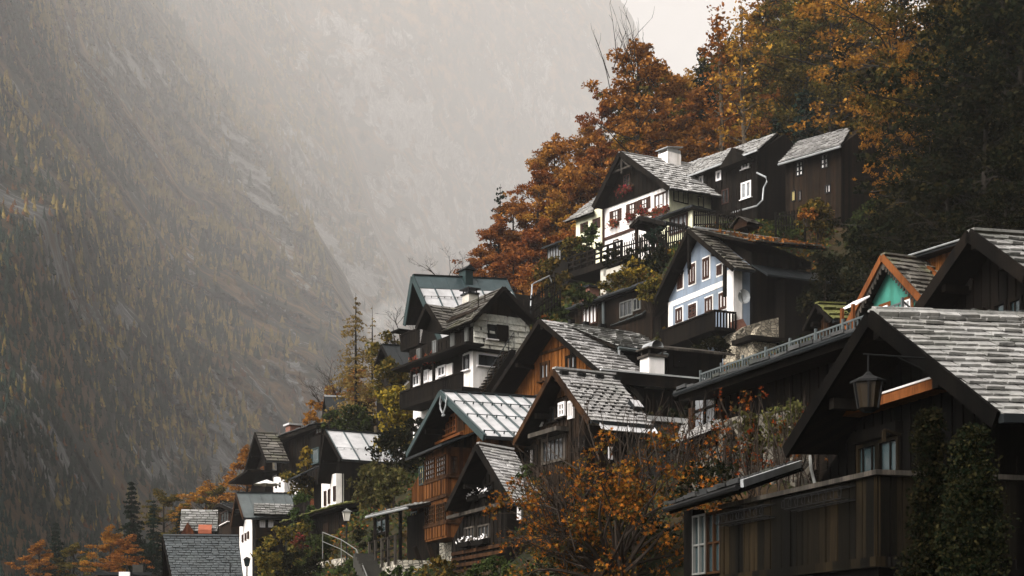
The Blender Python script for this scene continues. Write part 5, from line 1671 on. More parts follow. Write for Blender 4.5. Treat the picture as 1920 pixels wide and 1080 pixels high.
MB().beam(E0 + Vector((0, -.03, .02)), RR0 + Vector((0, -.03, .02)), .05, .12).build('verge_board', 'zinc', H.o)
MB().tube([E0 + Vector((-.06, 0, -.04)), E1 + Vector((-.06, 0, -.04))], .05, 6).build('gutter', 'black_paint', H.o)
q = H.G(1522, 885, -.4)
MB().tube([H.G(1519, 855, -.2), H.G(1521, 880, -.3), H.G(1528, 908, -.5)], .03, 6).build('downpipe', 'grey_paint', H.o)
H.reg((0, 0), (0, W), (6, 0))
GROUND.append((at(1300, 1150, 22).x, 22, -.2))

# street lantern in front of the gable
def street_lamp(px, py_top, py_bot, Y, pole_bot, label, glass, w=1.0, parent=None, pole_r=.045):
    t, b = at(px, py_top, Y), at(px, py_bot, Y)
    hgt = t.z - b.z
    zbase = pole_bot
    o = empty('street_lamp', (t.x, Y, zbase), .3, label, 'street lamp')
    z0 = b.z - zbase
    MB().tube([(0, 0, 0), (0, 0, .5), (0, 0, z0)], [pole_r * 1.8, pole_r, pole_r * .9], 8).build('pole', 'black_paint', o)
    hd = MB()
    r0, r1 = hgt * .22 * w, hgt * .36 * w
    zb_, zt_ = z0 + .05 * hgt, z0 + .72 * hgt
    for i in range(4):
        t0 = math.pi / 4 + i * math.pi / 2
        hd.beam((r0 * math.cos(t0), r0 * math.sin(t0), zb_), (r1 * math.cos(t0), r1 * math.sin(t0), zt_), hgt * .03, hgt * .03)
    hd.tube([(0, 0, z0), (0, 0, zb_)], [r0 * .6, r0 * 1.05], 8)
    hd.build('lantern_frame', 'black_paint', o)
    g = MB()
    s2 = 1 / math.sqrt(2)
    a0, a1 = r0 * s2 * .98, r1 * s2 * .98
    g.hexa([(-a0, -a0, zb_), (a0, -a0, zb_), (a0, a0, zb_), (-a0, a0, zb_), (-a1, -a1, zt_), (a1, -a1, zt_), (a1, a1, zt_), (-a1, a1, zt_)])
    g.build('lamp_glass', glass, o)
    c = MB(); e = r1 * s2 * 1.28
    c.hexa([(-e, -e, zt_), (e, -e, zt_), (e, e, zt_), (-e, e, zt_), (-e * .25, -e * .25, zt_ + hgt * .2), (e * .25, -e * .25, zt_ + hgt * .2), (e * .25, e * .25, zt_ + hgt * .2), (-e * .25, e * .25, zt_ + hgt * .2)])
    c.tube([(0, 0, zt_ + hgt * .2), (0, 0, zt_ + hgt * .29)], [e * .2, e * .08], 6)
    c.build('lamp_cap', 'black_paint' if glass != 'lamp_glass' else 'grey_paint', o)
    return o
def wall_lantern():
    xL = -1.9
    t, b = T.G(1628, 700, xL), T.G(1628, 770, xL)
    hgt = t.z - b.z
    o = empty('wall_lantern', T.world(xL, t.y, b.z), T.th, 'old black lantern with amber panes hanging before the gable of the foreground house', 'lantern')
    r0, r1 = hgt * .30, hgt * .42
    zb_, zt_ = .06 * hgt, .74 * hgt
    f = MB()
    for i in range(6):
        t0 = i * math.pi / 3
        f.beam((r0 * math.cos(t0), r0 * math.sin(t0), zb_), (r1 * math.cos(t0), r1 * math.sin(t0), zt_), .025, .025)
    f.tube([(0, 0, -.04 * hgt), (0, 0, zb_)], [r0 * .5, r0 * 1.02], 6)
    f.build('lantern_frame', 'black_paint', o)
    g = MB(); g.tube([(0, 0, zb_), (0, 0, zt_)], [r0 * .95, r1 * .95], 6); g.build('lamp_glass', 'amber_glass', o)
    c = MB(); c.tube([(0, 0, zt_), (0, 0, zt_ + .03), (0, 0, zt_ + hgt * .2), (0, 0, zt_ + hgt * .3)], [r1 * 1.16, r1 * 1.16, r1 * .34, r1 * .12], 6); c.build('lamp_cap', 'black_paint', o)
    zc = zt_ + hgt * .3
    m = MB(); m.tube([(0, 0, zc), (0, 0, zc + .25)], .014, 5)
    m.tube([(-.08, 0, zc + .25), (1.9, 0, zc + .25)], .013, 6)
    m.tube([(1.88, 0, zc - .35), (1.2, 0, zc - .02), (.5, 0, zc + .23)], .010, 6)
    m.build('bracket', 'black_paint', o)
wall_lantern()
q = at(650, 1080, 70)
street_lamp(650, 953, 978, 70, q.z - 1, 'black street lamp with white lantern beside the dark barn and ivy', 'lamp_glass', 1.1)
street_lamp(463, 1043, 1062, 80, at(463, 1080, 80).z - 2, 'small dark street lamp in front of the white wall beside the charcoal roof', 'green_glass', 1.1)

# ================================================================== X: veranda house by the stairs
H = House('veranda_house', 'dark open veranda with lean-to slate roof at the left side of the orange bay house', 'veranda', (765, 1000), 60, 21, 1050)
e0, e1 = H.G(766, 950, -.5), H.G(688, 968, -.5)
r0, r1 = H.G(772, 936, 1.2), H.G(735, 942, 1.2)
cm, n, P, _, _ = slope_cover(e0, e1, Vector((1.5, e1.y - .5, e1.z + .55)), Vector((1.5, e0.y, e0.z + .45)), 'tile', .3, .2); cm.build('roof', 'slate_mid', H.o)
deck(e0, e1, Vector((1.5, e1.y - .5, e1.z + .55)), Vector((1.5, e0.y, e0.z + .45)), .1).build('roof_deck', 'black_wood', H.o)
MB().tube([e0 + Vector((-.05, 0, -.05)), e1 + Vector((-.05, 0, -.05))], .05, 6).build('gutter', 'zinc', H.o)
yl = e1.y - .3
H.solid(1.2, 3, 0, yl, -3, e1.z, 'black_wood')
H.win('G', (706, 975), (728, 998), 1.2, 2, 1, 'black_wood', 'green_glass')
H.solid(-.4, 1.2, .05, yl - .2, -3, 0, 'pale_rubble', 'stone_base')
m = MB()
for y in (.1, yl * .5, yl - .2):
    m.box(-.35, -.23, y - .06, y + .06, .0, e1.z - .1)
m.build('post', 'black_wood', H.o)
H.reg((0, 0), (0, yl))
Hf = H
f = empty('balustrade', H.world(-.5, 0, 0), H.th, 'open black wooden balustrade of the veranda beside the orange bay house', 'balustrade')
m = MB()
for z in (.15, .5, .95):
    m.box(-.03, .03, .1, yl - .1, z - .035, z + .035)
m.build('rail', 'black_wood', f)
m = MB()
for i in range(5):
    y = .1 + (yl - .2) * i / 4; m.box(-.05, .05, y - .05, y + .05, -.2, 1.0)
m.build('post', 'grey_wood', f)

# steel handrails of the village stair
def handrail(pts, label, posts=True, r=.026, mat='grey_paint', ph=1.0):
    w_ = [at(*p) for p in pts]
    o = empty('handrail', w_[-1] - Vector((0, 0, ph)), 0, label, 'handrail')
    loc_ = [q - o.location for q in w_]
    MB().tube(loc_, r, 6).build('top_rail', mat, o)
    MB().tube([q - Vector((0, 0, .45)) for q in loc_], r * .8, 6).build('lower_rail', mat, o)
    for q in loc_:
        MB().tube([q, q - Vector((0, 0, ph + .3))], r * .9, 6).build('post', mat, o)
    for q in w_:
        GROUND.append((q.x, q.y, q.z - ph - .1))
    return o
handrail([(605, 998, 73), (640, 1012, 70), (668, 1030, 66), (677, 1052, 63), (690, 1085, 58)], 'curving galvanised handrail down the village stair below the street lamp')
st = empty('village_stair', at(712, 1092, 60), .3, 'dark stone stair climbing beside the galvanised handrail', 'stairs')
for k in range(9):
    MB().box(-.4, .4, k * .38, k * .38 + .42, k * .17 - .6, k * .17 + .0).build('step', 'dark_stone', st)
# pale rubble retaining wall pieces
H = House('terrace_wall', 'pale rubble terrace wall half covered in hedge below the dark barn', 'stone wall', (640, 1060), 72, 24, 1075)
MB().box(0, .6, -.2, H.G(560, 1060).y, -3, H.G(610, 1052).z).build('masonry', 'pale_rubble', H.o)
H.reg((.3, 0), (.3, 4))

# ================================================================== things on the upper terraces
# small glazed shed
H = House('glazed_shed', 'small dark shed with a row of panes left of the white chalet', 'shed', (1057, 500), 112, 36, 522)
a, b = H.G(1056, 453, -.4), H.G(1019, 472, -.4)
MB().hexa([(-.5, a.y - .2, a.z), (-.5, b.y + .2, a.z), (3, b.y + .2, a.z + .9), (3, a.y - .2, a.z + .9), (-.5, a.y - .2, a.z + .12), (-.5, b.y + .2, a.z + .12), (3, b.y + .2, a.z + 1.0), (3, a.y - .2, a.z + 1.0)]).build('roof', 'dark_metal', H.o)
H.solid(0, 2.5, a.y, b.y, -3, a.z + .02, 'black_wood')
H.win('G', (1027, 466), (1053, 488), 0, 5, 1, 'grey_wood', 'sky_glass', fw=.08, mull=.07)
H.reg((0, 0), (0, b.y))
# timber deck with railing
H = House('timber_deck', 'dark timber terrace deck on one concrete pillar in front of the white chalet', 'deck', (1165, 500), 103, 37, 528)
yb = H.G(1065, 500, 0).y
zt = H.G(1120, 493).z
H.solid(0, 4, 0, yb, zt - .45, zt, 'black_wood', 'platform')
MB().box(.2, .9, H.G(1127, 520).y - .3, H.G(1127, 520).y + .3, -3, zt - .453).build('pillar', 'concrete', H.o)
MB().box(.2, .8, .1, H.G(1127, 520).y, zt - 1.0, zt - .6).build('beam', 'concrete', H.o)
for z in (.3, .65, 1.0):
    MB().box(-.03, .05, 0, yb, zt + z - .06, zt + z + .06).build('rail', 'black_wood', H.o)
m = MB()
for i in range(9):
    y = yb * i / 8; m.box(-.05, .1, y - .06, y + .06, zt, zt + 1.06)
m.build('post', 'black_wood', H.o)
H.reg((4, 0), (4, yb), (1, yb))
GROUND.append((H.world(.5, 2, 0).x, H.world(.5, 2, 0).y, H.P.z - .2))
# fences
def fence(p0, p1, label, py=1.0, h=1.0, step=.22, name='picket_fence', mat='black_wood', cat='fence'):
    a, b = at(*p0), at(*p1)
    d = b - a
    o = empty(name, a, 0, label, cat)
    L_ = math.hypot(d.x, d.y); k = max(2, int(L_ / step))
    m = MB()
    for i in range(k + 1):
        q = d * (i / k); m.box(q.x - .04, q.x + .04, q.y - .02, q.y + .02, q.z, q.z + h)
    m.build('slat', mat, o)
    m = MB()
    for z in (.25, .8):
        m.beam(Vector((0, .03, z * h)), d + Vector((0, .03, z * h)), .05, .08)
    m.build('rail', mat, o)
    m = MB(); k2 = max(1, int(L_ / 2.2))
    for i in range(k2 + 1):
        q = d * (i / k2); m.box(q.x - .06, q.x + .06, q.y + .03, q.y + .13, q.z - 1.0, q.z + h + .05)
    m.build('post', mat, o)
    for t in (0, .5, 1):
        q = a + d * t; GROUND.append((q.x, q.y, q.z - .1))
    return o
fence((1155, 494, 104), (1248, 469, 100), 'dark picket fence climbing from the deck to the gate under the white chalet', h=1.3)
fence((1250, 467, 97), (1283, 459, 95), 'black picket fence on the pale wall right above the blue house gable', h=1.4)
fence((1302, 429, 96), (1390, 427, 92), 'dark picket fence behind the roof ridge of the blue house, left of the bird house', h=1.1)
fence((1455, 433, 90), (1510, 427, 88), 'dark picket fence right of the bird house below the timber cottage', h=1.1)
fence((992, 590, 84), (1040, 553, 92), 'weathered rail fence on the slope below the glazed shed', h=1.0, step=.8, name='rail_fence')
fence((1000, 606, 83), (1050, 570, 90), 'lower weathered rail fence above the orange gable house', h=.9, step=.8, name='rail_fence')
a, b, c_ = at(995, 548, 86), at(998, 528, 86), at(1036, 519, 92)
o = empty('pipe_rail', a, 0, 'bent white pipe handrail on the slope left of the gardens', 'handrail')
MB().tube([Vector((0, 0, -.8)), b - a - Vector((0, 0, .15)), b - a + Vector((.15, .3, 0)), c_ - a - Vector((.2, .2, 0)), c_ - a + Vector((0, 0, -.4))], .045, 6).build('pipe', 'zinc', o)
MB().tube([Vector((0, 0, -.8)), Vector((0, 0, -1.6))], .07, 6).build('foot', 'dark_metal', o)
GROUND.append((a.x, a.y, a.z - 1.4))
# gate with its own little roof
H = House('gate_porch', 'small roofed garden gate with wreath in front of the white chalet', 'gate', (1236, 440), 104, 37, 462)
ro = gable_roof(H, (1199, 407), (1246, 418), (1181, 425), None, xfar=2.2, of=.5, kind='tile', cover='slate_dark', tw=.4, th=.4, barge='black_wood', bw=.25)
m = MB(); yr = H.G(1192, 440).y
m.box(0, .18, yr - .1, yr + .1, -1, H.zroof(yr) - .1); m.box(0, .18, .1, .3, -1, H.zroof(.2) - .1); m.box(1.6, 1.78, yr - .1, yr + .1, -1, H.zroof(yr) - .1)
m.build('post', 'brown_wood', H.o)
yq = H.G(1188, 440).y
m = MB()
for i in range(5):
    y = yr - .3 - i * .25; m.box(.05, .1, y - .03, y + .03, 0, 1.3)
m.build('gate_leaf', 'grey_wood', H.o)
H.reg((0, 0), (0, yr))
# bird house
H = House('bird_house', 'wooden bird house with pitched shingle roof on a post behind the blue house ridge', 'bird house', (1425, 420), 88, 36, 446)
q = H.Sd(1413, 405, 0)
a, b = H.Sd(1398, 415), H.Sd(1428, 415)
ztop = H.Sd(1403, 402).z; ze = H.Sd(1410, 415).z; zb_ = H.Sd(1410, 425).z
x0, x1 = a.x, b.x
MB().box((x0 + x1) / 2 - .12, (x0 + x1) / 2 + .12, .5, .74, -1.5, zb_).build('post', 'dark_wood', H.o)
MB().prism([(x0 + .15, .05, zb_), (x0 + .15, 1.15, zb_), (x0 + .15, 1.15, ze), (x0 + .15, .6, ztop - .06), (x0 + .15, .05, ze)], (x1 - x0 - .3, 0, 0)).build('box', 'brown_wood', H.o)
for s_ in (0, 1):
    ye = -.15 if s_ == 0 else 1.35
    cm, _, _, _, _ = slope_cover((x0, ye, ze - .15), (x1, ye, ze - .15), (x1, .6, ztop), (x0, .6, ztop), 'tile', .2, .15); cm.build('roof', 'slate_brown', H.o)
    deck((x0, ye, ze - .15), (x1, ye, ze - .15), (x1, .6, ztop), (x0, .6, ztop), .05).build('roof_deck', 'dark_wood', H.o)
H.reg((0, 0))
# white parasol on the left terrace
q = at(500.5, 907, 108)
o = empty('parasol', q - Vector((0, 0, 2.3)), 0, 'closed-looking small white parasol below the black gabled house at far left', 'parasol')
o['label'] = 'small white parasol on the terrace below the black gabled house at the left'
vs = [(0, 0, 2.6)] + [(1.0 * math.cos(t), 1.0 * math.sin(t), 2.25 - .04 * (i % 2)) for i, t in enumerate(np.linspace(0, 2 * math.pi, 17)[:-1])] + [(0, 0, 2.5)]
MB().add(vs, [(0, 1 + i, 1 + (i + 1) % 16) for i in range(16)] + [(17, 1 + (i + 1) % 16, 1 + i) for i in range(16)]).build('canopy', 'parasol_cloth', o)
MB().tube([(0, 0, 0), (0, 0, 2.5)], .03, 6).build('pole', 'grey_wood', o)
# shelf of windows below the balcony of the blue house (garden shed with lattice)
H = House('garden_lattice', 'low garden shed with pale blue lattice windows under the blue house balcony', 'shed', (1300, 690), 66, 24, 720)
a, b = H.Sd(1254, 664), H.Sd(1300, 664)
H.solid(a.x - .1, b.x + 1.5, 0, 2, -2, a.z + .2, 'black_wood')
H.win('S', (1262, 666), (1284, 690), 0, 3, 3, 'black_wood', 'blue_plaster', fw=.12, mull=.14)
MB().hexa([(a.x - .5, -.4, a.z + .1), (b.x + 1.9, -.4, a.z + .1), (b.x + 1.9, 2.3, a.z + .8), (a.x - .5, 2.3, a.z + .8), (a.x - .5, -.4, a.z + .2), (b.x + 1.9, -.4, a.z + .2), (b.x + 1.9, 2.3, a.z + .9), (a.x - .5, 2.3, a.z + .9)]).build('roof', 'grey_wood', H.o)
H.reg((0, 0))
# ================================================================== terrain
def rbf(pts, vals, q, smooth=0.0):
    """biharmonic (linear kernel) interpolation with an affine part"""
    pts = np.asarray(pts, float); vals = np.asarray(vals, float); q = np.asarray(q, float)
    n = len(pts)
    K = np.linalg.norm(pts[:, None] - pts[None], axis=2) - smooth * np.eye(n)
    A = np.zeros((n + 3, n + 3)); A[:n, :n] = K; A[:n, n] = 1; A[:n, n + 1:] = pts; A[n, :n] = 1; A[n + 1:, :n] = pts.T
    s_ = np.linalg.lstsq(A, np.r_[vals, 0, 0, 0], rcond=None)[0]
    out = np.empty(len(q))
    for i in range(0, len(q), 4000):
        qq = q[i:i + 4000]
        out[i:i + 4000] = np.linalg.norm(qq[:, None] - pts[None], axis=2) @ s_[:n] + s_[n] + qq @ s_[n + 1:]
    return out

def build_terrain():
    man = [(-60, 20, -2), (-30, 12, -2), (-10, 8, -1.5), (-3, 2, .1), (3, 3, .1), (0, 14, -1), (-14, 40, -1), (-40, 60, -1.5), (-60, 100, -1.5), (-90, 160, -1), (-60, 160, 2), (-40, 200, 4),
           (-36, 128, 2), (-48, 128, 0), (-30, 112, 1.5), (-20, 70, -.5), (-80, 230, 0), (12, 10, 2), (25, 10, 10), (20, 75, 20), (35, 75, 33), (26, 50, 18), (40, 40, 28), (60, 60, 55), (100, 60, 95), (150, 100, 150),
           (55, 110, 62), (80, 150, 100), (150, 200, 190), (60, 200, 80), (220, 280, 260), (10, 210, 38), (-20, 230, 20), (40, 260, 55), (120, 300, 140), (200, 60, 190), (60, 10, 50), (200, 10, 170),
           (-120, 10, -2), (-120, 320, -1), (-120, 150, -2), (-120, 220, -1.5), (-40, 320, 0), (10, 320, 30), (250, 320, 290), (250, 10, 200)]
    P = man + GROUND
    xy = {}
    for x, y, z in P:
        k = (round(x / 1.2), round(y / 1.2))
        if k not in xy or z < xy[k][2]:
            xy[k] = (x, y, z)
    P = np.array(list(xy.values()))
    xs = np.arange(-120, 251, 2.0); ys = np.arange(2, 321, 2.0)
    X, Y = np.meshgrid(xs, ys)
    q = np.stack([X.ravel(), Y.ravel()], 1)
    Z = rbf(P[:, :2], P[:, 2], q, 2.0)
    Z = np.array([z + .35 * noise.fractal(Vector((x * .15, y * .15, 0)), 1, 2, 4) for (x, y), z in zip(q, Z)])
    V = np.c_[q, Z]
    nx, ny = len(xs), len(ys)
    i = np.arange(nx * ny).reshape(ny, nx)
    Fq = np.stack([i[:-1, :-1], i[:-1, 1:], i[1:, 1:], i[1:, :-1]], -1).reshape(-1, 4)
    k = N('hill_ground')
    co_ = k.coord()
    a = k.noise(co_, .25, 6, .7)
    col = k.ramp(a, [(.3, (.008, .010, .005)), (.48, (.018, .019, .008)), (.58, (.032, .02, .009)), (.72, (.05, .024, .008))])
    k.bsdf(col, .95, 0, .1, bump=k.noise(co_, 2.5, 6, .7), bstr=.8, bdist=.3)
    o = link('hill', mesh_np('hill', V, Fq, 'hill_ground')); o['kind'] = 'structure'
    for p in o.data.polygons: p.use_smooth = True
    return (xs, ys, Z.reshape(ny, nx))

def zat(x, y):
    xs, ys, Z = TERR
    i = min(max((x - xs[0]) / 2.0, 0), len(xs) - 2.001); j = min(max((y - ys[0]) / 2.0, 0), len(ys) - 2.001)
    a, b = int(i), int(j); u, v = i - a, j - b
    return (Z[b, a] * (1 - u) + Z[b, a + 1] * u) * (1 - v) + (Z[b + 1, a] * (1 - u) + Z[b + 1, a + 1] * u) * v

# ================================================================== the mountain across the lake: three spurs, each farther
def m_mountain():
    k = N('mountain_rock')
    at_ = k.n('Attribute', attribute_name='rock')
    co_ = k.coord()
    n1 = k.noise(co_, .012, 8, .72)
    n2 = k.noise(co_, .007, 9, .72, (1.3, 1.3, .8))
    n3 = k.noise(co_, .045, 8, .78, (1.3, 1.3, .65))
    veg = k.ramp(n1, [(.38, (.006, .012, .008)), (.48, (.016, .020, .010)), (.55, (.11, .056, .018)), (.64, (.20, .115, .04))])
    rock = k.ramp(n3, [(.3, (.05, .052, .055)), (.5, (.19, .188, .18)), (.68, (.46, .45, .42))])
    f = k.math('ADD', at_.outputs['Fac'], k.math('MULTIPLY', k.math('SUBTRACT', n2, .5), 1.6))
    f = k.math('ADD', f, k.math('MULTIPLY', k.math('SUBTRACT', n3, .5), 1.0))
    fac = k.ramp(f, [(.38, (0, 0, 0)), (.58, (1, 1, 1))])
    ls = k.n('Attribute', attribute_name='vignette_lush')  # near slopes greener, with the lower-left vignette darkening put into the colour
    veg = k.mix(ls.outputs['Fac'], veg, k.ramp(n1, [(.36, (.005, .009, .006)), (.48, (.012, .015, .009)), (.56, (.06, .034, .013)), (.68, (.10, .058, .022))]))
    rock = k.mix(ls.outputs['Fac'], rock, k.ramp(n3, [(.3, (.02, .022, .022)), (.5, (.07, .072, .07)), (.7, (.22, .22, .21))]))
    k.bsdf(k.mix(fac, veg, rock), .95, 0, .1, bump=k.math('ADD', k.math('MULTIPLY', n3, 1.0), n1), bstr=.8, bdist=12)
m_mountain()

def spur(name, crest, left, ctrl, pyr, step, amp, blobs, seed, lab=None):
    py = np.arange(pyr[0], pyr[1] + .1, step)
    cx = np.interp(py, [c[1] for c in crest], [c[0] for c in crest])
    nu = int((cx.max() - left) / step)
    us = np.linspace(0, 1, nu)
    PX = left + (cx[:, None] - left) * us[None]
    # ragged crest
    PY = np.repeat(py[:, None], nu, 1)
    ctrl = np.array(ctrl, float); ctrl[:, 2] *= 1.33
    D = np.exp(rbf(ctrl[:, :2] / 100, np.log(ctrl[:, 2]), np.stack([PX.ravel(), PY.ravel()], 1) / 100, .05))
    PXf, PYf = PX.ravel(), PY.ravel()
    rock = np.zeros(len(D)); D2 = D.copy()
    off = Vector((seed * 13.7, seed * 5.1, 0))
    for i in range(len(D)):
        x, z = (PXf[i] - 960) / F * D[i], (HY - PYf[i]) / F * D[i]
        s = 1.0 / (D[i] * .11)
        s0 = 1 / ctrl[:, 2].mean() / .11
        v = Vector((x * s0 + z * s0 * .35, z * s0 * .33, D[i] * s0 * .3)) + off
        a = noise.ridged_multi_fractal(v, 1.0, 2.1, 5, 1.0, 2.0)
        b = noise.fractal(Vector((x * s0 * 3.2, z * s0 * 1.6, D[i] * s0)) + off, .9, 2.1, 6)
        c_ = noise.fractal(Vector((x * s0 * 11, z * s0 * 5, D[i] * s0 * 2)) + off, .8, 2.1, 4)
        hf = z * s0 * 1.5 + x * s0 * .5 + b * 1.1 + a * .4
        fr = hf - math.floor(hf)
        m_ = max(0, min(1, .5 + 1.6 * noise.noise(Vector((x * s0 * .8, z * s0 * .8, 9)) + off)))
        g = max(0, (fr - .6) / .4)
        D2[i] = D[i] * (1 - amp * (a - 1.1) - amp * .35 * b - amp * .10 * c_ + .035 * m_ * (g - fr))
        rock[i] = .10 + (.30 * m_ if fr < .5 else -.10) + .12 * c_ + .22 * noise.fractal(Vector((x * s0 * .9, z * s0 * 1.2, 3)) + off, .8, 2, 4)
    for (bx, by, rx, ry, ang, val) in blobs:
        c_, s_ = math.cos(R(ang)), math.sin(R(ang))
        dx, dy = PXf - bx, PYf - by
        u = (dx * c_ + dy * s_) / rx; v = (-dx * s_ + dy * c_) / ry
        rock += val * np.exp(-(u * u + v * v))
    V = np.stack([(PXf - 960) / F * D2, D2, CZ + (HY - PYf) / F * D2], 1)
    ny = len(py)
    # the far side of the crest falls away behind
    G_ = V.reshape(ny, nu, 3)
    back = []
    for k in range(1, 5):
        b = G_[:, -1].copy(); b[:, 1] *= 1 + .1 * k; b[:, 0] += b[:, 1] * .012 * k; b[:, 2] -= b[:, 1] * .03 * k * k * .4
        back.append(b)
    G2 = np.concatenate([G_] + [b[:, None] for b in back], 1)
    rk = np.concatenate([rock.reshape(ny, nu)] + [rock.reshape(ny, nu)[:, -1:]] * 4, 1)
    n2 = nu + 4
    i = np.arange(ny * n2).reshape(ny, n2)
    Fq = np.stack([i[:-1, :-1], i[1:, :-1], i[1:, 1:], i[:-1, 1:]], -1).reshape(-1, 4)
    me = mesh_np(name, G2.reshape(-1, 3), Fq, 'mountain_rock')
    lu = np.clip((2000 - G2[:, :, 1]) / 1300, 0, 1) ** .8; la = me.attributes.new('vignette_lush', 'FLOAT', 'POINT'); la.data.foreach_set('value', lu.ravel().astype(np.float32))
    at_ = me.attributes.new('rock', 'FLOAT', 'POINT'); at_.data.foreach_set('value', rk.ravel().astype(np.float32))
    me.polygons.foreach_set('use_smooth', np.ones(len(me.polygons), bool))
    o = link(name, me); o['kind'] = 'structure'
    return dict(px=PX, py=PY, G=G_, rock=rk[:, :nu])

def conifers(name, mat, sp, n, hpx, seed, wid=.16, dens=None, hmax=34):
    rng = np.random.default_rng(seed)
    ny, nu = sp['px'].shape
    V = []; Fq = []; cnt = 0
    G_ = sp['G']
    tries = 0
    b = 0
    while cnt < n and tries < n * 8:
        tries += 1
        j = rng.integers(0, ny - 1); i = int(rng.random() * (nu - 1))
        px, py = sp['px'][j, i], sp['py'][j, i]
        if px < -60 or px > 1250 or py > 1160: continue
        p = G_[j, i] + (G_[j + 1, i] - G_[j, i]) * rng.random() + (G_[j, i + 1] - G_[j, i]) * rng.random()
        if rng.random() < (sp['rock'][j, i] - .12) * 1.6: continue
        if dens is not None and rng.random() > dens(px, py, p): continue
        cnt += 1
        h = min(hmax, (hpx[0] + (hpx[1] - hpx[0]) * rng.random()) * p[1] / F)
        lean = rng.normal(size=2) * .02
        w_ = h * wid * (.55 + .9 * rng.random())
        m = 8
        for (z0, z1, r) in ((-.08, .4, 1.0), (.16, .62, .8), (.38, .82, .58), (.6, 1.0, .36)):
            ang = np.arange(m) * 2 * np.pi / m + rng.random() * 6
            rr = w_ * r * (.45 + .5 * rng.random(m)) * np.where(np.arange(m) % 2, 1.25, .7)
            ring = np.stack([p[0] + rr * np.cos(ang) + lean[0] * h * z0, p[1] + rr * np.sin(ang), p[2] + h * (z0 + .06 * rng.normal(size=m))], 1)
            V.append(ring); V.append([[p[0] + lean[0] * h, p[1] + lean[1] * h, p[2] + h * z1]])
            a = b + np.arange(m)
            Fq.append(np.stack([a, b + (np.arange(m) + 1) % m, np.full(m, b + m)], 1))
            b += m + 1
    o = link(name, mesh_np(name, np.concatenate(V), np.concatenate(Fq), mat))
    o['kind'] = 'stuff'
    return o

for nm, cs in (('far_larch', [(.055, .045, .017), (.115, .080, .026), (.19, .12, .038), (.075, .062, .022)]), ('far_spruce', [(.005, .011, .0085), (.009, .018, .013), (.014, .024, .016)]),
               ('far_broadleaf', [(.07, .036, .012), (.13, .06, .02), (.08, .055, .02)])):
    m_leaf(nm, cs, trans=.15)

C1 = [(200, -80), (312, 0), (350, 65), (415, 170), (465, 225), (500, 285), (525, 335), (580, 410), (622, 530), (655, 640), (700, 760), (760, 900), (800, 1180)]
K1 = [(-100, 1180, 125), (0, 1080, 145), (150, 1080, 200), (300, 1080, 330), (450, 900, 680), (600, 700, 1050), (0, 800, 185), (200, 800, 430), (320, 850, 620), (0, 500, 330), (100, 400, 480), (0, 200, 680), (0, 0, 900), (312, 0, 3100), (350, 350, 1850), (250, 550, 850), (600, 530, 1800), (450, 230, 3000), (650, 1000, 900), (-350, 600, 380), (-350, 0, 700), (150, 100, 1600), (450, 650, 950), (200, 300, 1200)]
B1 = [(270, 130, 95, 32, 8, .75), (190, 95, 40, 16, 20, .35), (225, 590, 26, 30, -50, .6), (305, 870, 40, 45, 30, .5), (455, 300, 22, 120, -28, .7), (520, 420, 20, 110, -25, .5), (60, 690, 14, 60, -25, .3), (130, 850, 16, 120, -30, .3),
      (350, 490, 18, 30, 0, .35), (420, 850, 26, 70, 0, .45), (560, 700, 18, 60, -15, .3), (40, 160, 30, 12, 20, .4), (80, 330, 60, 20, 30, .2)]
S1 = spur('mountain', C1, -380, K1, (-90, 1190), 4, .09, B1, 1)
C2 = [(470, -90), (530, -20), (575, 60), (603, 125), (640, 260), (690, 400), (715, 480), (760, 600), (800, 700), (860, 900), (900, 1150)]
K2 = [(150, -80, 3400), (350, 0, 3500), (540, 0, 4500), (600, 150, 4400), (650, 400, 3900), (700, 500, 3400), (760, 640, 2900), (500, 250, 3400), (620, 530, 2800), (850, 1000, 1800), (600, 1100, 1500), (400, 900, 1700), (300, 400, 3000)]
B2 = [(560, 260, 30, 110, -25, .4), (620, 480, 24, 100, -25, .5), (540, 90, 25, 60, -30, .3), (690, 560, 30, 60, -20, .4), (480, 100, 30, 40, 0, .2)]
S2 = spur('mountain_spur', C2, 120, K2, (-90, 1150), 6, .05, B2, 2)
C3 = [(1120, -90), (1150, -8), (1170, 8), (1186, 32), (1196, 62), (1215, 110), (1240, 200), (1290, 400), (1340, 700), (1380, 1150)]
K3 = [(350, -90, 4800), (560, 0, 4900), (650, 300, 4500), (720, 500, 4000), (900, 0, 5200), (1150, 0, 5800), (700, 500, 4100), (900, 450, 5400), (800, 700, 3900), (1180, 400, 5600), (1300, 1000, 5600), (700, 1100, 3000)]
B3 = [(720, 200, 60, 120, -25, .35), (850, 350, 60, 150, -20, .3), (650, 60, 40, 50, -20, .3), (780, 480, 40, 60, -20, .3), (1000, 200, 80, 150, -10, .3)]
S3 = spur('mountain_ridge', C3, 320, K3, (-90, 1150), 7, .04, B3, 3)

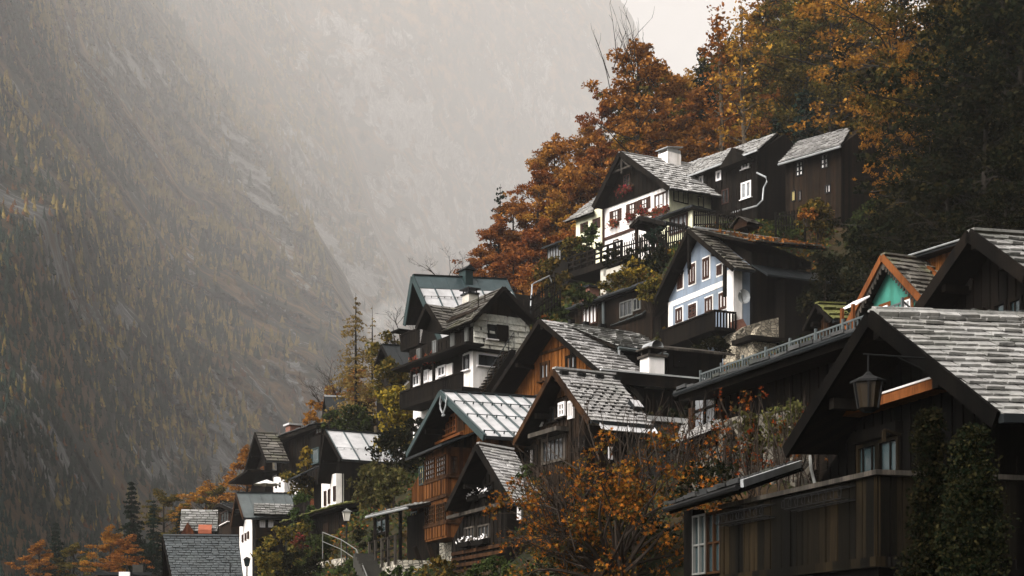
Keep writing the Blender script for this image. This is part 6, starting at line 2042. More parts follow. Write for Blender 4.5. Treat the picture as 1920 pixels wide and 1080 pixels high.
def patch(a, b, sc):
    return lambda px, py, p: max(.03, min(1, .5 + a * noise.fractal(Vector((p[0] * sc, p[1] * sc * .4, p[2] * sc * 1.3 + b)), 1, 2, 3)))
_pl = patch(3.2, 0, .004)
conifers('larch_forest', 'far_larch', S1, 3600, (13, 32), 1, .25, lambda px, py, p: _pl(px, py, p) * min(1, max(.05, (p[1] - 450) / 1400)))
conifers('spruce_forest', 'far_spruce', S1, 4200, (12, 32), 2, .25, patch(3.4, 40, .005))
conifers('broadleaf_forest', 'far_broadleaf', S1, 800, (9, 17), 3, .42, patch(3, 80, .006), 20)
conifers('larch_forest', 'far_larch', S2, 2400, (11, 26), 4, .26, patch(3, 10, .002))
conifers('spruce_forest', 'far_spruce', S2, 2400, (11, 26), 5, .25, patch(3, 50, .002))
conifers('spruce_forest', 'far_spruce', S3, 2600, (9, 20), 6, .22, patch(1.6, 20, .001), 60)

# ground sheet and lake to the horizon
k = N('lake_water')
k.bsdf((.02, .03, .03), .12, 0, .5, bump=k.noise(k.coord(), .4, 4), bstr=.15, bdist=.2)
o = MB().add([(-8000, -400, -2.2), (8000, -400, -2.2), (8000, 13000, -2.2), (-8000, 13000, -2.2)], [(0, 1, 2, 3)]).build('lake', 'lake_water'); o['kind'] = 'structure'

# even haze filling the valley
HAZE = 0.00015
k = N('haze_air')
pv = k.n('VolumePrincipled')
pv.inputs['Color'].default_value = (.998, .968, .945, 1)
pv.inputs['Density'].default_value = HAZE
pv.inputs['Anisotropy'].default_value = 0.0
k.l(pv.outputs[0], k.out.inputs['Volume'])
o = MB().box(-8500, 8500, -500, 13600, -4, 5500).build('haze', 'haze_air'); o['kind'] = 'stuff'
# ================================================================== vegetation
def limb(mb, p, q, r0, r1, rg, bend=.12, n=4, sides=5):
    p, q = Vector(p), Vector(q); L_ = (q - p).length
    pts = []; rs = []
    off = Vector((rg.uniform(-1, 1), rg.uniform(-1, 1), rg.uniform(-.4, .8))) * bend * L_
    for i in range(n + 1):
        t = i / n
        pts.append(p.lerp(q, t) + off * math.sin(math.pi * t)); rs.append(r0 + (r1 - r0) * t)
    mb.tube(pts, rs, sides)
    return pts

def broadleaf(seed, H=14.0, spread=.30, nl=9000, leaf=.25, limbs=16, base=.16, bark='bark', mat='rust_leaf', flat=.35, top_bare=0):
    rg = random.Random(seed); rng = np.random.default_rng(seed)
    mb = MB()
    tr = limb(mb, (0, 0, -1.0), (rg.uniform(-.5, .5), rg.uniform(-.5, .5), H * .9), H * .018, H * .004, rg, .03, 7, 7)
    cs, rs = [], []
    for i in range(limbs):
        t = base + (1 - base) * (i + .5) / limbs
        z = H * t * .92
        ang = i * 2.4 + rg.uniform(-.5, .5)
        prof = math.sin(math.pi * min(1, (t * .82 + .16))) ** .7
        L_ = H * spread * prof * rg.uniform(.7, 1.2)
        up = L_ * rg.uniform(.15, .7)
        k = min(len(tr) - 1, int(t * 7)); c0 = tr[k].lerp(tr[min(k + 1, 7)], t * 7 - k) if k < 7 else tr[7]
        c0 = Vector((c0.x, c0.y, min(z * .92, c0.z)))
        e = Vector((c0.x + L_ * math.cos(ang), c0.y + L_ * math.sin(ang), z + up * .5))
        pts = limb(mb, c0, e, H * .007 * (1.2 - t), H * .0015, rg, .1)
        for j in range(7):
            f = .28 + .72 * (j + .5) / 7
            q = c0.lerp(e, f)
            s = Vector((rg.gauss(0, 1), rg.gauss(0, 1), rg.gauss(.1, .5))) * L_ * .26
            q2 = q + s
            limb(mb, q, q2, H * .002, H * .0008, rg, .1, 2, 3)
            cs.append(q2); r = H * rg.uniform(.028, .07); rs.append((r, r, r * .42))
    for j in range(4):
        cs.append(Vector((tr[-1].x + rg.gauss(0, .4), tr[-1].y + rg.gauss(0, .4), H * rg.uniform(.86, .97)))); r = H * .04; rs.append((r, r, r))
    if top_bare:
        for j in range(22):
            q = Vector((rg.gauss(0, H * .08), rg.gauss(0, H * .08), H * rg.uniform(.7, .85)))
            e = q + Vector((rg.gauss(0, H * .07), rg.gauss(0, H * .07), H * rg.uniform(.12, .3)))
            pp = limb(mb, q, e, H * .003, H * .0007, rg, .06, 3, 3)
            for m_ in range(4):
                s = pp[1 + m_ % 3]; limb(mb, s, s + Vector((rg.gauss(0, H * .03), rg.gauss(0, H * .03), H * rg.uniform(.03, .09))), H * .0012, H * .0005, rg, .05, 2, 3)
    V, Fq = leaves_np([tuple(c) for c in cs], rs, nl, leaf, rng, flat)
    tm = bpy.data.meshes.new('trunk'); tm.from_pydata(mb.v, [], mb.f); tm.materials.append(MATS[bark])
    return tm, mesh_np('crown', V, Fq, mat)

def spruce(seed, H=14.0, w=.2, n=5200, mat='spruce_leaf', droop=.35, gap=0.0, leaf=.30):
    rg = random.Random(seed); rng = np.random.default_rng(seed)
    mb = MB(); mb.tube([(0, 0, -1), (0, 0, H * .5), (0, 0, H * .98)], [H * .014, H * .009, H * .001], 6)
    cs = []; rs = []
    nl = 26
    for i in range(nl):
        t = .08 + .9 * i / nl
        L_ = H * w * (1 - t) ** .85 * rg.uniform(.75, 1.15) + .12
        nb = max(4, int(9 * (1 - t) + 3))
        for b in range(nb):
            if rg.random() < gap: continue
            a = 2 * math.pi * (b + rg.random() * .7) / nb; l = L_ * rg.uniform(.7, 1.1)
            z = H * t
            e = Vector((l * math.cos(a), l * math.sin(a), z - l * droop * rg.uniform(.5, 1.2)))
            mb.tube([(0, 0, z), e], [H * .0022, H * .0006], 3, False)
            for f in (.3, .55, .8, 1.0):
                q = Vector((0, 0, z)).lerp(e, f); cs.append(tuple(q)); r = .10 * H * .14 + l * .13; rs.append((r, r, r * .6))
    V, Fq = leaves_np(cs, rs, n, leaf, rng, .1, droop=.5)
    tm = bpy.data.meshes.new('trunk'); tm.from_pydata(mb.v, [], mb.f); tm.materials.append(MATS['bark'])
    return tm, mesh_np('crown', V, Fq, mat)

def bare(seed, H=12.0, spread=.3, depth=4, bark='twig', up=.9, kids=4, r0=.011):
    rg = random.Random(seed); mb = MB()
    def grow(p, d, L_, r, lv):
        e = p + d * L_
        pp = limb(mb, p, e, r, r * .55, rg, .07, 3, 5 if lv > 2 else 3)
        if lv == 0: return
        for i in range(kids + (1 if lv == depth else 0)):
            t = rg.uniform(.35, 1.0); s = p.lerp(e, t)
            nd = (d * up + Vector((rg.gauss(0, 1), rg.gauss(0, 1), rg.gauss(.15, .5))) * spread * 1.6).normalized()
            grow(s, nd, L_ * rg.uniform(.45, .72), max(r * .5, H * .0006), lv - 1)
    grow(Vector((0, 0, -.6)), Vector((0, 0, 1)), H * .5, H * r0, depth)
    zm = max(v[2] for v in mb.v)
    mb.v = [(x * H / zm, y * H / zm, z * H / zm) for x, y, z in mb.v]
    tm = bpy.data.meshes.new('trunk'); tm.from_pydata(mb.v, [], mb.f); tm.materials.append(MATS[bark])
    return tm

def plant(name, meshes, pos, H0, H_, label, cat='tree', group=None, sxy=1.0, rz=None):
    s = H_ / H0
    o = empty(name, pos, rnd.uniform(0, 6.28) if rz is None else rz, label, cat, group)
    o.scale = (s * sxy, s * sxy, s)
    for nm, me in zip(('trunk', 'crown'), meshes):
        if me is not None: link(nm, me, o)
    return o

PR = {}
for nm, mat in (('rust', 'rust_leaf'), ('amber', 'amber_leaf'), ('olive', 'olive_leaf'), ('dark', 'dark_leaf')):
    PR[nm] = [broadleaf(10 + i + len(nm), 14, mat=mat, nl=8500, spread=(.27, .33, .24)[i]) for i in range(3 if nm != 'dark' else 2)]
PR['spruce'] = [spruce(1, 14), spruce(2, 14, .16, gap=.2)]

SIL = [(868, 505), (884, 470), (905, 425), (940, 400), (975, 345), (1005, 310), (1045, 240), (1075, 195), (1110, 165), (1150, 150), (1215, 110), (1265, 95), (1310, 118), (1345, 75), (1385, 20), (1430, -30), (1480, -80), (1540, -130)]
FOREST = []
def forest():
    rg = random.Random(77)
    seg = [0]
    for a, b in zip(SIL, SIL[1:]): seg.append(seg[-1] + math.hypot(b[0] - a[0], b[1] - a[1]))
    for r in range(6):
        d = 20 * (r % 2) + rg.uniform(0, 8)
        while d < seg[-1]:
            px = np.interp(d, seg, [s[0] for s in SIL]); py = np.interp(d, seg, [s[1] for s in SIL])
            f = d / seg[-1]
            d += 46 + rg.uniform(-8, 10)
            px += 44 * r * (.6 + .5 * f) + rg.uniform(-10, 10); py += 58 * r + rg.uniform(-12, 16) + (6 if r == 0 else 0)
            if px > 1660: continue
            if r >= 3 and 1080 < px < 1480 and py > 260: continue
            if px < 1120 and py > 430 and r > 2: continue
            Y = 142 - 4.2 * r - 12 * (1 - min(1, f * 2.2)) + 4 * f
            H_ = (9 + 5.5 * min(1, f * 1.8)) * rg.uniform(.88, 1.15)
            t = at(px, py, Y)
            FOREST.append((px, py, Y, H_, f, r, Vector((t.x, Y, t.z - H_))))
            GROUND.append((t.x, Y, t.z - H_))
forest()
TERR = build_terrain()

GRP = {'rust': ('rust red beech in the autumn wood behind the white chalet', 'rust coloured beeches of the autumn wood'),
       'amber': ('amber leaved beech in the autumn wood behind the white chalet', 'amber beeches of the autumn wood'),
       'olive': ('olive and ochre tree in the upper right of the autumn wood', 'olive trees of the autumn wood')}
rg = random.Random(5)
for (px, py, Y, H_, f, r, P) in FOREST:
    q = rg.random()
    if f < .45: kind = 'rust' if q < .72 else 'amber'
    elif f < .72: kind = 'rust' if q < .45 else 'amber' if q < .85 else 'olive'
    else: kind = 'amber' if q < .38 else 'olive' if q < .9 else 'rust'
    P.z = min(P.z, zat(P.x, P.y) + .2)
    plant('beech_tree', rg.choice(PR[kind]), P, 14, H_, GRP[kind][0], 'tree', GRP[kind][1], rg.uniform(.85, 1.15))

def top(px, py, Y, H_):
    t = at(px, py, Y); return Vector((t.x, Y, t.z - H_))
plant('beech_tree', broadleaf(99, 14, mat='rust_leaf', nl=7500, top_bare=1, spread=.28), top(1190, 62, 133, 17), 14, 17, 'rust beech with bare twiggy top, tallest of the wood above the chalet', 'tree')
plant('birch_tree', broadleaf(98, 14, mat='amber_leaf', nl=1100, spread=.12, bark='pale_bark', limbs=20, leaf=.3), top(1352, 2, 126, 15), 14, 15, 'slim thinly leaved birch rising against the pale sky', 'tree')
plant('birch_tree', broadleaf(97, 14, mat='amber_leaf', nl=900, spread=.15, bark='pale_bark', limbs=20, leaf=.3), top(1402, -20, 124, 15), 14, 15, 'slim birch with sparse amber leaves right of the sky gap', 'tree')
plant('spruce_tree', spruce(11, 14, .17, n=2600, gap=.35, droop=.05), top(938, 340, 138, 12), 14, 12, 'lone dark spruce with gappy crown at the left edge of the autumn wood', 'tree')
plant('spruce_tree', PR['spruce'][0], top(1318, 78, 141, 13), 14, 13, 'dark small spruce between rust beeches under the sky gap', 'tree')
plant('spruce_tree', spruce(12, 14, .27, n=9000, leaf=.26), top(1508, 110, 124, 17), 14, 15, 'big dark spruce above the small timber cottage roof', 'tree', sxy=1.15)
plant('spruce_tree', PR['spruce'][0], top(1455, 190, 124, 12), 14, 11, 'dark spruce behind the end of the long pale roof', 'tree', sxy=1.3)
# darker wood on the right
big = broadleaf(201, 18, spread=.34, nl=17000, leaf=.22, limbs=24, base=.08, mat='olive_leaf')
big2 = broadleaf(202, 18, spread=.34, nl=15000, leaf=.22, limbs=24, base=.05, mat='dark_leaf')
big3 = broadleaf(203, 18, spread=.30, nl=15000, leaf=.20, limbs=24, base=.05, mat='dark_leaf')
big4 = broadleaf(204, 18, spread=.30, nl=12000, leaf=.22, limbs=22, base=.05, mat='amber_leaf')
def gz(px, Y, dz=0):
    X = (px - 960) / F * Y
    return Vector((X, Y, zat(X, Y) + dz))
plant('maple_tree', big, top(1790, -90, 80, 17), 18, 17, 'large olive and amber leaved tree overhanging the small timber cottage roof', 'tree', sxy=.92)
plant('maple_tree', big4, top(1688, 80, 82, 9), 18, 9, 'amber leaved young tree at the left edge of the dark right wood', 'tree', sxy=.8)
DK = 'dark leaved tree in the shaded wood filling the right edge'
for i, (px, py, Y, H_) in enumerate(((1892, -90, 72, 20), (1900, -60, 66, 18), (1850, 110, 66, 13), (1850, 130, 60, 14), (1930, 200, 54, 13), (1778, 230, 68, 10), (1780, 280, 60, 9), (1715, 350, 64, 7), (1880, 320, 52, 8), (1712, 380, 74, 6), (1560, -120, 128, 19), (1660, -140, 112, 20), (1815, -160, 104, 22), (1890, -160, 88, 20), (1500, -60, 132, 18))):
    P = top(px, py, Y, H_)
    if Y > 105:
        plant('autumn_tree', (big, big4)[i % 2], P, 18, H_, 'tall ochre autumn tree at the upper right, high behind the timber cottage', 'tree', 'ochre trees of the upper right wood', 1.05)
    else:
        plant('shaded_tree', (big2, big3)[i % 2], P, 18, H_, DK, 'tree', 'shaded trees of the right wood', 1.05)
# larches and bare trees on the left slope
lar = spruce(31, 16, .26, n=3600, mat='larch_leaf', droop=.25, gap=.45, leaf=.26)
plant('larch_tree', lar, top(667, 545, 103, 9.2), 16, 9.2, 'tall feathery golden larch standing before the misty mountain', 'tree', sxy=1.0)
plant('larch_tree', spruce(32, 16, .16, n=700, mat='larch_leaf', droop=-.1, gap=.6, leaf=.28), top(698, 568, 105, 7), 16, 7, 'thin sparse larch right of the tall golden larch', 'tree')
bt = [bare(s, 12, .28, 4) for s in (1, 2)]
bt3 = bare(3, 12, .34, 5, kids=3)
for (px, py, Y, H_, lb) in ((638, 655, 108, 6, 'leafless grey tree left of the tall golden larch'), (612, 690, 112, 5, 'leafless shrubby tree at the left foot of the larch slope'),
                            (838, 462, 104, 5.5, 'leafless tree behind the teal roof ridge'), (752, 560, 100, 6, 'leafless twigs left of the teal roof house'),
                            (425, 868, 125, 6.5, 'leafless tree left of the black gabled house'), (400, 900, 128, 5, 'smaller leafless tree at the shore beside the autumn trees'),
                            (882, 485, 126, 4, 'leafless shrub at the tip of the autumn wood'), (960, 515, 96, 4.5, 'leafless shrub at the right end of the teal roof')):
    plant('bare_tree', ((bt3 if px in (838, 425) else rg.choice(bt)), None), top(px, py, Y, H_), 12, H_, lb, 'tree', sxy=1.1)
# shore trees bottom left
sh = [(247, 893, 126, 11, 'spruce', 'dark spruce with broad crown, tallest of the shore trees at the bottom left'), (104, 972, 128, 9, 'spruce', 'dark spruce near the bottom left corner'), (288, 930, 120, 8, 'spruce', 'dark narrow spruce left of the charcoal roof'), (338, 955, 128, 7, 'spruce', 'dark short spruce behind the grey slate shore roof'),
      (240, 1000, 112, 6, 'rust', 'glowing orange tree at the foot of the tallest shore spruce'), (205, 985, 118, 7, 'amber', 'brownish amber tree left of the glowing orange tree'), (305, 915, 132, 8, 'olive', 'olive yellow tree behind the dark narrow spruce'), (385, 895, 132, 8, 'amber', 'golden tree above the grey slate shore roof'),
      (415, 905, 130, 6.5, 'olive', 'olive tree beside the leafless shore tree'), (462, 835, 122, 8, 'rust', 'orange tree left of the black gabled house'), (75, 1010, 122, 6, 'rust', 'brown tree at the bottom left corner'), (140, 1015, 124, 6, 'olive', 'olive tree beside the bottom left spruce'), (350, 935, 130, 5, 'amber', 'low amber tree left of the shore roof ridge')]
for (px, py, Y, H_, kd, lb) in sh:
    plant('spruce_tree' if kd == 'spruce' else 'autumn_tree', rg.choice(PR[kd]), top(px, py, Y, H_), 14, H_, lb, 'tree', sxy=1.25 if kd != 'spruce' else 1.05)

# ------------------------------------------------------------------ shrubs, hedges, ivy sized from the photo
def shrub(x0, y0, x1, y1, Y, leaf, label, name='shrub', cat='shrub', dens=1.0, shape='dome', lp=7.0, group=None, depth=.8, droop=0.0, up=None):
    a, b = at(x0, y1, Y), at(x1, y0, Y)
    w_, h = b.x - a.x, b.z - a.z
    base = Vector(((a.x + b.x) / 2, Y, a.z))
    seed = int(x0 * 7 + y0 * 3)
    rg_ = random.Random(seed); rng = np.random.default_rng(seed)
    o = empty(name, base, 0, label, cat, group)
    cs, rs = [], []
    ncl = max(10, int(16 + (x1 - x0) * (y1 - y0) / 420)) * (2 if shape == 'cone' else 1)
    for i in range(ncl):
        u = rg_.uniform(-1, 1); v = rg_.random()
        if shape == 'dome': wv = math.sqrt(max(.06, 1 - (v * .95) ** 2))
        elif shape == 'cone': wv = (1 - v) ** .6 * .95 + .05
        elif shape == 'hang': wv = .55 + .45 * v
        else: wv = 1
        r = min(w_, h) * rg_.uniform(.10, .21) * (1.15 if shape == 'cone' else 1)
        cs.append((u * wv * w_ * .46, rg_.uniform(-1, 1) * wv * w_ * .4 * depth, r * .6 + v * (h - r * 1.2))); rs.append((r * 1.15, r, r * .85))
    size = lp * Y / F
    n = int(min(16000, 4.2 * dens * (x1 - x0) * (y1 - y0) / (lp * lp * .5)))
    V, Fq = leaves_np(cs, rs, n, size, rng, .2, droop=droop)
    mb = MB()
    for c in cs[:0 if shape in ('cone', 'box') else 8]:
        limb(mb, (c[0] * .25, c[1] * .25, -.4), c, max(.02, h * .012), .008, rg_, .08, 3, 4)
    if mb.v: mb.build('stem', 'twig', o)
    link('foliage', mesh_np('foliage', V, Fq, leaf + '_leaf'), o)
    return o

# ground cover over the hill: grass, weeds and fallen leaves nobody could count
def undergrowth(name, mat, n, seed, size):
    rng = np.random.default_rng(seed)
    c = []
    while len(c) < n:
        Y = 30 + 95 * rng.random() ** .8
        X = (rng.uniform(420, 1560) - 960) / F * Y
        z = zat(X, Y)
        if z < -.8: continue
        c.append((X, Y, z + .10 * rng.random() * Y / 60))
    c = np.array(c)
    rad = .12 + c[:, 1] * .0022
    V, Fq = leaves_np(c, rad, n * 4, 1.0, rng, .3)
    Vr = V.reshape(-1, 4, 3); cen = Vr.mean(1, keepdims=True)
    Vr = cen + (Vr - cen) * (size * cen[:, :, 1:2] / 100)
    o = link(name, mesh_np(name, Vr.reshape(-1, 3), Fq, mat)); o['kind'] = 'stuff'
undergrowth('undergrowth', 'green_leaf', 17000, 1, .30)
undergrowth('weeds', 'olive_leaf', 15000, 2, .30)
undergrowth('fallen_leaves', 'rust_leaf', 4000, 3, .2)
SH = [
 (648, 862, 760, 968, 77, 'ivy', 'broad cascade of olive ivy right of the white wall with narrow windows', 'ivy', 'hang', .9),
 (690, 800, 800, 890, 76, 'dark', 'dark ivy mass above the olive ivy cascade, beside the orange bay house roof', 'ivy', 'dome', 1),
 (700, 880, 770, 950, 70, 'ivy', 'smaller ivy tuft above the open veranda roof', 'ivy', 'hang', 1),
 (634, 755, 706, 818, 97, 'green', 'fresh green bush right of the small sheet roof shed', 'shrub', 'dome', 1),
 (604, 766, 640, 806, 101, 'green', 'green creeper under the eave of the sheet roof shed', 'shrub', 'dome', 1),
 (702, 722, 788, 845, 86, 'yellow', 'golden yellow leaved tree left of the tall balcony house', 'shrub', 'dome', 1),
 (700, 668, 772, 750, 92, 'olive', 'olive overgrown shrub around the narrow pointed hut', 'shrub', 'dome', 1),
 (755, 770, 800, 850, 80, 'dark', 'dark green bush under the long balcony', 'shrub', 'dome', 1),
 (640, 690, 705, 770, 107, 'rust', 'rust red bush under the tall golden larch', 'shrub', 'dome', 1),
 (596, 722, 652, 775, 110, 'rust', 'brownish red bush left of the sheet roof shed', 'shrub', 'dome', .6),
 (570, 750, 612, 800, 113, 'amber', 'orange bush at the left end of the long black timber house roof', 'shrub', 'dome', 1),
 (690, 620, 765, 690, 101, 'olive', 'ochre shrub behind the narrow pointed hut', 'shrub', 'dome', .8),
 (532, 872, 592, 940, 97, 'olive', 'ochre vine bush on the balcony left of the white fronted house', 'shrub', 'hang', 1),
 (560, 836, 588, 878, 98, 'yellow', 'small golden bush in front of the long black timber house', 'shrub', 'dome', 1),
 (545, 922, 592, 1000, 88, 'green', 'light green shrub right of the grey sheet roof', 'shrub', 'dome', 1),
 (484, 975, 570, 1085, 79, 'olive', 'tall olive hedge right of the white wall by the street lamp', 'hedge', 'box', 1),
 (560, 1000, 640, 1085, 76, 'green', 'dark green hedge over the rubble terrace wall', 'hedge', 'dome', 1),
 (520, 1030, 610, 1090, 74, 'dark', 'dark hedge along the bottom edge below the olive hedge', 'hedge', 'box', 1),
 (620, 1050, 690, 1090, 64, 'green', 'green shrub at the foot of the galvanised handrail', 'shrub', 'dome', 1),
 (545, 1000, 582, 1028, 78, 'flower', 'red flowering bush on top of the olive hedge', 'shrub', 'dome', 1),
 (668, 985, 725, 1030, 68, 'dark', 'trimmed dark hedge behind the upper handrail', 'hedge', 'box', 1),
 (1000, 480, 1066, 556, 99, 'olive', 'ochre green bush below the small glazed shed', 'shrub', 'dome', 1),
 (1084, 418, 1128, 478, 106, 'green', 'green climber covering the left wing windows of the white chalet', 'ivy', 'dome', 1),
 (1050, 440, 1100, 490, 108, 'olive', 'ochre bush between the glazed shed and white chalet', 'shrub', 'dome', 1),
 (1005, 552, 1072, 606, 90, 'green', 'green shrub on the slope left of the brick chimney', 'shrub', 'dome', 1),
 (1055, 530, 1120, 580, 93, 'green', 'green shrub behind the brick chimney', 'shrub', 'dome', 1),
 (1120, 505, 1210, 562, 94, 'olive', 'broad olive shrub above the long low brown house', 'shrub', 'dome', 1),
 (1162, 482, 1232, 535, 93, 'yellow', 'yellow leaved shrub left of the blue house gable', 'shrub', 'dome', .5),
 (1190, 520, 1252, 575, 90, 'olive', 'olive shrub against the left eave of the blue house', 'shrub', 'dome', 1),
 (1203, 425, 1250, 470, 101, 'spruce', 'round clipped dark bush right of the garden gate', 'shrub', 'dome', 1.3),
 (1130, 462, 1215, 505, 100, 'dark', 'dark shrubs under the picket fence of the white chalet', 'shrub', 'box', 1),
 (1200, 468, 1290, 520, 97, 'dark', 'dark green shrubs on the bank behind the blue house gable', 'shrub', 'box', 1),
 (1290, 628, 1372, 696, 70, 'dark', 'dark green climber under the balcony of the blue house', 'ivy', 'dome', 1),
 (1490, 372, 1570, 450, 87, 'olive', 'yellowish green bush below the small timber cottage', 'shrub', 'dome', 1),
 (1498, 388, 1532, 412, 86, 'rust', 'orange leaved bush under the veranda of the timber cottage', 'shrub', 'dome', 1),
 (1592, 372, 1680, 480, 84, 'green', 'tall green bush at the right side of the timber cottage', 'shrub', 'dome', 1),
 (1440, 400, 1500, 445, 92, 'green', 'green shrub behind the bird house', 'shrub', 'dome', .8),
 (1500, 470, 1600, 590, 72, 'dark', 'dark shrub mass above the mossy shed', 'shrub', 'dome', 1),
 (1580, 420, 1720, 570, 68, 'dark', 'large dark shrub mass left of the green house ridge', 'shrub', 'dome', 1),
 (1670, 440, 1800, 560, 64, 'dark', 'dark shrub mass behind the green house dormer', 'shrub', 'dome', 1),
 (1455, 630, 1530, 700, 62, 'dark', 'dark shrub right of the rubble garden wall', 'shrub', 'dome', 1),
 (1170, 765, 1300, 800, 54, 'dark', 'dark shrub strip behind the metal coping', 'shrub', 'box', .6),
 (876, 1040, 965, 1090, 46, 'green', 'low green bush at the foot of the black gable house', 'shrub', 'dome', 1),
 (968, 868, 1004, 905, 47, 'green', 'small pale green potted bush at the slate roof house front', 'shrub', 'dome', 1),
 (790, 1040, 860, 1090, 52, 'olive', 'olive creeper on the stone base of the orange bay house', 'ivy', 'dome', .6),
 (1375, 765, 1440, 870, 32.2, 'ivy', 'pale ivy hanging over the left stone arch', 'ivy', 'hang', .8),
 (1430, 750, 1510, 850, 32.0, 'ivy', 'pale ivy hanging over the right stone arch', 'ivy', 'hang', .8),
 (1010, 1060, 1090, 1100, 42, 'green', 'green ground shrub below the maple', 'shrub', 'dome', .8),
 (700, 1060, 800, 1100, 55, 'green', 'green shrub at the bottom edge below the veranda', 'shrub', 'dome', .8),
]
for (x0, y0, x1, y1, Y, lf, lb, nm, shp, dn) in SH:
    shrub(x0, y0, x1, y1, Y, lf, lb, nm, {'ivy': 'climber', 'hedge': 'hedge'}.get(nm, 'shrub'), dn, shp, 6.0 if Y > 60 else 7.5, droop=.6 if shp == 'hang' else 0)
# tall thuja columns in the near right corner
for (x0, y0, x1, y1, Y, lb) in ((1688, 762, 1800, 1180, 17.5, 'dark slim thuja column before the foreground house wall'), (1752, 796, 1896, 1180, 17.0, 'dark broad thuja column nearest the right corner')):
    shrub(x0, y0, x1, y1, Y, 'dark', lb, 'thuja', 'conifer', 1.6, 'cone', 7, droop=-.4)
# orange maple in the foreground with long bare shoots
def maple():
    rg_ = random.Random(42); rng = np.random.default_rng(42)
    Y = 31.0
    base = at(1150, 1250, Y)
    o = empty('maple_tree', base, 0, 'bright orange maple with long bare shoots in front of the slate roof house', 'tree')
    mb = MB(); cs = []; rs = []
    to = lambda px, py, Y_: at(px, py, Y_) - base
    trunk = limb(mb, (0, 0, -.5), to(1140, 1090, Y), .12, .09, rg_, .05, 4, 8)
    fork = to(1140, 1090, Y)
    tips = []
    for i in range(42):
        px, py = rg_.uniform(985, 1295), rg_.uniform(850, 1090)
        if px < 1060 and py < 900: py += 90
        q = to(px, py, Y + rg_.uniform(-1.6, 1.6))
        limb(mb, fork + Vector((rg_.gauss(0, .2), rg_.gauss(0, .2), 0)), q, .05, .012, rg_, .12, 5, 5)
        for j in range(5):
            c = q + Vector((rg_.gauss(0, .35), rg_.gauss(0, .4), rg_.gauss(0, .3)))
            limb(mb, q, c, .012, .005, rg_, .1, 2, 3)
            cs.append(tuple(c)); r = rg_.uniform(.14, .36); rs.append((r, r, r * .8))
    V, Fq = leaves_np(cs, rs, 8200, .075, rng, .25, 'maple', droop=.6)
    # bare shoots
    for i in range(110):
        side = rg_.random()
        if side < .55:
            p = to(rg_.uniform(1040, 1120), rg_.uniform(960, 1080), Y + rg_.uniform(-1, 1)); q = to(rg_.uniform(945, 1050), rg_.uniform(830, 1060), Y + rg_.uniform(-1.5, 1.5))
        else:
            px = rg_.uniform(1080, 1300)
            p = to(px, rg_.uniform(860, 960), Y + rg_.uniform(-1, 1)); q = to(px + rg_.uniform(-60, 80), rg_.uniform(735, 860), Y + rg_.uniform(-1, 1.5))
        pp = limb(mb, p, q, .016, .005, rg_, .14, 5, 4)
        for j in range(3):
            s = pp[1 + j]; e = s + (q - p) * .3 + Vector((rg_.gauss(0, .25), rg_.gauss(0, .2), rg_.gauss(.05, .22)))
            limb(mb, s, e, .008, .003, rg_, .1, 3, 3)
    mb.build('trunk', 'twig', o)
    link('crown', mesh_np('crown', V, Fq, 'maple_leaf'), o)
maple()
shrub(985, 925, 1290, 1110, 33.5, 'dark', 'dark leafy undergrowth shrub directly behind the orange maple', 'shrub', 'shrub', .6, 'dome', 8)
def thicket(x0, x1, y0, y1, Y, label, n, lf, seed):
    rg_ = random.Random(seed); rng = np.random.default_rng(seed)
    base = at((x0 + x1) / 2, y1 + 60, Y)
    o = empty('bare_shrub', base, 0, label, 'shrub')
    mb = MB(); cs = []
    for i in range(n):
        px = rg_.uniform(x0, x1)
        p = at(px, y1 + rg_.uniform(-20, 60), Y + rg_.uniform(-1, 1)) - base
        q = at(px + rg_.gauss(0, 35), y0 + (y1 - y0) * rg_.random() ** 1.6 * .8, Y + rg_.uniform(-1, 1)) - base
        pp = limb(mb, p, q, .018, .005, rg_, .08, 5, 4)
        for j in range(4):
            s = pp[1 + j]; e = s + (q - p) * rg_.uniform(.15, .3) + Vector((rg_.gauss(0, .2), rg_.gauss(0, .2), rg_.gauss(0, .15)))
            limb(mb, s, e, .008, .003, rg_, .1, 3, 3); cs.append(tuple(e))
    mb.build('stem', 'twig', o)
    if lf:
        idx = rng.choice(len(cs), min(len(cs), lf // 5), replace=False)
        V, Fq = leaves_np([cs[i] for i in idx], [.16] * len(idx), lf * 2, .075, rng, .2, 'maple', droop=.4)
        link('foliage', mesh_np('foliage', V, Fq, 'maple_leaf'), o)
thicket(1280, 1420, 750, 900, 31.5, 'tangled bare shrub with scattered orange leaves before the pale lean-to roof', 48, 260, 3)
thicket(1400, 1530, 740, 900, 30.5, 'tangled bare shrub with few red leaves before the stone arches', 36, 160, 4)
shrub(1260, 855, 1400, 960, 30, 'dark', 'dark leafy shrub behind the veranda roof, right of the orange maple', 'shrub', 'shrub', .5, 'dome', 9)

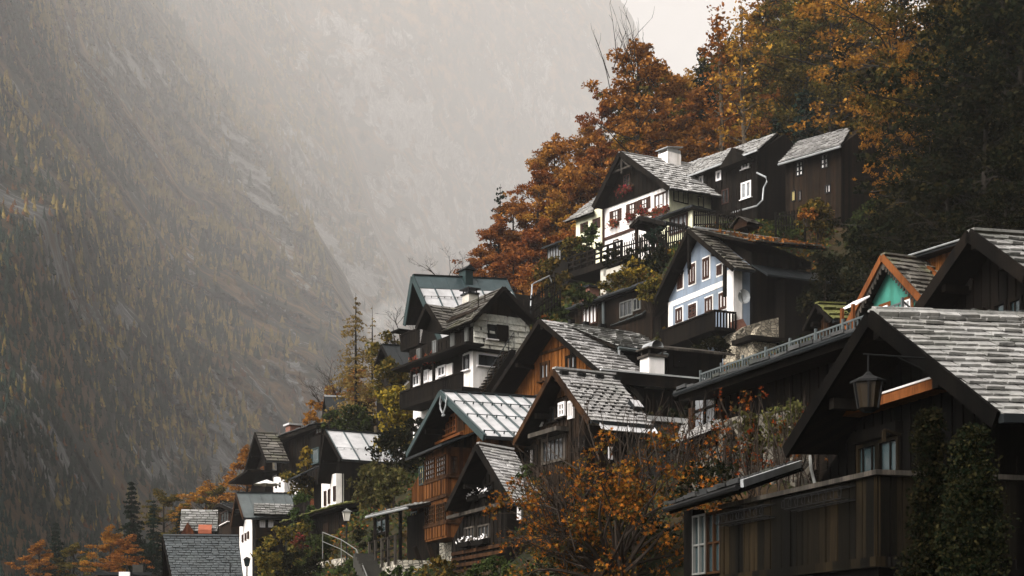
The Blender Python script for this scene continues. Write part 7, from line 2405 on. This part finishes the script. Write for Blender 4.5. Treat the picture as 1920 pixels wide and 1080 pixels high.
# posts, struts and the like become one mesh each
def split_islands(o):
    me = o.data; n = len(me.vertices); par = list(range(n))
    def find(a):
        while par[a] != a: par[a] = par[par[a]]; a = par[a]
        return a
    for e in me.edges:
        a, b = find(e.vertices[0]), find(e.vertices[1])
        if a != b: par[a] = b
    gr = {}
    for p in me.polygons: gr.setdefault(find(p.vertices[0]), []).append(tuple(p.vertices))
    if len(gr) < 2 or len(gr) > 60: return
    base = o.name.split('.')[0]
    for fs in gr.values():
        ids = sorted({i for f in fs for i in f}); mp = {v: k for k, v in enumerate(ids)}
        m2 = bpy.data.meshes.new(base); m2.from_pydata([me.vertices[i].co[:] for i in ids], [], [[mp[i] for i in f] for f in fs])
        m2.materials.append(me.materials[0])
        c = link(base, m2, o.parent); c.matrix_parent_inverse = o.matrix_parent_inverse
    bpy.data.objects.remove(o)
for o in [q for q in C.objects if q.type == 'MESH' and q.name.split('.')[0] in ('post', 'strut', 'carved_panel', 'bracket', 'arm', 'corner_post', 'roof_vent')]:
    if not o.children: split_islands(o)
for o in [q for q in C.objects if q.type == 'MESH' and q.name.startswith('batten') and len(q.data.vertices) <= 24]:
    split_islands(o)
for o in [q for q in C.objects if q.name.startswith('slat') and q.parent and q.parent.name.startswith('rail_fence')]:
    split_islands(o)

# thin mist drifting up from a chimney left of the tall house
k = N('smoke_volume')
pv = k.n('VolumePrincipled'); pv.inputs['Color'].default_value = (.99, .97, .95, 1); pv.inputs['Density'].default_value = .09; pv.inputs['Anisotropy'].default_value = 0
k.l(pv.outputs[0], k.out.inputs['Volume'])
m = MB()
c = at(727, 600, 114); ns, nr = 16, 10; vs = []
for i in range(nr + 1):
    for j in range(ns):
        th_, ph = math.pi * i / nr, 2 * math.pi * j / ns
        d = Vector((math.sin(th_) * math.cos(ph), math.sin(th_) * math.sin(ph), math.cos(th_)))
        q = 1 + .6 * noise.noise(d * 2.1 + Vector((3, 1, 2)))
        vs.append(c + Vector((d.x * 1.8 + d.z * .6, d.y * 1.6, d.z * 1.7)) * q)
m.add(vs, [(i * ns + j, (i + 1) * ns + j, (i + 1) * ns + (j + 1) % ns, i * ns + (j + 1) % ns) for i in range(nr) for j in range(ns)])
o = m.build('smoke', 'smoke_volume'); o['kind'] = 'stuff'
